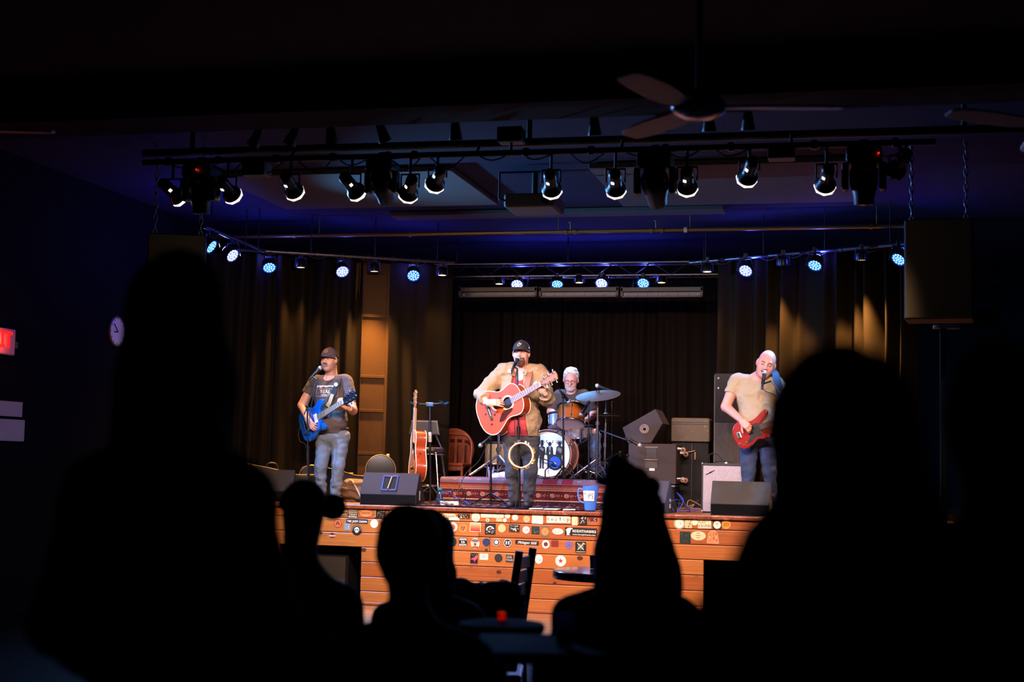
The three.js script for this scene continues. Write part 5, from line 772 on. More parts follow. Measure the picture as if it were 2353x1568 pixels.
function human(o) {
  const t = thing('person', o.label, 'person', o.base), rel = (p) => p.clone().sub(o.base), J = {}; for (const k in o.J) { const [x, y, d] = o.J[k]; J[k] = rel(atz(x, y, o.z + (d || 0))); }
  const hm = new THREE.Matrix4().makeRotationFromEuler(new THREE.Euler(o.head.pitch || 0, o.head.yaw || 0, o.head.roll || 0, 'YZX')).scale(V(1, 1, 1).multiplyScalar(o.head.s || 1)).setPosition(J.head), lookQ = new THREE.Quaternion().setFromRotationMatrix(new THREE.Matrix4().extractRotation(hm));
  const skin = new THREE.Color().setRGB(...(o.skin || [0.5, 0.26, 0.18])), g = o.girth || 1, mid = J.sa.clone().lerp(J.sb, 0.5), hip = J.ha.clone().lerp(J.hb, 0.5), fw = o.faceDir || 0;
  const Q = new THREE.Quaternion().setFromAxisAngle(UPV, fw), spine = mid.clone().lerp(hip, 0.5), chest = mid.clone().lerp(hip, 0.28), belly = mid.clone().lerp(hip, 0.72).add(V(0, 0, (o.bellyZ ?? 0.03)).applyQuaternion(Q));
  const torso = (e) => [egg(chest, V(0.185 * g + e, 0.2 + e, 0.125 * g + e), 0, Q), egg(belly, V(0.175 * g * (o.bellyW || 1) + e, 0.19 + e, (0.135 * g) * (o.bellyD || 1) + e), 0.08, Q), cone(J.sa.clone().lerp(mid, 0.25), J.sb.clone().lerp(mid, 0.25), 0.07 + e, 0.07 + e, 0.06), egg(hip, V(0.165 * g + e, 0.11 + e, 0.12 * g + e), 0.05, Q)];
  const armR = o.armR || 1, upper = (e) => [cone(J.sa, J.ea, 0.062 * armR + e, 0.05 * armR + e, 0.03), cone(J.sb, J.eb, 0.062 * armR + e, 0.05 * armR + e, 0.03)], lower = [cone(J.ea, J.wa, 0.05 * armR, 0.03 * armR, 0.015), cone(J.eb, J.wb, 0.05 * armR, 0.03 * armR, 0.015)];
  const neckTop = V(0, -0.1, -0.045).applyMatrix4(hm), neckBase = mid.clone().add(V(0, 0.035, -0.01));
  const legs = (e, cut) => [cone(J.ha, J.ka, 0.088 * (o.legR || 1) + e, 0.058 + e, 0.04), cone(J.hb, J.kb, 0.088 * (o.legR || 1) + e, 0.058 + e, 0.04), cone(J.ka, J.aa, 0.057 + e, 0.04 + e, 0.03, cut), cone(J.kb, J.ab, 0.057 + e, 0.04 + e, 0.03, cut)];
  const box3 = (pad) => { const b = new THREE.Box3().setFromPoints(Object.values(J)).expandByScalar(pad); return [b.min.toArray(), b.max.toArray()]; };
  // body: trunk, limbs, head and hands in one mesh
  const [lo, hi] = box3(0.24), flesh = blend([...torso(-0.004), ...upper(0), ...lower, cone(neckTop, neckBase, 0.058 * (o.neck || 1), 0.066 * (o.neck || 1), 0.04), ...legs(-0.004)]);
  const tone = (c, k) => c.copy(skin).multiplyScalar(k), body = paint(sdfMesh(flesh, lo, hi, 0.013), (c, x, y, z) => tone(c, 0.96 + 0.06 * noise(x * 14, y * 14, z * 14)));
  const h0 = sdfMesh(headSDF(o.head), [-0.13, -0.19, -0.14], [0.13, 0.16, 0.15], 0.0042);
  paint(h0, (c, x, y, z) => {
    tone(c, 0.97 + 0.05 * noise(x * 60, y * 60, z * 60)); const ax = Math.abs(x);
    if (z > 0.05 && ax < 0.06 && y < 0.0 && y > -0.045 && ax > 0.02) { c.r *= 1.06; c.g *= 0.88; c.b *= 0.88; }                       // ruddy cheeks
    if (z > 0.06 && ax > 0.012 && ax < 0.052 && Math.abs(y - 0.033 + ax * 0.1) < 0.0062) c.lerp(new THREE.Color(o.head.brow || '#3a2416'), 0.85);
    if (z > 0.07 && Math.abs(ax - 0.032) < 0.0145 && Math.abs(y - (o.head.lid ?? 0.005)) < 0.0032) c.setRGB(0.05, 0.025, 0.02);
    if (z > 0.075 && ax < 0.026 && y < -0.044 && y > -0.073 - (o.head.mouth || 0) * 0.6) c.setRGB(0.42, 0.15, 0.13);
    if (z > 0.06 && o.head.mouth && ax < 0.021 + o.head.mouth && Math.abs(y + 0.058 + o.head.mouth * 0.2) < 0.002 + o.head.mouth * 0.4) c.setRGB(...(y > -0.058 && o.head.teeth ? [0.75, 0.7, 0.62] : [0.1, 0.02, 0.02]));
    if (o.head.stubble) { const s = o.head.stubble, b = sstep(-0.035, -0.06, y + ax * -0.15) * (z > -0.03 ? 1 : 0) * (ax < 0.024 && y < -0.045 && y > -0.07 ? 0.1 : 1); c.lerp(new THREE.Color(s[0]), s[1] * b * (0.75 + 0.35 * noise(x * 400, y * 400, z * 400))); if (s[2] && z > 0.07 && ax < 0.032 && Math.abs(y + 0.042 + ax * 0.2) < 0.0065) c.lerp(new THREE.Color(s[0]), s[2]); }
  });
  h0.applyMatrix4(hm);
  const hands = o.hands.map((h) => { const W = J[h.w], D = V(...h.D), N = V(...h.N), p = handParts(W, D, N, h.th, h.curl, h); return paint(near(p.centre, 0.135, 0.0038, p.prims), (c, x, y, z) => tone(c, 1 + 0.08 * noise(x * 50, y * 50, z * 50))); });
  part(t, 'body', joinPainted([body, h0, ...hands]), skinMat());
  // clothing
  const wr = (x, y, z, a = 0.005, k = 13) => a * (noise(x * k, y * k * 1.7, z * k) + 0.5 * noise(x * k * 2.3 + 5, y * k * 2.6, z * k * 2.3));
  const hemY = rel(atz(o.J.ha[0], o.hem, o.z)).y, neckCut = neckBase.clone().add(V(0, 0.012, 0.045));
  const sleeves = (e, L) => [cone(J.sa, J.sa.clone().lerp(J.ea, Math.min(L, 1)), 0.066 * armR + e, (0.066 - 0.006 * L) * armR + e, 0.035, L <= 1), cone(J.sb, J.sb.clone().lerp(J.eb, Math.min(L, 1)), 0.066 * armR + e, (0.066 - 0.006 * L) * armR + e, 0.035, L <= 1), ...(L > 1 ? [cone(J.ea, J.ea.clone().lerp(J.wa, L - 1), 0.056 * armR + e, 0.042 * armR + e, 0.025, true), cone(J.eb, J.eb.clone().lerp(J.wb, L - 1), 0.056 * armR + e, 0.042 * armR + e, 0.025, true)] : [])];
  const sh = blend([...torso(0.012), ...sleeves(0.008, o.sleeve)]), collar = egg(neckCut, V(0.068 * (o.neck || 1), 0.05 + (o.vneck || 0), 0.07), 0.01);
  const shirtG = sdfMesh((x, y, z) => Math.max(smax(sh(x, y, z) + wr(x, y, z, o.wrinkle || 0.005), -collar.f(x, y, z), 0.008), hemY - y), lo, hi, 0.0085);
  if (o.print) { const n = shirtG.attributes.normal, p = shirtG.attributes.position, uv = new Float32Array(p.count * 2), [c, w, hh] = [rel(atz(o.print.at[0], o.print.at[1], o.z + 0.15)), o.print.w, o.print.h], ax = V(1, 0, 0).applyQuaternion(Q); for (let i = 0; i < p.count; i++) { const u = ((p.getX(i) - c.x) * ax.x + (p.getZ(i) - c.z) * ax.z) / w + 0.5, v = (p.getY(i) - c.y) / hh + 0.5, f = n.getZ(i) > -0.2; uv.set(f ? [clamp(u, 0.01, 0.99), clamp(v, 0.01, 0.99)] : [0.01, clamp(v, 0.01, 0.99)], i * 2); } shirtG.setAttribute('uv', new THREE.BufferAttribute(uv, 2)); }
  part(t, 'shirt', shirtG, o.shirt);
  const tr = blend([egg(hip, V(0.165 * g + 0.014, 0.12, 0.125 * g + 0.012), 0, Q), ...legs(0.016, true)]), waist = hip.y + 0.1;
  part(t, 'trousers', sdfMesh((x, y, z) => { const low = sstep(J.ka.y + 0.05, J.aa.y, y); return Math.max(tr(x, y, z) + wr(x, y, z, 0.006 + 0.011 * low, 15), y - waist); }, lo, hi, 0.0095), o.trousers);
  for (const [a, k] of [['aa', -1], ['ab', 1]]) { const p = J[a], y = p.y - 0.03, f = blend([cone(V(p.x, y, p.z - 0.05), V(p.x + k * 0.02, y - 0.005, p.z + 0.15), 0.042, 0.036, 0.02), cone(p.clone(), V(p.x, y, p.z - 0.02), 0.045, 0.045, 0.03)]), bot = y - 0.035; part(t, 'shoe', sdfMesh((x, yy, z) => Math.max(f(x, yy, z), bot - yy), [p.x - 0.12, p.y - 0.13, p.z - 0.16], [p.x + 0.12, p.y + 0.08, p.z + 0.24], 0.011), o.shoes || M('#1c1613', 0.6)); }
  const wear = (name, geo, m, parent = t) => { geo.applyMatrix4(hm); return part(parent, name, geo, m); };
  return { t, J, hm, wear, rel, sh, lo, hi, wr, Q, torso, sleeves, mid, hip };
}
function ballCap(h, front, back, brimMat, tilt = 0, fabric = null) {
  const f = egg(V(0, 0.04, -0.01), V(0.09, 0.105, 0.112), 0), cut = (x, y, z) => Math.max(f.f(x, y, z), 0.034 + z * 0.1 * (1 + tilt) - y), g = sdfMesh(cut, [-0.12, 0.0, -0.15], [0.12, 0.17, 0.14], 0.0055);
  paint(g, (c, x, y, z) => c.set(z > 0.005 ? front : back)); const cap = h.wear('cap', g, new THREE.MeshStandardMaterial({ vertexColors: true, roughness: 0.85 }));
  const P = [], I = [], nu = 20, nv = 8; for (let s = 0; s < 2; s++) for (let j = 0; j <= nv; j++) for (let i = 0; i <= nu; i++) { const u = i / nu * 2 - 1, v = j / nv, a = u * 1.35, R = 0.1 + v * 0.075 * Math.cos(a * 0.85); P.push(Math.sin(a) * (0.088 + v * 0.012), 0.046 - 0.02 * u * u - 0.016 * v - s * 0.004, Math.cos(a) * R + 0.002); }
  const k = (nu + 1) * (nv + 1); for (let j = 0; j < nv; j++) for (let i = 0; i < nu; i++) { const a = j * (nu + 1) + i, b = a + nu + 1; I.push(a, b, a + 1, a + 1, b, b + 1, k + a, k + a + 1, k + b, k + a + 1, k + b + 1, k + b); }
  const bg = new THREE.BufferGeometry(); bg.setAttribute('position', new THREE.Float32BufferAttribute(P, 3)); bg.setIndex(I); bg.computeVertexNormals(); const bm = brimMat.clone(); bm.side = THREE.DoubleSide; bg.applyMatrix4(h.hm); part(cap, 'brim', bg, bm);
  const bt = new THREE.SphereGeometry(0.007, 8, 6).translate(0, 0.146, -0.01).applyMatrix4(h.hm); part(cap, 'button', bt, brimMat);
  return cap;
}
function ribbon(pts, w, th, side) {                     // flat strap through points, side = its width direction
  const c = new THREE.CatmullRomCurve3(pts), n = 40, P = [], I = []; for (let i = 0; i <= n; i++) { const p = c.getPoint(i / n), tg = c.getTangent(i / n), s = side.clone().addScaledVector(tg, -side.dot(tg)).normalize(), nn = tg.clone().cross(s).normalize(); for (const [a, b] of [[-1, -1], [1, -1], [1, 1], [-1, 1]]) { const q = p.clone().addScaledVector(s, a * w / 2).addScaledVector(nn, b * th / 2); P.push(q.x, q.y, q.z); } if (i < n) for (let k = 0; k < 4; k++) { const a = i * 4 + k, b = i * 4 + (k + 1) % 4; I.push(a, b, a + 4, b, b + 4, a + 4); } }
  const g = new THREE.BufferGeometry(); g.setAttribute('position', new THREE.Float32BufferAttribute(P, 3)); g.setIndex(I); const q = g.toNonIndexed(); q.computeVertexNormals(); return q;
}
const denim = (c, seed) => new THREE.MeshStandardMaterial({ color: c, roughness: 0.9, bumpMap: grain(128, 128, seed, 0, 1, 1, 2), bumpScale: 0.001 });
// ---- guitarist
{
  const shirtTex = tex(1024, 1024, (g, W, H) => {
    g.fillStyle = '#4b3f40'; g.fillRect(0, 0, W, H); g.translate(256, 384); g.scale(0.5, 0.5); g.strokeStyle = g.fillStyle = '#cfc4c0'; g.lineWidth = 11; g.strokeRect(30, 40, 964, 450);
    g.fillRect(30, 40, 964, 110); g.fillStyle = '#4b3f40'; g.beginPath(); g.moveTo(36, 155); for (const [x, y] of [[36, 130], [130, 95], [220, 135], [350, 70], [470, 125], [570, 90], [710, 75], [840, 130], [988, 95]]) g.lineTo(x, y); g.lineTo(988, 155); g.fill();
    g.fillStyle = '#d8cdc8'; g.font = 'bold 200px sans-serif'; g.textAlign = 'center'; g.fillText('REAL', 470, 365); g.font = 'bold 80px sans-serif'; g.fillText('COLORADO', 490, 460); g.globalAlpha = 0.7; g.fillRect(130, 172, 740, 12);
  });
  const h = human({ label: 'smiling guitarist in a cap and printed dark T-shirt with blue guitar', base: onStage(760, -0.6), z: -0.6, faceDir: -0.05, girth: 1.05, bellyD: 1.1, hem: 996, sleeve: 0.52, wrinkle: 0.007, skin: [0.56, 0.27, 0.19],
    J: { head: [757, 829, 0.03], sa: [722, 879, 0], sb: [796, 877, 0], ea: [694, 932, 0.03], eb: [811, 944, 0.12], wa: [706, 962, 0.2], wb: [800, 937, 0.36], ha: [747, 1003, 0], hb: [783, 1003, 0], ka: [738, 1070, 0.04], kb: [777, 1070, 0.04], aa: [737, 1140, 0], ab: [770, 1140, 0] },
    head: { s: 1.05, yaw: -0.12, roll: 0.05, pitch: -0.02, fat: 0.01, mouth: 0.016, teeth: 1, brow: '#3a2a20', stubble: ['#4a382e', 0.45, 0.9] },
    hands: [{ w: 'wa', D: [0.55, -0.6, 0.35], N: [0.2, 0.1, -0.97], th: -1, curl: [0.35, 0.5, 0.4] }, { w: 'wb', D: [-0.7, 0.5, 0.42], N: [-0.2, 0.5, -0.85], th: 1, curl: [0.7, 0.85, 0.6], thumb: [0.8, 0.7, 0.3] }],
    shirt: new THREE.MeshStandardMaterial({ map: shirtTex, roughness: 0.9 }), print: { at: [748, 898], w: 0.56, h: 0.56 }, trousers: denim('#5f6a7c', 131) });
  const cap = ballCap(h, '#4a3436', '#221a1c', M('#3c2c30', 0.85)); part(cap, 'badge', new THREE.CylinderGeometry(0.026, 0.026, 0.004, 24).rotateX(Math.PI / 2).rotateX(-0.45).translate(0.012, 0.092, 0.091).applyMatrix4(h.hm), M('#7a4424', 0.7));
  const side = egg(V(0, 0.0, -0.022), V(0.081, 0.06, 0.09), 0); h.wear('hair', sdfMesh((x, y, z) => Math.max(side.f(x, y, z) + 0.002 * noise(x * 90, y * 90, z * 90), z - 0.022 + Math.max(0, -y) * 0.6, y - 0.045), [-0.11, -0.08, -0.14], [0.11, 0.07, 0.06], 0.006), M('#5a4a42', 0.9));
  const r = h.rel, z = -0.6; part(h.t, 'strap', ribbon([[782, 864, -0.05], [778, 872, 0.09], [772, 890, 0.165], [763, 910, 0.19], [756, 928, 0.2]].map(([x, y, d]) => r(atz(x, y, z + d))), 0.07, 0.005, V(1, 0.25, 0.1)), M('#1d1713', 0.8)); part(h.t, 'strap_end', ribbon([[764, 906, 0.2], [757, 926, 0.21], [752, 934, 0.2]].map(([x, y, d]) => r(atz(x, y, z + d))), 0.045, 0.007, V(1, 0.3, 0.1)), M('#a08860', 0.5));
  part(h.t, 'button_badge', new THREE.CylinderGeometry(0.022, 0.022, 0.006, 24).rotateX(Math.PI / 2).translate(...r(atz(772, 884, z + 0.2)).toArray()), M('#e8e4dc', 0.4)); part(h.t, 'belt', new THREE.TorusGeometry(0.15, 0.018, 8, 40).rotateX(Math.PI / 2).scale(1.12, 1.1, 0.9).translate(h.hip.x, h.hip.y + 0.085, h.hip.z), M('#20160f', 0.6));
  one('guitar_cable', tube([atz(699, 985, -0.42), atz(692, 978, -0.35), atz(686, 995, -0.35), atz(690, 1015, -0.35), atz(701, 1021, -0.36), atz(706, 1060, -0.3), V(atz(706, 1150, -0.28).x, STAGE + 0.008, -0.28), V(atz(690, 1150, -0.4).x, STAGE + 0.008, -0.4)], 0.0045, 70), rubber, 'thin black cable looping from the blue guitar', 'cable');
}
// ---- singer
{
  const z = -0.4, red = M('#a03038', 0.85), tan = new THREE.MeshStandardMaterial({ color: '#8c7453', roughness: 0.9, bumpMap: grain(128, 128, 141, 0, 1, 2, 2), bumpScale: 0.001 });
  const h = human({ label: 'bearded singer in a black cap and tan jacket playing acoustic guitar', base: onStage(1197, z), z, faceDir: 0.05, girth: 1.1, bellyD: 1.2, bellyZ: 0.05, hem: 1003, sleeve: 0.6, neck: 1.1, vneck: 0.05, skin: [0.56, 0.25, 0.175], legR: 1.08,
    J: { head: [1198, 814, 0.04], sa: [1156, 856, 0], sb: [1241, 859, 0], ea: [1107, 906, 0.06], eb: [1256, 917, 0.1], wa: [1121, 926, 0.3], wb: [1249, 901, 0.36], ha: [1178, 1010, 0], hb: [1217, 1010, 0], ka: [1177, 1085, 0.04], kb: [1219, 1085, 0.04], aa: [1183, 1152, 0], ab: [1213, 1152, 0] },
    head: { s: 1.06, yaw: 0.02, roll: 0.03, pitch: -0.03, fat: 0.01, mouth: 0.01, brow: '#4a2a18', lid: 0.004 },
    hands: [{ w: 'wa', D: [0.95, 0.05, 0.15], N: [0.1, -0.3, -0.95], th: -1, curl: [0.3, 0.4, 0.3], fan: 0.1 }, { w: 'wb', D: [-0.55, 0.65, 0.42], N: [-0.25, 0.4, -0.88], th: 1, curl: [0.75, 0.9, 0.6], thumb: [0.9, 0.7, 0.2] }],
    shirt: red, trousers: denim('#2b2a30', 142) });
  // open jacket with long sleeves
  const jk = blend([...h.torso(0.038), ...h.sleeves(0.027, 1.62)]), hem = h.rel(atz(1230, 1004, z)).y, nb = h.mid.clone().add(V(0, 0.09, 0.02)), cx = h.rel(atz(1194, 900, z)).x;
  const jacket = sdfMesh((x, y, zz) => { const d = jk(x, y, zz) + h.wr(x, y, zz, 0.011, 14), gap = 0.062 + 0.11 * sstep(h.mid.y - 0.05, hem, y) * (x < cx ? 1 : 0.65); let r = smax(d, -Math.max(Math.abs(x - cx - 0.008) - gap, h.mid.z - 0.02 - zz), 0.012); r = Math.max(r, -(Math.hypot(x - nb.x, (y - nb.y) * 0.9, zz - nb.z) - 0.085)); return Math.max(r, hem - y); }, h.lo, h.hi, 0.0082);
  part(h.t, 'jacket', jacket, tan);
  for (const s of [-1, 1]) part(h.t, 'collar', ribbon([V(s * 0.03, 0.07, -0.07), V(s * 0.078, 0.06, -0.02), V(s * 0.085, 0.035, 0.05), V(s * 0.07, 0.0, 0.1), V(s * 0.064, -0.04, 0.13)].map((p) => p.add(h.mid)), 0.05, 0.006, V(s * 0.75, 0.5, 0.3)), tan);
  part(h.t, 'undershirt', new THREE.SphereGeometry(0.06, 20, 12).scale(0.75, 1, 0.5).translate(h.mid.x + 0.01, h.mid.y - 0.045, h.mid.z + 0.105), M('#d9c9b4', 0.9));
  ballCap(h, '#1a1512', '#15110f', M('#15110f', 0.85));
  const logo = tube([V(-0.022, -0.012, 0), V(-0.012, -0.02, 0), V(0.004, -0.01, 0), V(0.02, 0.008, 0), V(0.005, 0.007, 0), V(-0.012, 0.004, 0), V(-0.018, -0.008, 0), V(-0.004, 0.012, 0), V(-0.002, 0.024, 0)], 0.0026, 60, 6).rotateX(-0.42).translate(0.0, 0.09, 0.096); h.wear('cap_logo', logo, M('#cbb892', 0.7)); h.wear('cap_tag', box(0.004, 0.018, 0.012, 0.086, 0.06, 0.02), M('#d8d0c8', 0.7));
  const b = blend([egg(V(0, -0.088, 0.052), V(0.05, 0.04, 0.05), 0.02), egg(V(0, -0.112, 0.062), V(0.036, 0.03, 0.034), 0.02), cone(V(-0.034, -0.05, 0.086), V(0.034, -0.05, 0.086), 0.0085, 0.0085, 0.006), cone(V(-0.036, -0.05, 0.084), V(-0.04, -0.08, 0.07), 0.009, 0.014, 0.01), cone(V(0.036, -0.05, 0.084), V(0.04, -0.08, 0.07), 0.009, 0.014, 0.01), sub(egg(V(0, -0.064, 0.1), V(0.024, 0.012, 0.03), 0.004))]);
  h.wear('beard', sdfMesh((x, y, zz) => b(x, y, zz) + 0.0035 * noise(x * 140, y * 90, zz * 140), [-0.09, -0.17, -0.02], [0.09, -0.02, 0.13], 0.005), M('#4e2a14', 0.9));
  h.wear('hair', sdfMesh((x, y, zz) => Math.max(egg(V(0, 0.0, -0.022), V(0.081, 0.062, 0.09), 0).f(x, y, zz), zz - 0.018 + Math.max(0, -y) * 0.6, y - 0.045), [-0.11, -0.08, -0.14], [0.11, 0.07, 0.06], 0.006), M('#3a2214', 0.9));
  const r = h.rel; part(h.t, 'strap', ribbon([[1224, 843, -0.08], [1220, 850, 0.05], [1216, 866, 0.16], [1210, 890, 0.2], [1205, 912, 0.22]].map(([x, y, d]) => r(atz(x, y, z + d))), 0.058, 0.006, V(1, 0.2, 0.15)), M('#8a4a26', 0.6)); part(h.t, 'button_badge', new THREE.CylinderGeometry(0.02, 0.02, 0.006, 20).rotateX(Math.PI / 2).translate(...r(atz(1171, 853, z + 0.17)).toArray()), M('#f0e2b0', 0.4));
}
// ---- tambourine on the microphone stand
{
  const c = atz(1198, 1047, -0.1), t = thing('tambourine', 'round cream tambourine with metal jingles on the microphone stand', 'tambourine', c), R = 0.131;
  part(t, 'frame', lathe([[R - 0.009, -0.022], [R + 0.007, -0.022], [R + 0.007, 0.022], [R - 0.009, 0.022], [R - 0.009, -0.022]], 56).rotateX(Math.PI / 2), M('#e2c89c', 0.5));
  for (let i = 0; i < 8; i++) for (const k of [-1, 1]) { const a = (i + 0.5 + k * 0.13) * 0.7854;  part(t, 'jingle', [lathe([[0, 0.004], [0.01, 0.003], [0.024, 0], [0.024, -0.002], [0, 0]], 16), lathe([[0, -0.005], [0.01, -0.004], [0.024, -0.002], [0.024, -0.001], [0, -0.002]], 16)].map((g) => g.rotateX(0.9).rotateZ(a).translate(Math.cos(a) * (R + 0.006), Math.sin(a) * (R + 0.006), 0)), gold); }
  part(t, 'mount', [rod(V(-0.028, R, 0), V(-0.028, R + 0.03, -0.03), 0.012), rbox(0.05, 0.03, 0.05, 0.008, -0.03, R + 0.02, -0.02)], M('#1a1a1e', 0.5));
}
// ---- drummer
{
  const z = -2.45, seat = 0.5, bp = V(atz(1312, 1100, z).x, RY, z);
  const h = human({ label: 'white haired drummer with glasses seated behind the drums', base: bp, z, girth: 1.0, hem: 1022, sleeve: 0.92, skin: [0.54, 0.25, 0.2], faceDir: 0.05,
    J: { head: [1312, 874, 0.08], sa: [1283, 911, 0], sb: [1345, 911, 0], ea: [1266, 946, 0.08], eb: [1364, 950, 0.05], wa: [1281, 958, 0.28], wb: [1350, 964, 0.28], ha: [1302, 1016, 0], hb: [1326, 1016, 0], ka: [1284, 1014, 0.42], kb: [1367, 997, 0.42], aa: [1286, 1082, 0.5], ab: [1369, 1082, 0.46] },
    head: { s: 1.05, fat: 0.006, yaw: 0.1, pitch: 0.3, roll: -0.04, brow: '#b0a8a4', lid: 0.006, stubble: ['#b8b0ac', 0.5, 0.6] }, shirt: M('#3a3032', 0.9), trousers: denim('#4a5c80', 152),
    hands: [{ w: 'wa', D: [0.4, -0.1, 0.9], N: [0.1, -0.95, 0], th: 1, curl: [0.8, 1.0, 0.7] }, { w: 'wb', D: [-0.4, -0.1, 0.9], N: [-0.1, -0.95, 0], th: -1, curl: [0.8, 1.0, 0.7] }] });
  const hb = egg(V(0, 0.048, -0.02), V(0.092, 0.104, 0.108), 0); h.wear('hair', sdfMesh((x, y, zz) => Math.max(hb.f(x, y, zz) + 0.009 * noise(x * 50, y * 30, zz * 50) + 0.004 * noise(x * 130, y * 60, zz * 130), -(y - 0.062 + (0.05 - zz) * 1.5 + 0.02 * noise(x * 60, 0, 3)), -(y + 0.05)), [-0.12, -0.08, -0.16], [0.12, 0.18, 0.12], 0.006), M('#a8a4aa', 0.9));
  const b = blend([egg(V(0, -0.085, 0.05), V(0.052, 0.042, 0.05), 0.02), cone(V(-0.03, -0.048, 0.086), V(0.03, -0.048, 0.086), 0.0085, 0.0085, 0.006), cone(V(-0.05, -0.04, 0.05), V(-0.045, -0.08, 0.05), 0.014, 0.018, 0.01), cone(V(0.05, -0.04, 0.05), V(0.045, -0.08, 0.05), 0.014, 0.018, 0.01), sub(egg(V(0, -0.063, 0.1), V(0.02, 0.008, 0.03), 0.004))]); h.wear('beard', sdfMesh((x, y, zz) => b(x, y, zz) + 0.003 * noise(x * 120, y * 90, zz * 120), [-0.09, -0.15, -0.02], [0.09, -0.02, 0.13], 0.005), M('#a89e9c', 0.9));
  const gl = []; for (const s of [-1, 1]) { gl.push(ring(0.023, 0.0024, 24, 6).scale(1.1, 0.8, 1).translate(s * 0.032, 0.004, 0.108)); gl.push(rod(V(s * 0.057, 0.006, 0.105), V(s * 0.083, 0.01, -0.01), 0.0022)); } gl.push(rod(V(-0.008, 0.006, 0.11), V(0.008, 0.006, 0.11), 0.0022)); h.wear('glasses', join(gl), M('#2a1a24', 0.4));
  const pr = []; for (let i = 0; i < 5; i++) pr.push(rbox(0.014, 0.045 + 0.012 * (i % 2), 0.003, 0.001, (i - 2) * 0.019, 0, 0).rotateZ(-0.12)); const pc = h.rel(atz(1320, 926, z + 0.16)); part(h.t, 'shirt_print', pr.map((g) => g.translate(pc.x, pc.y, pc.z)), M('#d0a868', 0.7));
  for (const [w, d] of [['wa', [0.2, 0.1, 0.35]], ['wb', [-0.15, 0.1, 0.36]]]) { const p = h.J[w].clone().add(V(d[0] * 0.15, -0.01, 0.07)).add(bp); one('drumstick', rod(p.clone().addScaledVector(V(...d), -0.25), p.clone().addScaledVector(V(...d), 0.75), 0.007, 0.005), M('#c89a60', 0.5), w === 'wa' ? 'wooden drumstick in the drummer hand behind the singer' : 'wooden drumstick in the drummer hand near the crash cymbal', 'drumstick', 'drumsticks in the drummer hands'); }
  const hy = h.hip.y - 0.125, t = thing('drum_throne', 'round black drum throne under the drummer', 'stool', V(bp.x + h.hip.x, RY, z)); part(t, 'seat', lathe([[0, hy], [0.15, hy], [0.165, hy - 0.02], [0.165, hy - 0.07], [0.15, hy - 0.08], [0, hy - 0.08]], 32), black); part(t, 'post', rod(V(0, 0.1, 0), V(0, hy - 0.08, 0), 0.018), chrome); for (let i = 0; i < 3; i++) part(t, 'leg', rod(V(0, 0.28, 0), V(Math.cos(i * 2.094) * 0.24, 0.012, Math.sin(i * 2.094) * 0.24), 0.011), chrome);
}
// ---- bass player
{
  const z = -0.65, h = human({ label: 'bald bass player in a beige T-shirt leaning to the microphone', base: onStage(1745, z), z, faceDir: 0.1, girth: 1.1, bellyD: 1.18, bellyW: 1.06, bellyZ: 0.06, hem: 982, sleeve: 0.5, wrinkle: 0.009, armR: 1.08, neck: 1.12, skin: [0.57, 0.25, 0.18],
    J: { head: [1760, 838, 0.1], sa: [1692, 876, 0], sb: [1782, 882, 0], ea: [1668, 935, 0.04], eb: [1825, 930, 0.08], wa: [1705, 968, 0.24], wb: [1845, 930, 0.32], ha: [1722, 1004, -0.02], hb: [1763, 1004, -0.02], ka: [1720, 1085, 0.02], kb: [1768, 1085, 0.02], aa: [1720, 1168, 0], ab: [1775, 1168, 0] },
    head: { s: 1.14, yaw: 0.12, pitch: 0.2, roll: -0.3, fat: 0.012, mouth: 0.008, brow: '#6a4a38', lid: 0.004, stubble: ['#9a7a68', 0.35, 0.25] },
    hands: [{ w: 'wa', D: [0.55, -0.5, 0.4], N: [0.2, -0.35, -0.9], th: -1, curl: [[0.7, 0.7, 0.5], [0.8, 0.8, 0.5], [0.9, 0.9, 0.5], [0.9, 0.9, 0.5]] }, { w: 'wb', D: [-0.1, 0.8, 0.4], N: [-0.3, 0.05, -0.95], th: 1, curl: [0.8, 0.9, 0.6] }],
    shirt: new THREE.MeshStandardMaterial({ color: '#9c8a6e', roughness: 0.9 }), trousers: denim('#2c3a5c', 162) });
  const r = h.rel; part(h.t, 'strap', ribbon([[1772, 850, -0.08], [1780, 858, 0.06], [1788, 885, 0.17], [1795, 915, 0.2], [1798, 945, 0.22]].map(([x, y, d]) => r(atz(x, y, z + d))), 0.08, 0.006, V(1, 0.1, -0.2)), M('#1c2240', 0.7));
}
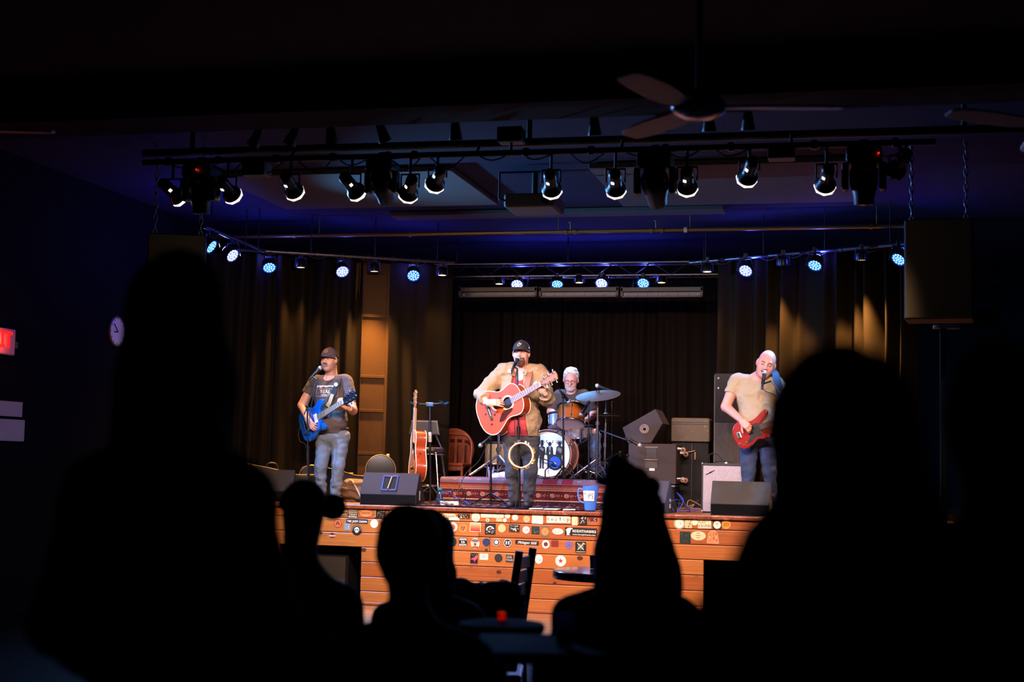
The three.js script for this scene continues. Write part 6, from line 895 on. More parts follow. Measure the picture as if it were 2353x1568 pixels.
// ================================================================ more things on the stage
const leather = M('#2a2018', 0.35), woodRed = new THREE.MeshStandardMaterial({ map: floorWood(201, '#8a3f22', '#4a1a0a', 512, 256, 400), roughness: 0.4 }), plasticDark = M('#121116', 0.6);
{ // bar stool
  const z = -1.35, f = V(atz(985, 1110, z).x, STAGE, z), t = thing('bar_stool', 'chrome bar stool with a padded black leather backrest', 'stool', f), sy = atz(985, 1034, z).y - STAGE, b0 = atz(944, 966, z - 0.1).sub(f), b1 = atz(1011, 1001, z - 0.1).sub(f), pad = [];
  const w = b1.x - b0.x, hh = b0.y - b1.y; part(t, 'backrest', extrude([[-w / 2 - 0.01, -hh / 2], [-w / 2 + 0.02, hh / 2], [w / 2 - 0.02, hh / 2], [w / 2 + 0.01, -hh / 2]], 0.05, 0.018).translate((b0.x + b1.x) / 2, (b0.y + b1.y) / 2, b0.z), leather);
  part(t, 'seat', lathe([[0, sy + 0.03], [0.15, sy + 0.03], [0.175, sy + 0.01], [0.175, sy - 0.03], [0.15, sy - 0.045], [0, sy - 0.045]], 32), leather); for (const k of [-1, 1]) part(t, 'back_post', rod(V(k * 0.12, sy, -0.13), V((b0.x + b1.x) / 2 + k * w * 0.35, b1.y + 0.02, b0.z + 0.01), 0.011), chrome);
  for (const [x, y] of [[-1, -1], [1, -1], [1, 1], [-1, 1]]) part(t, 'leg', rod(V(x * 0.11, sy - 0.03, y * 0.11), V(x * 0.19, 0.004, y * 0.19), 0.012), chrome); part(t, 'foot_ring', ring(0.2, 0.01, 36, 8).rotateX(Math.PI / 2).translate(0, 0.2, 0), chrome); part(t, 'seat_ring', ring(0.168, 0.01, 36, 8).rotateX(Math.PI / 2).translate(0, sy - 0.05, 0), chrome);
}
{ // wooden chair and the round table top behind it
  const z = -2.75, f = V(atz(1043, 1150, z).x, STAGE, z), top = atz(1043, 998, z).y - STAGE, t = thing('wooden_chair', 'red brown wooden chair with an arched back behind the riser', 'chair', f), W = 0.2;
  part(t, 'back_frame', tube([V(-W, 0.44, 0), V(-W, top - 0.1, -0.03), V(-W + 0.07, top - 0.015, -0.04), V(0, top, -0.04), V(W - 0.07, top - 0.015, -0.04), V(W, top - 0.1, -0.03), V(W, 0.44, 0)], 0.02, 60, 8).scale(1, 1, 1), woodRed);
  for (const x of [-0.1, 0, 0.1]) part(t, 'back_slat', rbox(0.035, top - 0.5, 0.014, 0.004, x, 0.45 + (top - 0.5) / 2, -0.02), woodRed); part(t, 'seat', rbox(0.44, 0.04, 0.42, 0.014, 0, 0.45, 0.2), woodRed); part(t, 'seat_rail', rbox(0.4, 0.05, 0.02, 0.005, 0, 0.4, 0.39), woodRed);
  for (const [x, zz] of [[-1, 0], [1, 0], [-1, 0.38], [1, 0.38]]) part(t, 'leg', rod(V(x * W, 0.44, zz), V(x * W, 0, zz), 0.02, 0.016), woodRed);
  const z2 = -3.1, c = atz(1042, 1034, z2), s = thing('round_table', 'round brown wooden table tipped upright behind the wooden chair', 'table', V(c.x, STAGE, z2)), cy = c.y - STAGE;
  part(s, 'top', lathe([[0, -0.015], [0.27, -0.015], [0.28, 0], [0.27, 0.015], [0, 0.015]], 48).rotateX(Math.PI / 2).translate(0, cy, 0), woodRed); part(s, 'column', rod(V(0, 0.03, -0.3), V(0, cy, -0.03), 0.03), black); part(s, 'base', lathe([[0, 0.03], [0.2, 0.02], [0.22, 0], [0, 0]], 32).translate(0, 0, -0.3), black);
}
{ // cases and bag behind the guitarist
  const z = -1.15, caseShape = [[-0.5, -0.16], [-0.42, -0.2], [-0.2, -0.19], [0.0, -0.15], [0.15, -0.1], [0.5, -0.08], [0.52, 0], [0.5, 0.08], [0.15, 0.1], [0.0, 0.14], [-0.2, 0.18], [-0.42, 0.2], [-0.5, 0.14]];
  for (const [px, zz, turn, l, h] of [[640, -0.68, 0.5, 'black guitar case lying on its edge behind the guitarist', 0.2], [785, -1.15, 0.5, 'black guitar case behind the brown bag', 0.2]]) {
    const p = onStage(px, zz), t = thing('guitar_case', l, 'guitar case', V(p.x, STAGE + h, zz), turn, 'guitar cases behind the guitarist'); part(t, 'shell', extrude(caseShape, 0.14, 0.02, true).translate(0, 0, -0.07), M('#0f0d0d', 0.35)); part(t, 'handle', tube([V(-0.16, 0.185, 0), V(-0.13, 0.22, 0.01), V(-0.05, 0.215, 0.01), V(-0.02, 0.16, 0)], 0.011), leather); for (const x of [-0.36, 0.1]) part(t, 'latch', rbox(0.05, 0.03, 0.04, 0.006, x, x < 0 ? 0.2 : 0.115, 0), gold);
    part(t, 'edge_trim', tube(caseShape.map(([x, y]) => V(x, y, 0.068)), 0.006, 90, 6, true), M('#7a6240', 0.4, 0.5));
  }
  const p = onStage(872, -0.88), R = 0.175, t = thing('round_case', 'round black drum case with brass fittings behind the large monitor', 'case', V(p.x, STAGE + R + 0.2, -0.88), 0.35);
  part(t, 'shell', lathe([[0, -0.09], [R - 0.02, -0.09], [R, -0.07], [R, 0.07], [R - 0.02, 0.09], [0, 0.09]], 48).rotateX(Math.PI / 2), M('#100e0d', 0.35)); for (const k of [-1, 1]) part(t, 'edge_trim', ring(R - 0.006, 0.006, 48, 6).translate(0, 0, k * 0.08), M('#8a7048', 0.4, 0.6)); part(t, 'latch', rbox(0.04, 0.05, 0.05, 0.01).translate(0.08, R * 0.9, 0), gold);
  const s = thing('storage_crate', 'black crate under the round drum case', 'crate', V(p.x, STAGE, -0.88)); part(s, 'crate', rbox(0.4, 0.198, 0.3, 0.01, 0, 0.099, 0), black);
  const bg = onStage(815, -0.82), f = blend([egg(V(0, 0.12, 0), V(0.17, 0.14, 0.12), 0), egg(V(0.06, 0.19, 0.02), V(0.1, 0.08, 0.09), 0.05), egg(V(-0.09, 0.16, 0.03), V(0.08, 0.08, 0.08), 0.05)]), b = thing('bag', 'slumped brown soft bag beside the guitarist legs', 'bag', bg);
  part(b, 'body', sdfMesh((x, y, zz) => Math.max(f(x, y, zz) + 0.012 * Math.sin(y * 70 + x * 18 + 3 * noise(x * 9, y * 9, zz * 9)) + 0.006 * noise(x * 30, y * 30, zz * 30), -y), [-0.26, -0.02, -0.2], [0.26, 0.36, 0.2], 0.011), M('#5a3e28', 0.8)); part(b, 'strap', tube([V(-0.1, 0.2, 0.09), V(-0.02, 0.25, 0.1), V(0.06, 0.16, 0.12), V(0.12, 0.05, 0.12)], 0.012), M('#a08a70', 0.7));
}
{ // tips jug
  const z = -0.09, p = atz(1356, 1177, z), t = thing('tips_jug', 'translucent blue plastic jug with a TIPS paper sign', 'jug', V(p.x, STAGE, z)), blue = new THREE.MeshPhysicalMaterial({ color: '#4f86d8', roughness: 0.25, transmission: 0.35, thickness: 0, side: THREE.DoubleSide });
  part(t, 'jug', lathe([[0, 0.004], [0.055, 0.004], [0.058, 0.02], [0.075, 0.19], [0.084, 0.262], [0.082, 0.264], [0.072, 0.19], [0.054, 0.012], [0, 0.01]], 40), blue); part(t, 'handle', tube([V(-0.076, 0.22, 0.01), V(-0.115, 0.235, 0.012), V(-0.13, 0.18, 0.012), V(-0.11, 0.11, 0.012), V(-0.066, 0.085, 0.01)], 0.009, 40, 8), blue);
  const st = tex(512, 320, (g, W, H) => { g.fillStyle = '#efe2cc'; g.fillRect(0, 0, W, H); g.strokeStyle = '#2a1e1a'; g.lineWidth = 22; const L = (a) => { g.beginPath(); a.forEach(([x, y], i) => i ? g.lineTo(x, y) : g.moveTo(x, y)); g.stroke(); }; L([[40, 92], [160, 84]]); L([[104, 88], [108, 250]]); L([[212, 86], [216, 252]]); L([[278, 254], [276, 86]]); g.beginPath(); g.ellipse(302, 122, 54, 38, 0.2, -1.6, 1.9); g.stroke(); g.beginPath(); g.moveTo(470, 104); g.bezierCurveTo(400, 70, 384, 150, 430, 168); g.bezierCurveTo(490, 190, 470, 262, 398, 240); g.stroke(); });
  const cur = new THREE.CylinderGeometry(0.0805, 0.0735, 0.105, 24, 1, true, -1.02, 1.75).translate(0, 0.163, 0.0); part(t, 'paper_sign', cur, new THREE.MeshStandardMaterial({ map: st, roughness: 0.8, side: THREE.DoubleSide }));
  part(t, 'bills', [box(0.05, 0.09, 0.004, 0.0, 0.1, 0).rotateY(0.4), box(0.05, 0.08, 0.004, 0.015, 0.09, -0.01).rotateY(-0.5), box(0.05, 0.08, 0.004, -0.01, 0.08, 0.02).rotateY(1.2)], M('#8fa890', 0.9));
}
// set lists along the edge, pedals and cables
for (const [px, w, a, l] of [[1232, 0.14, 0.1, 'white set list sheet by the singer shoe'], [1268, 0.16, -0.15, 'white set list sheet in the middle of the stage edge'], [1308, 0.13, 0.2, 'white set list sheet next to the tips jug']]) { const p = onStage(px, -0.075), o = one('paper_sheet', rbox(w, 0.004, 0.1, 0.0015), M('#efe6dc', 0.8), l, 'paper', 'set lists on the stage edge'); o.position.set(p.x, STAGE + 0.0125, -0.075); o.rotation.set(0.06, a, 0.02); }
{ const p = onStage(1032, -0.5), t = thing('pedal', 'small pale effects pedal on the floor by the rug', 'pedal', p, 0.4); part(t, 'case', rbox(0.2, 0.05, 0.12, 0.008, 0, 0.026, 0), M('#d0bfb0', 0.5)); part(t, 'switch', rod(V(0, 0.05, 0.02), V(0, 0.065, 0.02), 0.012), chrome); }
{ const p = onStage(1010, -0.85), t = thing('water_bottle', 'blue capped bottle standing beside the rug', 'bottle', p); part(t, 'bottle', lathe([[0, 0], [0.035, 0], [0.037, 0.1], [0.03, 0.14], [0.018, 0.16], [0, 0.16]], 24), M('#1c2a28', 0.3)); part(t, 'cap', lathe([[0, 0.155], [0.03, 0.155], [0.03, 0.19], [0, 0.192]], 20), M('#1f6a8c', 0.4)); }
function floorCable(px0, px1, z0, z1, seed, m, r, label, loops = 7, lift = 0) { const R = rng(seed), a = onStage(px0, z0), b = onStage(px1, z1), pts = []; for (let i = 0; i <= loops; i++) { const k = i / loops; pts.push(V(mix(a.x, b.x, k) + (R() - 0.5) * 0.22, STAGE + 0.014 + r + lift * R() * Math.sin(k * 3.14), mix(a.z, b.z, k) + (R() - 0.5) * 0.2)); } one('floor_cable', tube(pts, r, 90), m, label, 'cable', 'cables on the stage floor'); }
const blueCable = M('#2c3aa8', 0.5);
floorCable(960, 1100, -0.3, -0.45, 1, rubber, 0.006, 'black cable snaking from the large monitor to the rug', 8, 0.1); floorCable(990, 1090, -0.35, -0.6, 2, blueCable, 0.006, 'blue violet cable tangled left of the singer', 8, 0.16); floorCable(1000, 1170, -0.55, -0.4, 3, rubber, 0.005, 'thin black cable in front of the rug', 9, 0.06); floorCable(1020, 1080, -0.4, -0.7, 4, rubber, 0.006, 'black cable heap beside the pale pedal', 8, 0.2);
floorCable(1545, 1585, -0.12, -0.55, 5, blueCable, 0.005, 'bright blue cable loop between the floor monitors', 5, 0.26); floorCable(1548, 1600, -0.25, -0.5, 6, blueCable, 0.005, 'second blue cable beside the sparkling amplifier', 6, 0.12); floorCable(1560, 1608, -0.7, -1.1, 7, M('#7a5a3c', 0.6), 0.007, 'tan cable heap left of the sparkling amplifier', 9, 0.12); floorCable(1558, 1606, -0.8, -1.2, 8, rubber, 0.007, 'black cable heap behind the tan cable', 9, 0.16); floorCable(1380, 1440, -0.5, -0.8, 9, rubber, 0.005, 'black cable by the crash cymbal stand', 6, 0.05);
// ================================================================ stickers on the boards
{
  const A = 2048, cv = document.createElement('canvas'); cv.width = cv.height = A; const g = cv.getContext('2d'); g.fillStyle = '#e8d6b8'; g.fillRect(0, 0, A, A);
  let cx = 2, cy = 2, rowH = 0; const K = 6.2, R = rng(300);
  const CREAM = '#ead9ba', INK = '#1b1512', fit = (t, x, y, w, h, font = 'bold', fam = 'sans-serif') => { g.font = font + ' ' + h + 'px ' + fam; const m = g.measureText(t).width || 1; g.save(); g.translate(x, y); g.scale(Math.min(1.6, w / m), 1); g.textAlign = 'center'; g.textBaseline = 'middle'; g.fillText(t, 0, 0); g.restore(); };
  const arc = (x, y, r, c, fill = true, lw = 3) => { g.beginPath(); g.arc(x, y, r, 0, 7); if (fill) { g.fillStyle = c; g.fill(); } else { g.strokeStyle = c; g.lineWidth = lw; g.stroke(); } };
  const scrib = (x, y, w, h, c, n = 14) => { g.fillStyle = c; for (let i = 0; i < n; i++) g.fillRect(x + R() * w, y + R() * h, 2 + R() * w * 0.13, 1.5 + R() * h * 0.14); };
  const star = (x, y, r, c, n = 5) => { g.fillStyle = c; g.beginPath(); for (let i = 0; i < n * 2; i++) { const a = -1.571 + i * Math.PI / n, q = i % 2 ? r * 0.42 : r; g.lineTo(x + Math.cos(a) * q, y + Math.sin(a) * q); } g.fill(); };
  const D = { // drawing of each kind in a w x h cell
    text: (w, h, o) => { g.fillStyle = o.bg; g.fillRect(0, 0, w, h); g.fillStyle = o.fg; o.lines.forEach((t, i) => fit(t, w / 2, h * (i + 0.55) / o.lines.length, w * (o.k || 0.9), h / o.lines.length * (o.s || 0.85), o.font || 'bold', o.fam)); },
    disc: (w, h, o) => { g.fillStyle = o.bg; g.fillRect(0, 0, w, h); if (o.ring) arc(w / 2, h / 2, w * 0.43, o.ring, false, w * 0.05); if (o.core) arc(w / 2, h / 2, w * (o.cr || 0.3), o.core); if (o.scr) scrib(w * 0.28, h * 0.28, w * 0.44, h * 0.44, o.scr, o.n || 16); if (o.star) star(w / 2, h / 2, w * 0.26, o.star); if (o.t) { g.fillStyle = o.fg || INK; fit(o.t, w / 2, h / 2, w * 0.6, h * 0.5, 'bold', o.fam); } },
    pic: (w, h, o) => { g.fillStyle = o.bg; g.fillRect(0, 0, w, h); if (o.border) { g.strokeStyle = o.border; g.lineWidth = w * 0.05; g.strokeRect(w * 0.025, w * 0.025, w * 0.95, h - w * 0.05); } for (const [c, n] of o.scr || []) scrib(w * 0.12, h * 0.12, w * 0.7, h * 0.72, c, n); if (o.fn) o.fn(w, h); } };
  const CR = (scr, o = {}) => ['disc', { bg: CREAM, scr, ...o }];
  const L = [ // px, py, width, height (pixels of the photograph), outline, drawing, description
    [788, 1179, 21, 12, 'r', 'text', { bg: INK, fg: CREAM, lines: ['MONSTER', 'ATLANTIC'] }, 'black sticker with two lines of cream letters'], [811.5, 1180, 23, 20, 'r', 'text', { bg: INK, fg: CREAM, lines: ['GOLLY', 'GHOST', 'TENT', 'REVIVAL'], s: 1 }, 'black square sticker with four lines of cream letters'], [841, 1180, 29, 15, 'r', 'pic', { bg: '#b9552c', fn: (w, h) => { g.fillStyle = '#d98a58'; g.beginPath(); g.ellipse(w / 2, h / 2, w * 0.48, h * 0.46, 0, 0, 7); g.fill(); g.fillStyle = INK; fit('YESSAH!', w / 2, h * 0.45, w * 0.86, h * 0.5, 'bold', 'serif'); } }, 'orange sticker lettered YESSAH'], [874, 1181, 26, 20, 'r', 'pic', { bg: '#15110f', scr: [['#9a8a70', 22], ['#5a4e42', 20]], fn: (w, h) => { g.fillStyle = CREAM; for (let i = 0; i < 5; i++) g.fillRect(w * 0.03, h * (0.12 + i * 0.16), w * 0.06, h * 0.1); } }, 'dark picture sticker with pale figure'], [904.6, 1180.6, 22, 15, 'e', ...CR('#8a7048'), 'cream oval sticker with script'], [978, 1183, 16, 11, 'e', ...CR('#c07048'), 'small cream oval sticker'],
    [999.4, 1186, 18, 18, 'e', 'disc', { bg: CREAM, core: CREAM, scr: '#3c5238', n: 10 }, 'round cream sticker with green mountain'], [1013.4, 1191.5, 12, 12, 'e', 'disc', { bg: CREAM, t: 'Punch', fg: '#4a3a2a' }, 'small plain round cream sticker'], [1031.7, 1185.6, 32, 8, 'p', 'text', { bg: CREAM, fg: '#3a4a34', lines: ['Ripejive'], k: 0.85, s: 0.8 }, 'cream pill shaped sticker'], [776.3, 1203, 20.5, 20.5, 'e', 'disc', { bg: '#c8623a', ring: '#5a2412', t: 'A', fg: '#4a1c10' }, 'salmon round sticker with letter A'], [820.5, 1198.3, 51, 10, 'r', 'text', { bg: INK, fg: '#f0e6d2', lines: ['THE JUDY CHOPS'], k: 0.93, s: 0.62 }, 'long black sticker with bold cream letters'],
    [797.8, 1211, 15, 15, 'r', 'pic', { bg: '#7d8a92', scr: [['#3c3a38', 8], ['#e0d8c8', 8]] }, 'grey blue square sticker with bird'], [820, 1218.7, 24, 24, 'e', 'pic', { bg: '#171412', fn: (w) => { arc(w / 2, w * 0.46, w * 0.24, CREAM); g.fillStyle = CREAM; g.fillRect(w * 0.38, w * 0.6, w * 0.24, w * 0.16); arc(w * 0.41, w * 0.48, w * 0.065, '#171412'); arc(w * 0.59, w * 0.48, w * 0.065, '#171412'); g.fillStyle = CREAM; for (let i = 0; i < 12; i++) { const a = Math.PI + i * Math.PI / 11; g.fillRect(w / 2 + Math.cos(a) * w * 0.41 - 4, w / 2 + Math.sin(a) * w * 0.41 - 4, 8, 8); } g.fillStyle = '#171412'; for (let i = 0; i < 4; i++) g.fillRect(w * (0.41 + i * 0.055), w * 0.66, 3, w * 0.1); } }, 'black round sticker with a pale skull'], [860, 1204, 19, 19, 'e', ...CR('#c8a070', { ring: '#d8b888' }), 'round cream sticker with a tree'], [881.4, 1203.7, 15, 15, 'e', 'disc', { bg: '#7a2a1c', scr: '#c8623a', n: 24 }, 'dark red round flower sticker'], [763.4, 1231, 15, 11, 'e', 'pic', { bg: '#7a2418', fn: (w, h) => { g.fillStyle = '#3a140e'; g.fillRect(w * 0.35, 0, w * 0.3, h * 0.4); g.fillStyle = CREAM; g.fillRect(0, h * 0.42, w, h * 0.28); g.fillStyle = '#7a2418'; fit('VICKER', w / 2, h * 0.57, w * 0.9, h * 0.28); } }, 'small dark red barrel sticker'],
    [1043.5, 1192, 25, 8, 'r', 'pic', { bg: CREAM, scr: [['#c8a87c', 8]] }, 'small cream card sticker'], [1066, 1187.3, 29, 11.5, 'r', 'pic', { bg: '#1c1210', border: '#4a2c20', scr: [[CREAM, 26]] }, 'black banner sticker with pale script'], [1093.5, 1189, 19.6, 20.5, 'e', 'pic', { bg: CREAM, fn: (w, h) => { g.strokeStyle = '#3a3028'; g.lineWidth = 4; g.beginPath(); g.moveTo(w * 0.38, h * 0.15); g.quadraticCurveTo(w * 0.4, h * 0.6, w * 0.2, h * 0.72); g.lineTo(w * 0.8, h * 0.72); g.quadraticCurveTo(w * 0.6, h * 0.6, w * 0.62, h * 0.15); g.stroke(); scrib(w * 0.3, h * 0.5, w * 0.4, h * 0.2, '#a03828', 10); } }, 'cream oval sticker with a bell shaped figure'], [1131.5, 1186, 53.5, 8, 'r', 'pic', { bg: CREAM, scr: [['#cdb48a', 30]] }, 'long pale sticker with faint letters'], [1120.5, 1196, 8, 8, 'e', 'disc', { bg: CREAM, core: '#2c2018', cr: 0.2 }, 'tiny round cream sticker'], [1147, 1195, 14, 8, 'r', 'pic', { bg: '#d8a878', scr: [['#8a5a34', 12]] }, 'tiny tan fork shaped sticker'], [1160, 1196, 9, 9, 'e', ...CR('#d0a070'), 'tiny round pale sticker'], [1166.4, 1185, 13, 13, 'e', ...CR('#d8c090', { n: 6 }), 'round pale sticker under the stage edge'], [1183.7, 1189.7, 15.5, 15.5, 'e', 'disc', { bg: CREAM, ring: '#3a3a36', scr: '#7a3a20', n: 8 }, 'round cream sticker with grey ring'], [1210, 1193, 18, 18, 'e', 'disc', { bg: '#dba070', ring: '#4a2c18', scr: '#5a3a20', n: 8 }, 'round tan sticker with dragonfly outline'],
    [1015.8, 1211.6, 14, 22, 'r', 'pic', { bg: '#e0bc88', scr: [['#a05a38', 8]] }, 'tall cream sticker behind the seated head'], [1040.6, 1211.6, 21.5, 21.5, 'e', 'disc', { bg: CREAM, ring: '#c8a888', core: '#b04838', cr: 0.29, scr: '#f0d8c0' }, 'round cream sticker with red oval'], [1064.3, 1214.5, 20, 20, 'e', 'disc', { bg: '#d8762c', core: '#7a2c14', cr: 0.26, scr: CREAM }, 'orange round sticker like an open mouth'], [1092.3, 1212, 25.5, 21, 'r', 'pic', { bg: '#c23a14', border: '#eed8b4', fn: (w, h) => { for (let i = 0; i < 10; i++) { g.fillStyle = `rgb(${225 - i * 6},${170 - i * 14},${110 - i * 9})`; g.fillRect(w * 0.06, h * (0.06 + i * 0.085), w * 0.88, h * 0.09); } } }, 'square sticker printed from cream to red'], [1126.5, 1216.4, 25, 25, 'r', 'pic', { bg: '#14100e', fn: (w, h) => { g.strokeStyle = CREAM; g.lineWidth = w * 0.1; g.beginPath(); g.arc(w / 2, h * 0.62, w * 0.34, 3.5, 5.9); g.stroke(); scrib(w * 0.1, h * 0.42, w * 0.75, h * 0.4, CREAM, 30); } }, 'black square sticker with cream emblem'], [1153.2, 1214.7, 18.4, 18.4, 'e', 'disc', { bg: '#e2a870', scr: '#c88850', n: 6 }, 'plain pale orange disc sticker'], [1182.2, 1214.5, 25, 18, 'r', 'pic', { bg: '#1a1512', border: '#3a302a', scr: [[CREAM, 34]] }, 'black sticker with cream block letters'], [1209, 1218.3, 16.7, 16.7, 'e', 'disc', { bg: CREAM, scr: INK, n: 34 }, 'round black and cream patterned sticker'],
    [1014.3, 1241.3, 14, 14, 'e', 'disc', { bg: '#a03018', scr: '#e0b090' }, 'red round sticker behind the seated head'], [1038.7, 1245.6, 21.5, 21.5, 'e', 'disc', { bg: '#0c1814', core: '#10281f', cr: 0.42, scr: '#1f7a58', n: 30 }, 'dark green round sticker'], [1063.9, 1246, 19, 18.5, 'r', 'text', { bg: INK, fg: '#f2e8d8', lines: ['HOPE', 'IS', 'DOPE'], s: 1 }, 'black and white sticker reading hope is dope'], [1092, 1249, 21, 24, 'e', 'pic', { bg: '#d8b48c', fn: (w, h) => { g.fillStyle = '#6a5a6c'; g.beginPath(); g.ellipse(w / 2, h * 0.27, w * 0.42, h * 0.14, 0, 0, 7); g.fill(); g.fillStyle = '#7a2418'; g.fillRect(w * 0.38, h * 0.48, w * 0.24, h * 0.22); g.fillRect(w * 0.2, h * 0.72, w * 0.6, h * 0.2); g.fillStyle = CREAM; fit('VICKER', w / 2, h * 0.76, w * 0.7, h * 0.12); } }, 'tall emblem sticker with maroon barrel'], [1117.7, 1246.6, 18, 18, 'e', 'disc', { bg: '#1c2a48', ring: '#2c3c60', scr: '#3a4a6c' }, 'navy blue round sticker'], [1140.6, 1246.6, 16.5, 16.5, 'e', 'disc', { bg: '#1e1815', ring: '#f0e6d6', core: CREAM, cr: 0.26 }, 'dark round sticker with white ring and pale blob'], [1166.4, 1248.2, 19, 19, 'e', 'disc', { bg: '#231d1c', ring: '#f2e8da', t: 'H', fg: '#f2e8da', fam: 'serif' }, 'dark round sticker with a white letter H'], [1211, 1247.6, 54.5, 9.5, 'r', 'text', { bg: INK, fg: '#f0e6d2', lines: ['Phlegar Hill'], font: 'italic bold', fam: 'serif', s: 0.7, k: 0.8 }, 'long black sticker with slanted script'],
    [1089.4, 1284.8, 17.5, 26, 'r', 'pic', { bg: '#14100f', fn: (w, h) => { g.fillStyle = '#c84a58'; g.beginPath(); g.moveTo(0, h * 0.55); g.lineTo(w * 0.6, h * 0.32); g.lineTo(w * 0.78, h * 0.18); g.lineTo(w, h * 0.26); g.lineTo(w * 0.88, h * 0.5); g.lineTo(w * 0.66, h * 0.62); g.lineTo(w * 0.58, h * 0.84); g.lineTo(w * 0.5, h * 0.6); g.fill(); g.fillRect(0, h * 0.9, w, h * 0.1); g.fillStyle = CREAM; for (let i = 0; i < 8; i++) g.fillRect(w * (0.1 + i * 0.11), h * (0.08 + (i % 3) * 0.08), 6, 5); } }, 'black poster sticker with a pink bird'], [1112, 1280, 20, 14, 'r', 'pic', { bg: '#ecd8b0', fn: (w, h) => { g.strokeStyle = '#5a4a30'; g.lineWidth = 4; for (const k of [0.3, 0.62]) { g.beginPath(); g.arc(w * k, h * 0.6, h * 0.26, 2.6, 6.8); g.stroke(); } } }, 'cream card sticker with two outlines'], [1145.6, 1283, 18.6, 18.6, 'e', 'disc', { bg: '#2c2622', ring: '#221c1a', scr: '#3a322c' }, 'plain dark round sticker'], [1171, 1284.4, 19, 18, 'r', 'pic', { bg: '#221814', border: '#a08868', fn: (w, h) => { g.fillStyle = CREAM; fit('Old', w * 0.45, h * 0.32, w * 0.6, h * 0.36, '', 'serif'); fit('Friends', w * 0.5, h * 0.66, w * 0.8, h * 0.36, '', 'serif'); } }, 'dark square sticker behind the chair back'],
    [1235.2, 1194, 26, 20, 'r', 'pic', { bg: '#ecd9b8', scr: [['#d0b488', 22]] }, 'cream square sticker with faint drawing'], [1283.2, 1194, 55, 16, 'r', 'pic', { bg: '#ecdcb8', fn: (w, h) => { g.fillStyle = INK; 'RogTop'.split('').forEach((c, i) => { g.font = (i % 2 ? 'bold ' : '') + h * 0.62 + 'px ' + ['sans-serif', 'serif', 'serif', 'sans-serif', 'monospace', 'serif'][i]; g.textAlign = 'center'; g.textBaseline = 'middle'; g.fillText(c, w * (0.08 + i * 0.165), h * 0.5); }); } }, 'long cream card with mixed letters'], [1320.7, 1197.3, 13, 20, 'r', 'pic', { bg: '#e2c698', scr: [['#9a7a4c', 10]] }, 'narrow tall cream sticker'], [1339.8, 1195.9, 19, 22, 'r', 'pic', { bg: '#15110e', scr: [[CREAM, 24]] }, 'black square sticker with white figure'], [1362.6, 1195, 23, 12, 'r', 'pic', { bg: '#4a1a10', border: '#c8683c', scr: [[CREAM, 16]] }, 'dark red sticker with cream script'],
    [1230.6, 1219.3, 18.5, 18, 'r', 'pic', { bg: '#1c2622', scr: [['#3c5a50', 10], ['#8a9080', 6]] }, 'dark green cut out sticker'], [1252.6, 1222.2, 18, 25, 'r', 'pic', { bg: '#6a5a40', fn: (w, h) => { arc(w / 2, h * 0.5, w * 0.46, '#d87c40'); scrib(w * 0.25, h * 0.42, w * 0.5, h * 0.15, '#5a2c18', 9); } }, 'brown sticker with an orange globe'], [1281.8, 1221.7, 26, 14, 'e', 'pic', { bg: '#ecdcba', fn: (w, h) => { g.fillStyle = INK; fit('HOT SHOT', w / 2, h * 0.46, w * 0.7, h * 0.24, 'bold', 'serif'); fit('ROAST', w / 2, h * 0.72, w * 0.45, h * 0.24, 'bold', 'serif'); fit('THE', w / 2, h * 0.2, w * 0.16, h * 0.16, 'bold', 'serif'); } }, 'cream oval sticker with two dark words'], [1334.9, 1223, 74, 18.5, 'r', 'pic', { bg: '#120e0c', fn: (w, h) => { g.fillStyle = CREAM; g.beginPath(); g.moveTo(w * 0.03, h * 0.3); g.quadraticCurveTo(w * 0.1, -h * 0.05, w * 0.25, h * 0.12); g.lineTo(w * 0.17, h * 0.35); g.quadraticCurveTo(w * 0.19, h * 0.6, w * 0.13, h * 0.75); g.lineTo(w * 0.17, h * 0.92); g.lineTo(w * 0.05, h * 0.94); g.quadraticCurveTo(w * 0.08, h * 0.7, w * 0.03, h * 0.3); g.fill(); fit('NIGHTHAWKS', w * 0.6, h * 0.42, w * 0.74, h * 0.44); fit('www.thenighthawks.com', w * 0.6, h * 0.83, w * 0.72, h * 0.2); } }, 'long black sticker with a pale head and letters'], [1386, 1224.9, 20, 20, 'e', 'disc', { bg: '#d88a2c', ring: '#b0341c', core: '#e0a040', cr: 0.34, star: '#1a1410' }, 'yellow round sticker with black star'],
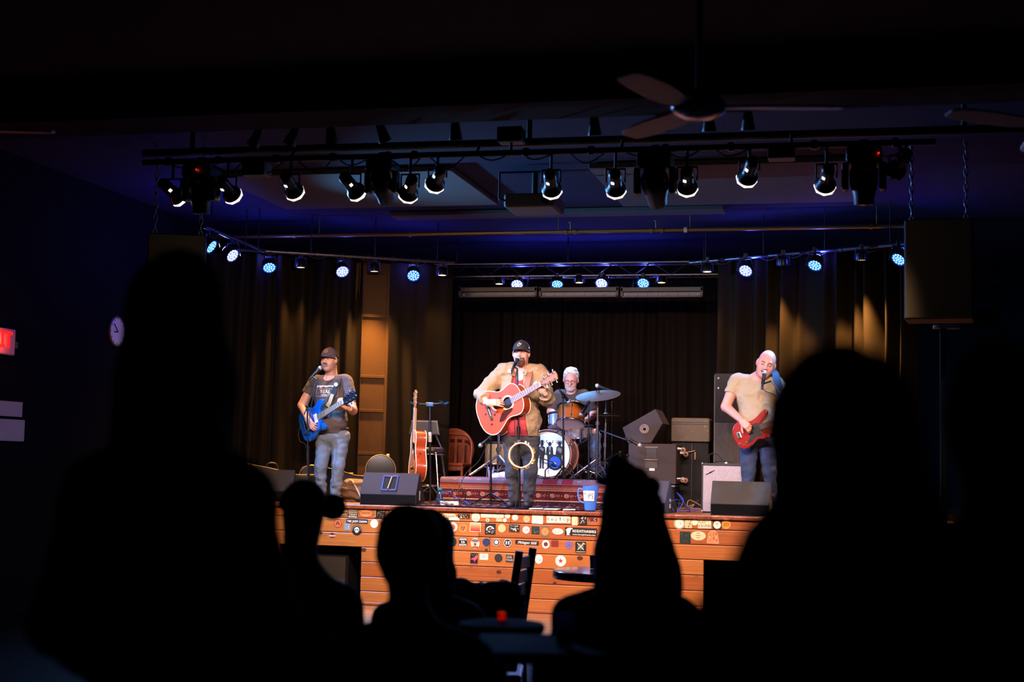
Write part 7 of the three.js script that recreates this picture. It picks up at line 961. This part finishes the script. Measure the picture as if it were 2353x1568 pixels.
    [1254.2, 1251.3, 17.5, 19, 'e', 'disc', { bg: CREAM, ring: '#e8d8c0', core: '#6a2c1c', cr: 0.27, scr: '#2a1612' }, 'cream round sticker with a dark bird'], [1275, 1249.9, 17, 15, 'r', 'pic', { bg: '#7a241a', scr: [['#5a1814', 20]] }, 'faded dark red square sticker'], [1307, 1252.8, 18, 18, 'e', 'disc', { bg: '#6a5a8a', ring: '#8a4a6a', scr: '#4a3c70', n: 20 }, 'purple round sticker'], [1334.4, 1258.5, 25, 26, 'q', 'pic', { bg: '#16130f', fn: (w, h) => { arc(w / 2, h * 0.44, w * 0.28, '#5a5644'); g.strokeStyle = '#d0c4a0'; g.lineWidth = w * 0.07; for (const s of [-1, 1]) { g.beginPath(); g.moveTo(w * (0.5 - s * 0.3), h * 0.14); g.lineTo(w * (0.5 + s * 0.28), h * 0.7); g.stroke(); } g.beginPath(); g.moveTo(w * 0.66, h * 0.12); g.lineTo(w * 0.9, h * 0.22); g.stroke(); g.fillStyle = '#d0c4a0'; fit('OMNIBUILD', w / 2, h * 0.87, w * 0.86, h * 0.12); } }, 'black rounded sticker with crossed hammer and wrench'], [1238.3, 1285.5, 18, 21, 'e', ...CR('#4a4038', { n: 14 }), 'cream oval sticker with small drawings'], [1288.5, 1289.6, 25, 25, 'e', 'disc', { bg: '#ecdcc0', ring: '#d8c4a4', star: '#b03024' }, 'cream round sticker with red star'],
    [1561.2, 1203.5, 25, 25, 'e', 'disc', { bg: CREAM, ring: '#2c3a2c', scr: '#a02c1c', n: 12 }, 'round cream sticker with red bird and green ring'], [1582.3, 1205, 16, 18, 'r', 'pic', { bg: '#d8b888', scr: [['#2a1c14', 18], ['#a04828', 5]] }, 'square sticker with a dark figure'], [1596.6, 1201, 13.5, 13.5, 'e', ...CR('#b08858', { n: 8 }), 'small round cream sticker near the plate'], [1618.8, 1204.5, 29.5, 20, 'r', 'pic', { bg: '#ead6ae', fn: (w, h) => { g.fillStyle = INK; fit('PLATE', w * 0.32, h * 0.3, w * 0.56, h * 0.46, 'bold', 'serif'); fit('SCRAPERS', w / 2, h * 0.74, w * 0.92, h * 0.44, 'bold', 'serif'); g.strokeStyle = '#b09060'; g.lineWidth = 4; g.strokeRect(w * 0.7, h * 0.18, w * 0.16, h * 0.2); } }, 'cream sticker with two lines of serif capitals'], [1647.8, 1206.4, 20, 19, 'r', 'pic', { bg: '#171310', fn: (w, h) => { arc(w / 2, h * 0.52, w * 0.42, '#dcd0c0'); scrib(w * 0.32, h * 0.25, w * 0.3, h * 0.4, '#171310', 16); } }, 'black square sticker with a horse in a circle'], [1668.8, 1206, 20, 20, 'e', 'disc', { bg: '#d0882c', t: 'IZI', fg: '#7a4410' }, 'mustard yellow round sticker'], [1574.6, 1235.6, 24.5, 26, 'r', 'pic', { bg: '#14201a', scr: [['#2c4434', 20], ['#5a6a40', 6]] }, 'dark green square sticker with an arch'], [1604.7, 1231.7, 34, 20.5, 'e', 'pic', { bg: '#e6bc8c', fn: (w, h) => { g.fillStyle = '#4a3824'; for (const [y, k] of [[0.2, 0.2], [0.45, 0.34], [0.68, 0.22]]) { for (let i = 0; i < 5; i++) g.fillRect(w * (0.5 - k / 2 + i * k / 5), h * y, w * k / 7, h * 0.07); } } }, 'wide cream oval sticker with tiny text'], [1638.2, 1235, 27, 28, 't', 'pic', { bg: '#c87a48', border: '#e0a880', scr: [['#7a3418', 18], ['#e8c8a0', 8]] }, 'tan arch shaped sticker']];
  const tx = new THREE.CanvasTexture(cv); tx.colorSpace = THREE.SRGBColorSpace; tx.magFilter = THREE.LinearFilter; const sm = new THREE.MeshStandardMaterial({ map: tx, roughness: 0.45 });
  for (const [px, py, w, h, form, kind, opt, label] of L) {
    const W = Math.round(w * K), H = Math.round(h * K); if (cx + W + 2 > A) { cx = 2; cy += rowH + 3; rowH = 0; }
    g.save(); g.beginPath(); g.rect(cx, cy, W, H); g.clip(); g.translate(cx, cy); D[kind](W, H, opt); g.restore();
    const p = atz(px, py, ZP), mw = w / F * p.distanceTo(camera.position), mh = h / F * p.distanceTo(camera.position), s = new THREE.Shape(), a = mw / 2, b = mh / 2;
    if (form === 'e') s.absellipse(0, 0, a, b, 0, Math.PI * 2); else if (form === 'p') { s.absarc(-a + b, 0, b, 1.571, 4.712); s.absarc(a - b, 0, b, -1.571, 1.571); } else if (form === 't') { s.moveTo(-a, -b); s.lineTo(a, -b); s.lineTo(a * 0.9, b * 0.2); s.absarc(0, b * 0.2, a * 0.9, 0, 3.1416); } else { const r = form === 'q' ? 0.014 : 0.003; s.moveTo(-a + r, -b); s.lineTo(a - r, -b); s.absarc(a - r, -b + r, r, -1.571, 0); s.lineTo(a, b - r); s.absarc(a - r, b - r, r, 0, 1.571); s.lineTo(-a + r, b); s.absarc(-a + r, b - r, r, 1.571, 3.142); s.lineTo(-a, -b + r); s.absarc(-a + r, -b + r, r, 3.142, 4.712); }
    const geo = new THREE.ExtrudeGeometry(s, { depth: 0.0012, bevelEnabled: false, curveSegments: 14 }), P = geo.attributes.position, uv = new Float32Array(P.count * 2);
    for (let i = 0; i < P.count; i++) uv.set([(cx + 2 + clamp(P.getX(i) / mw + 0.5) * (W - 4)) / A, 1 - (cy + 2 + clamp(0.5 - P.getY(i) / mh) * (H - 4)) / A], i * 2); geo.setAttribute('uv', new THREE.BufferAttribute(uv, 2));
    const o = part(stage, 'sticker', geo, sm, label); o.position.set(p.x, p.y, ZP + 0.0012); o.rotation.z = (R() - 0.5) * 0.05;
    cx += W + 3; rowH = Math.max(rowH, H);
  }
  tx.needsUpdate = true;
}
// ================================================================ the crowd and their furniture (dark, near the camera)
const cloth = (c) => M(c, 0.95), FLR = V(0, 0, 0);
function crowd(o) {                                       // a watcher seen from behind: head px, top py, distance d
  const top = at(o.px, o.top, { d: o.d }), s = o.s || 1, H = top.y, base = V(top.x, 0, top.z), turn = o.turn || 0.24, t = thing('person', o.label, 'person', base, turn), hc = H - 0.125 * s - (o.lift || 0), sh = hc - 0.27 * s - (o.drop || 0), w = (o.w || 0.19) * s;
  const seatY = o.seat, hip = seatY ? seatY + 0.1 : sh - 0.56 * s, c = o.head || [0, 0], B = [egg(V(c[0], hc + 0.035, 0), V(0.078, 0.098, 0.098), 0), egg(V(c[0], hc - 0.04, -0.02), V(0.06, 0.075, 0.075), 0.03), cone(V(c[0], hc - 0.06, 0.02), V(0, sh + 0.05, 0.02), 0.055, 0.06, 0.04), cone(V(0, sh + 0.06, 0.01), V(-w, sh - 0.04, 0), 0.055, 0.062, 0.05), cone(V(0, sh + 0.06, 0.01), V(w, sh - 0.04, 0), 0.055, 0.062, 0.05), egg(V(0, sh - 0.24, 0), V(w * 1.02, 0.27, 0.14), 0.06), egg(V(0, hip + 0.02, 0), V(w * 0.95, 0.16, 0.14), 0.08)];
  for (const k of [-1, 1]) { const e = V(k * (w + 0.07), sh - 0.28, -0.02), wr = V(k * (w - 0.02), sh - 0.42, -0.22); B.push(cone(V(k * w, sh - 0.045, 0), e, 0.062, 0.05, 0.04), cone(e, wr, 0.05, 0.034, 0.03), egg(wr.clone().add(V(0, -0.01, -0.06)), V(0.035, 0.028, 0.06), 0.02));
    const kn = seatY ? V(k * 0.11, seatY + 0.07, -0.42) : V(k * 0.1, hip * 0.52, 0), an = seatY ? V(k * 0.11, 0.08, -0.42) : V(k * 0.1, 0.08, 0); B.push(cone(V(k * 0.09, hip, 0), kn, 0.085, 0.06, 0.04), cone(kn, an, 0.058, 0.042, 0.03), cone(an.clone().add(V(0, -0.035, 0.02)), an.clone().add(V(0, -0.04, -0.16)), 0.04, 0.035, 0.02)); }
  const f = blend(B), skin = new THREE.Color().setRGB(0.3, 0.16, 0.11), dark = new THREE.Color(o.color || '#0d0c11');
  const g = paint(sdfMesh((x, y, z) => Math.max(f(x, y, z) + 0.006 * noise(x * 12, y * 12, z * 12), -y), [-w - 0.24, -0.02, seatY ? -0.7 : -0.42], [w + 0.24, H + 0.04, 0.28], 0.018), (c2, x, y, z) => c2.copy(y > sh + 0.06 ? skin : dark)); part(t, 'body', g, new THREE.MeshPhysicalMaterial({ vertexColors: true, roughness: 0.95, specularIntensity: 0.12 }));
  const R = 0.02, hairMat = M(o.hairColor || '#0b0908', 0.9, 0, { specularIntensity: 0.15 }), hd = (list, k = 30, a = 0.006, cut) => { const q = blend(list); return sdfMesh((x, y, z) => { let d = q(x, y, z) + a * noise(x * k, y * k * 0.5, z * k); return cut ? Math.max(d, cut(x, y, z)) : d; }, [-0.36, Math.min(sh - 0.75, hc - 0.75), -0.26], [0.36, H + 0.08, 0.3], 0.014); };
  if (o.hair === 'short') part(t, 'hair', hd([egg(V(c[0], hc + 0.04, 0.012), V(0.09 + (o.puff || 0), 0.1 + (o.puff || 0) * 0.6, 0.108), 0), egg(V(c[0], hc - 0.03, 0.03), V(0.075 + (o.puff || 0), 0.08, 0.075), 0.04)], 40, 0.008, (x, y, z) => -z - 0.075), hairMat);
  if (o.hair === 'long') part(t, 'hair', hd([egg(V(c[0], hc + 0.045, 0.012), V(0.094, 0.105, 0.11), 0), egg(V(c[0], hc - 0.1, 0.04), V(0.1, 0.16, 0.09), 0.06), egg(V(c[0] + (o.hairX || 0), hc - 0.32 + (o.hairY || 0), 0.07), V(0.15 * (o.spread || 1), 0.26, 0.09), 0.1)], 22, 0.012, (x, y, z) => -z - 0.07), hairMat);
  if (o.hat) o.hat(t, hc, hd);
  if (o.glove) o.glove(t, hc);
  return { t, hc, sh };
}
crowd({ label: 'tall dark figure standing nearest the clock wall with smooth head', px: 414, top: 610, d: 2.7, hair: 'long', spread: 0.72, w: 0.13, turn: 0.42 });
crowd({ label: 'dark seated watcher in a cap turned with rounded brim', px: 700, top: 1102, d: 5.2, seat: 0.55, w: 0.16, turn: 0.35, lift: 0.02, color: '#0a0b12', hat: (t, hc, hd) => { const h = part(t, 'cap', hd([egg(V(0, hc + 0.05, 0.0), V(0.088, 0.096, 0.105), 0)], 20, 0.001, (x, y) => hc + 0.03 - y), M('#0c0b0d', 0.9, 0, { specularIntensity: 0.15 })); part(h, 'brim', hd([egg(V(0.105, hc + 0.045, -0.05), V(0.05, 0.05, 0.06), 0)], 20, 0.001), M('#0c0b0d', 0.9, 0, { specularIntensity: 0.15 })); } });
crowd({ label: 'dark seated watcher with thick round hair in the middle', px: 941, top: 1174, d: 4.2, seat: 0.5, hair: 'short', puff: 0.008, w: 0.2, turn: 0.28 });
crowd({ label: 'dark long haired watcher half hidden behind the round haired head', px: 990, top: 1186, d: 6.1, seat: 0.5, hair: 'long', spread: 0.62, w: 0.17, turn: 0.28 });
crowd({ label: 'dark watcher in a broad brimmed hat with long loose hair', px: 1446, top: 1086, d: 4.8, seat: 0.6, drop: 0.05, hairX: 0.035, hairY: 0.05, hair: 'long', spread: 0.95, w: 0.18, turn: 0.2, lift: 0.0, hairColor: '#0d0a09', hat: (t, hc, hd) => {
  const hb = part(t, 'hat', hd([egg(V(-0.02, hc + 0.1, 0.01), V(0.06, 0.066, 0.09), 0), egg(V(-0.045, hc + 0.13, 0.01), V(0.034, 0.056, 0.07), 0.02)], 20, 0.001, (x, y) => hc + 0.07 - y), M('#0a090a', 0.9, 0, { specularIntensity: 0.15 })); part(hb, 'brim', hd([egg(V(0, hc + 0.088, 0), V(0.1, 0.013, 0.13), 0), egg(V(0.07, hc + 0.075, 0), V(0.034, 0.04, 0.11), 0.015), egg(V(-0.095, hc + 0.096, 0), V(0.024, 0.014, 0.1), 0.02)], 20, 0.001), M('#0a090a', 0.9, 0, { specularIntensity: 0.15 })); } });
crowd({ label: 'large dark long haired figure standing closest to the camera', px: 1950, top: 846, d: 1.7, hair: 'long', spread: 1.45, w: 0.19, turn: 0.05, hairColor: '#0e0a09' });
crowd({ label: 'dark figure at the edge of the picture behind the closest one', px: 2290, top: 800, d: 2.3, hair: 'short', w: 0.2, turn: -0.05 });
{ // chairs and tables between the crowd and the stage
  const lac = M('#141017', 0.18, 0, { clearcoat: 0.8, clearcoatRoughness: 0.12 });
  const rt = at(1392, 1312, { y: 0.75 }), t = thing('cocktail_table', 'round shiny black table in front of the stage boards', 'table', V(rt.x, 0, rt.z)); part(t, 'top', lathe([[0, 0.75], [0.4, 0.75], [0.415, 0.742], [0.415, 0.69], [0.4, 0.685], [0, 0.685]], 64), lac); part(t, 'column', rod(V(0, 0.02, 0), V(0, 0.69, 0), 0.035), blackMetal); part(t, 'base', lathe([[0, 0.03], [0.22, 0.025], [0.26, 0], [0, 0]], 40), blackMetal);
  for (const [x, z, c, l] of [[-0.12, -0.15, '#5a4a60', 'short glass at the rim of the round black table'], [0.1, -0.18, '#7a5a44', 'tumbler on the round black table']]) { const o = one('drinking_glass', lathe([[0, 0.002], [0.03, 0.002], [0.036, 0.1], [0.034, 0.1], [0.028, 0.006], [0, 0.006]], 24), new THREE.MeshPhysicalMaterial({ color: c, roughness: 0.08, transmission: 0.7, thickness: 0 }), l, 'glass', 'glasses on the round black table'); o.position.set(rt.x + x, 0.7505, rt.z + z); }
  const cp = at(1126, 1300, { d: 10 }), ch = thing('dining_chair', 'dark wooden chair with slatted back in front of the stage', 'chair', V(cp.x, 0, cp.z), 1.56), cw = M('#33231a', 0.45), TH = at(1190, 1262, { d: 10 }).y;
  for (const k of [-1, 1]) { part(ch, 'back_post', rod(V(k * 0.2, 0.42, 0.19), V(k * 0.2, TH, 0.26), 0.03, 0.028), cw); part(ch, 'rear_leg', rod(V(k * 0.2, 0.44, 0.19), V(k * 0.2, 0, 0.22), 0.022, 0.018), cw); part(ch, 'front_leg', rod(V(k * 0.2, 0.44, -0.19), V(k * 0.2, 0, -0.2), 0.022, 0.018), cw); }
  for (let i = 0; i < 4; i++) part(ch, 'back_slat', rbox(0.38, 0.085, 0.016, 0.005, 0, 0.58 + i * (TH - 0.64) / 3.3, 0.205 + i * 0.014), cw); part(ch, 'seat', rbox(0.44, 0.045, 0.43, 0.015, 0, 0.45, 0), cw);
  const fp = at(1110, 1345, { d: 7.6 }), c2 = thing('draped_chair', 'dark chair draped with a shaggy coat in front of the boards', 'chair', V(fp.x, 0, fp.z), 0.2); part(c2, 'seat', rbox(0.44, 0.05, 0.42, 0.015, 0, 0.45, 0), cw); for (const [a, b] of [[-1, -1], [1, -1], [1, 1], [-1, 1]]) part(c2, 'leg', rod(V(a * 0.18, 0.44, b * 0.18), V(a * 0.19, 0, b * 0.19), 0.02), cw); part(c2, 'backrest', rbox(0.4, 0.42, 0.03, 0.012, 0, 0.7, 0.2), cw);
  const coat = blend([egg(V(0, fp.y - 0.02, 0.2), V(0.21, 0.05, 0.07), 0), egg(V(-0.12, fp.y - 0.12, 0.2), V(0.1, 0.16, 0.06), 0.06), egg(V(0.12, fp.y - 0.12, 0.2), V(0.11, 0.16, 0.06), 0.06)]), co = one('shaggy_coat', sdfMesh((x, y, z) => coat(x, y, z) + 0.012 * noise(x * 38, y * 38, z * 38), [-0.32, fp.y - 0.36, 0.06], [0.32, fp.y + 0.1, 0.36], 0.011), M('#1b1620', 0.95), 'shaggy dark coat hung over the chair back', 'coat'); co.position.set(fp.x, 0, fp.z); co.rotation.y = 0.2;
  // bar-height table with drinks close to the crowd
  const hp = at(1250, 1478, { y: 1.0 }), ht = thing('high_table', 'dark bar height table with drinks among the crowd', 'table', V(hp.x, 0, hp.z), 0.3); part(ht, 'top', rbox(0.4, 0.035, 0.5, 0.012, 0, 0.982, 0), M('#0a080c', 0.95, 0, { specularIntensity: 0.25 })); part(ht, 'column', rod(V(0, 0.02, 0), V(0, 0.97, 0), 0.04), blackMetal); part(ht, 'base', rbox(0.4, 0.03, 0.4, 0.008, 0, 0.015, 0), blackMetal);
  const gp = at(1297, 1490, { y: 1.0 }), gl = thing('beer_glass', 'clear glass standing on the high table', 'glass', V(gp.x, 1.0005, gp.z)); part(gl, 'glass', lathe([[0, 0.002], [0.026, 0.002], [0.036, 0.11], [0.034, 0.11], [0.024, 0.008], [0, 0.008]], 28), new THREE.MeshPhysicalMaterial({ color: '#d8d4ea', roughness: 0.06, transmission: 0.85, thickness: 0 })); part(gl, 'drink', lathe([[0, 0.009], [0.0235, 0.009], [0.029, 0.06], [0, 0.06]], 24), M('#4a4478', 0.1));
  const kp = at(1153, 1432, { y: 1.0 }), cd = thing('candle_holder', 'amber glass candle glowing on the high table edge', 'candle', V(kp.x, 1.0005, kp.z)); cd.scale.setScalar(0.45); part(cd, 'holder', lathe([[0, 0.002], [0.03, 0.002], [0.034, 0.08], [0.032, 0.08], [0.027, 0.006], [0, 0.006]], 24), new THREE.MeshPhysicalMaterial({ color: '#c8581c', roughness: 0.2, transmission: 0.6, thickness: 0 })); part(cd, 'candle', lathe([[0, 0.007], [0.02, 0.007], [0.02, 0.03], [0, 0.03]], 16), M('#e8d8b8', 0.6)); part(cd, 'flame', lathe([[0, 0.03], [0.005, 0.038], [0.003, 0.048], [0, 0.056]], 10), M('#ffb060', 0.5, 0, { emissive: '#ff9030', emissiveIntensity: 1.5 })); glow('candle_flame_lamp', V(kp.x, 1.02, kp.z), new THREE.Color().setRGB(1, 0.5, 0.15), 0.004, 0.3);
  const st2 = thing('serving_stand', 'small dark side table holding the candle', 'table', V(kp.x, 0, kp.z)); part(st2, 'top', lathe([[0, 1.0], [0.15, 1.0], [0.155, 0.99], [0.15, 0.97], [0, 0.97]], 36), M('#0a080c', 0.95, 0, { specularIntensity: 0.25 })); part(st2, 'column', rod(V(0, 0.02, 0), V(0, 0.98, 0), 0.025), blackMetal); part(st2, 'base', lathe([[0, 0.02], [0.16, 0.015], [0.18, 0], [0, 0]], 30), blackMetal);
  const pp = at(1346, 1452, { y: 1.0 }), ph = thing('phone', 'dark phone lying at the end of the high table', 'phone', V(pp.x - 0.03, 1.0005, pp.z), 0.3); part(ph, 'body', rbox(0.075, 0.009, 0.15, 0.004, 0, 0.005, 0), M('#1c1a30', 0.15)); part(ph, 'screen', rbox(0.068, 0.001, 0.14, 0.0004, 0, 0.0098, 0), M('#07070c', 0.05));
  for (const [px, d, l, sy] of [[700, 5.2, 'dark stool under the capped watcher', 0.55], [941, 4.2, 'dark stool under the round haired watcher', 0.5], [990, 6.1, 'dark stool under the half hidden long haired watcher', 0.5], [1441, 4.8, 'dark stool under the watcher with the hat', 0.6]]) { const q = at(px, 1100, { d }), s = thing('audience_stool', l, 'stool', V(q.x, 0, q.z), 0, 'stools of the crowd'); part(s, 'seat', lathe([[0, sy - 0.01], [0.17, sy - 0.01], [0.18, sy - 0.03], [0.17, sy - 0.06], [0, sy - 0.06]], 28), black); for (let i = 0; i < 4; i++) part(s, 'leg', rod(V(Math.cos(i * 1.571 + 0.785) * 0.12, sy - 0.05, Math.sin(i * 1.571 + 0.785) * 0.12), V(Math.cos(i * 1.571 + 0.785) * 0.18, 0, Math.sin(i * 1.571 + 0.785) * 0.18), 0.015), black); }
}
renderer.render(scene, camera);
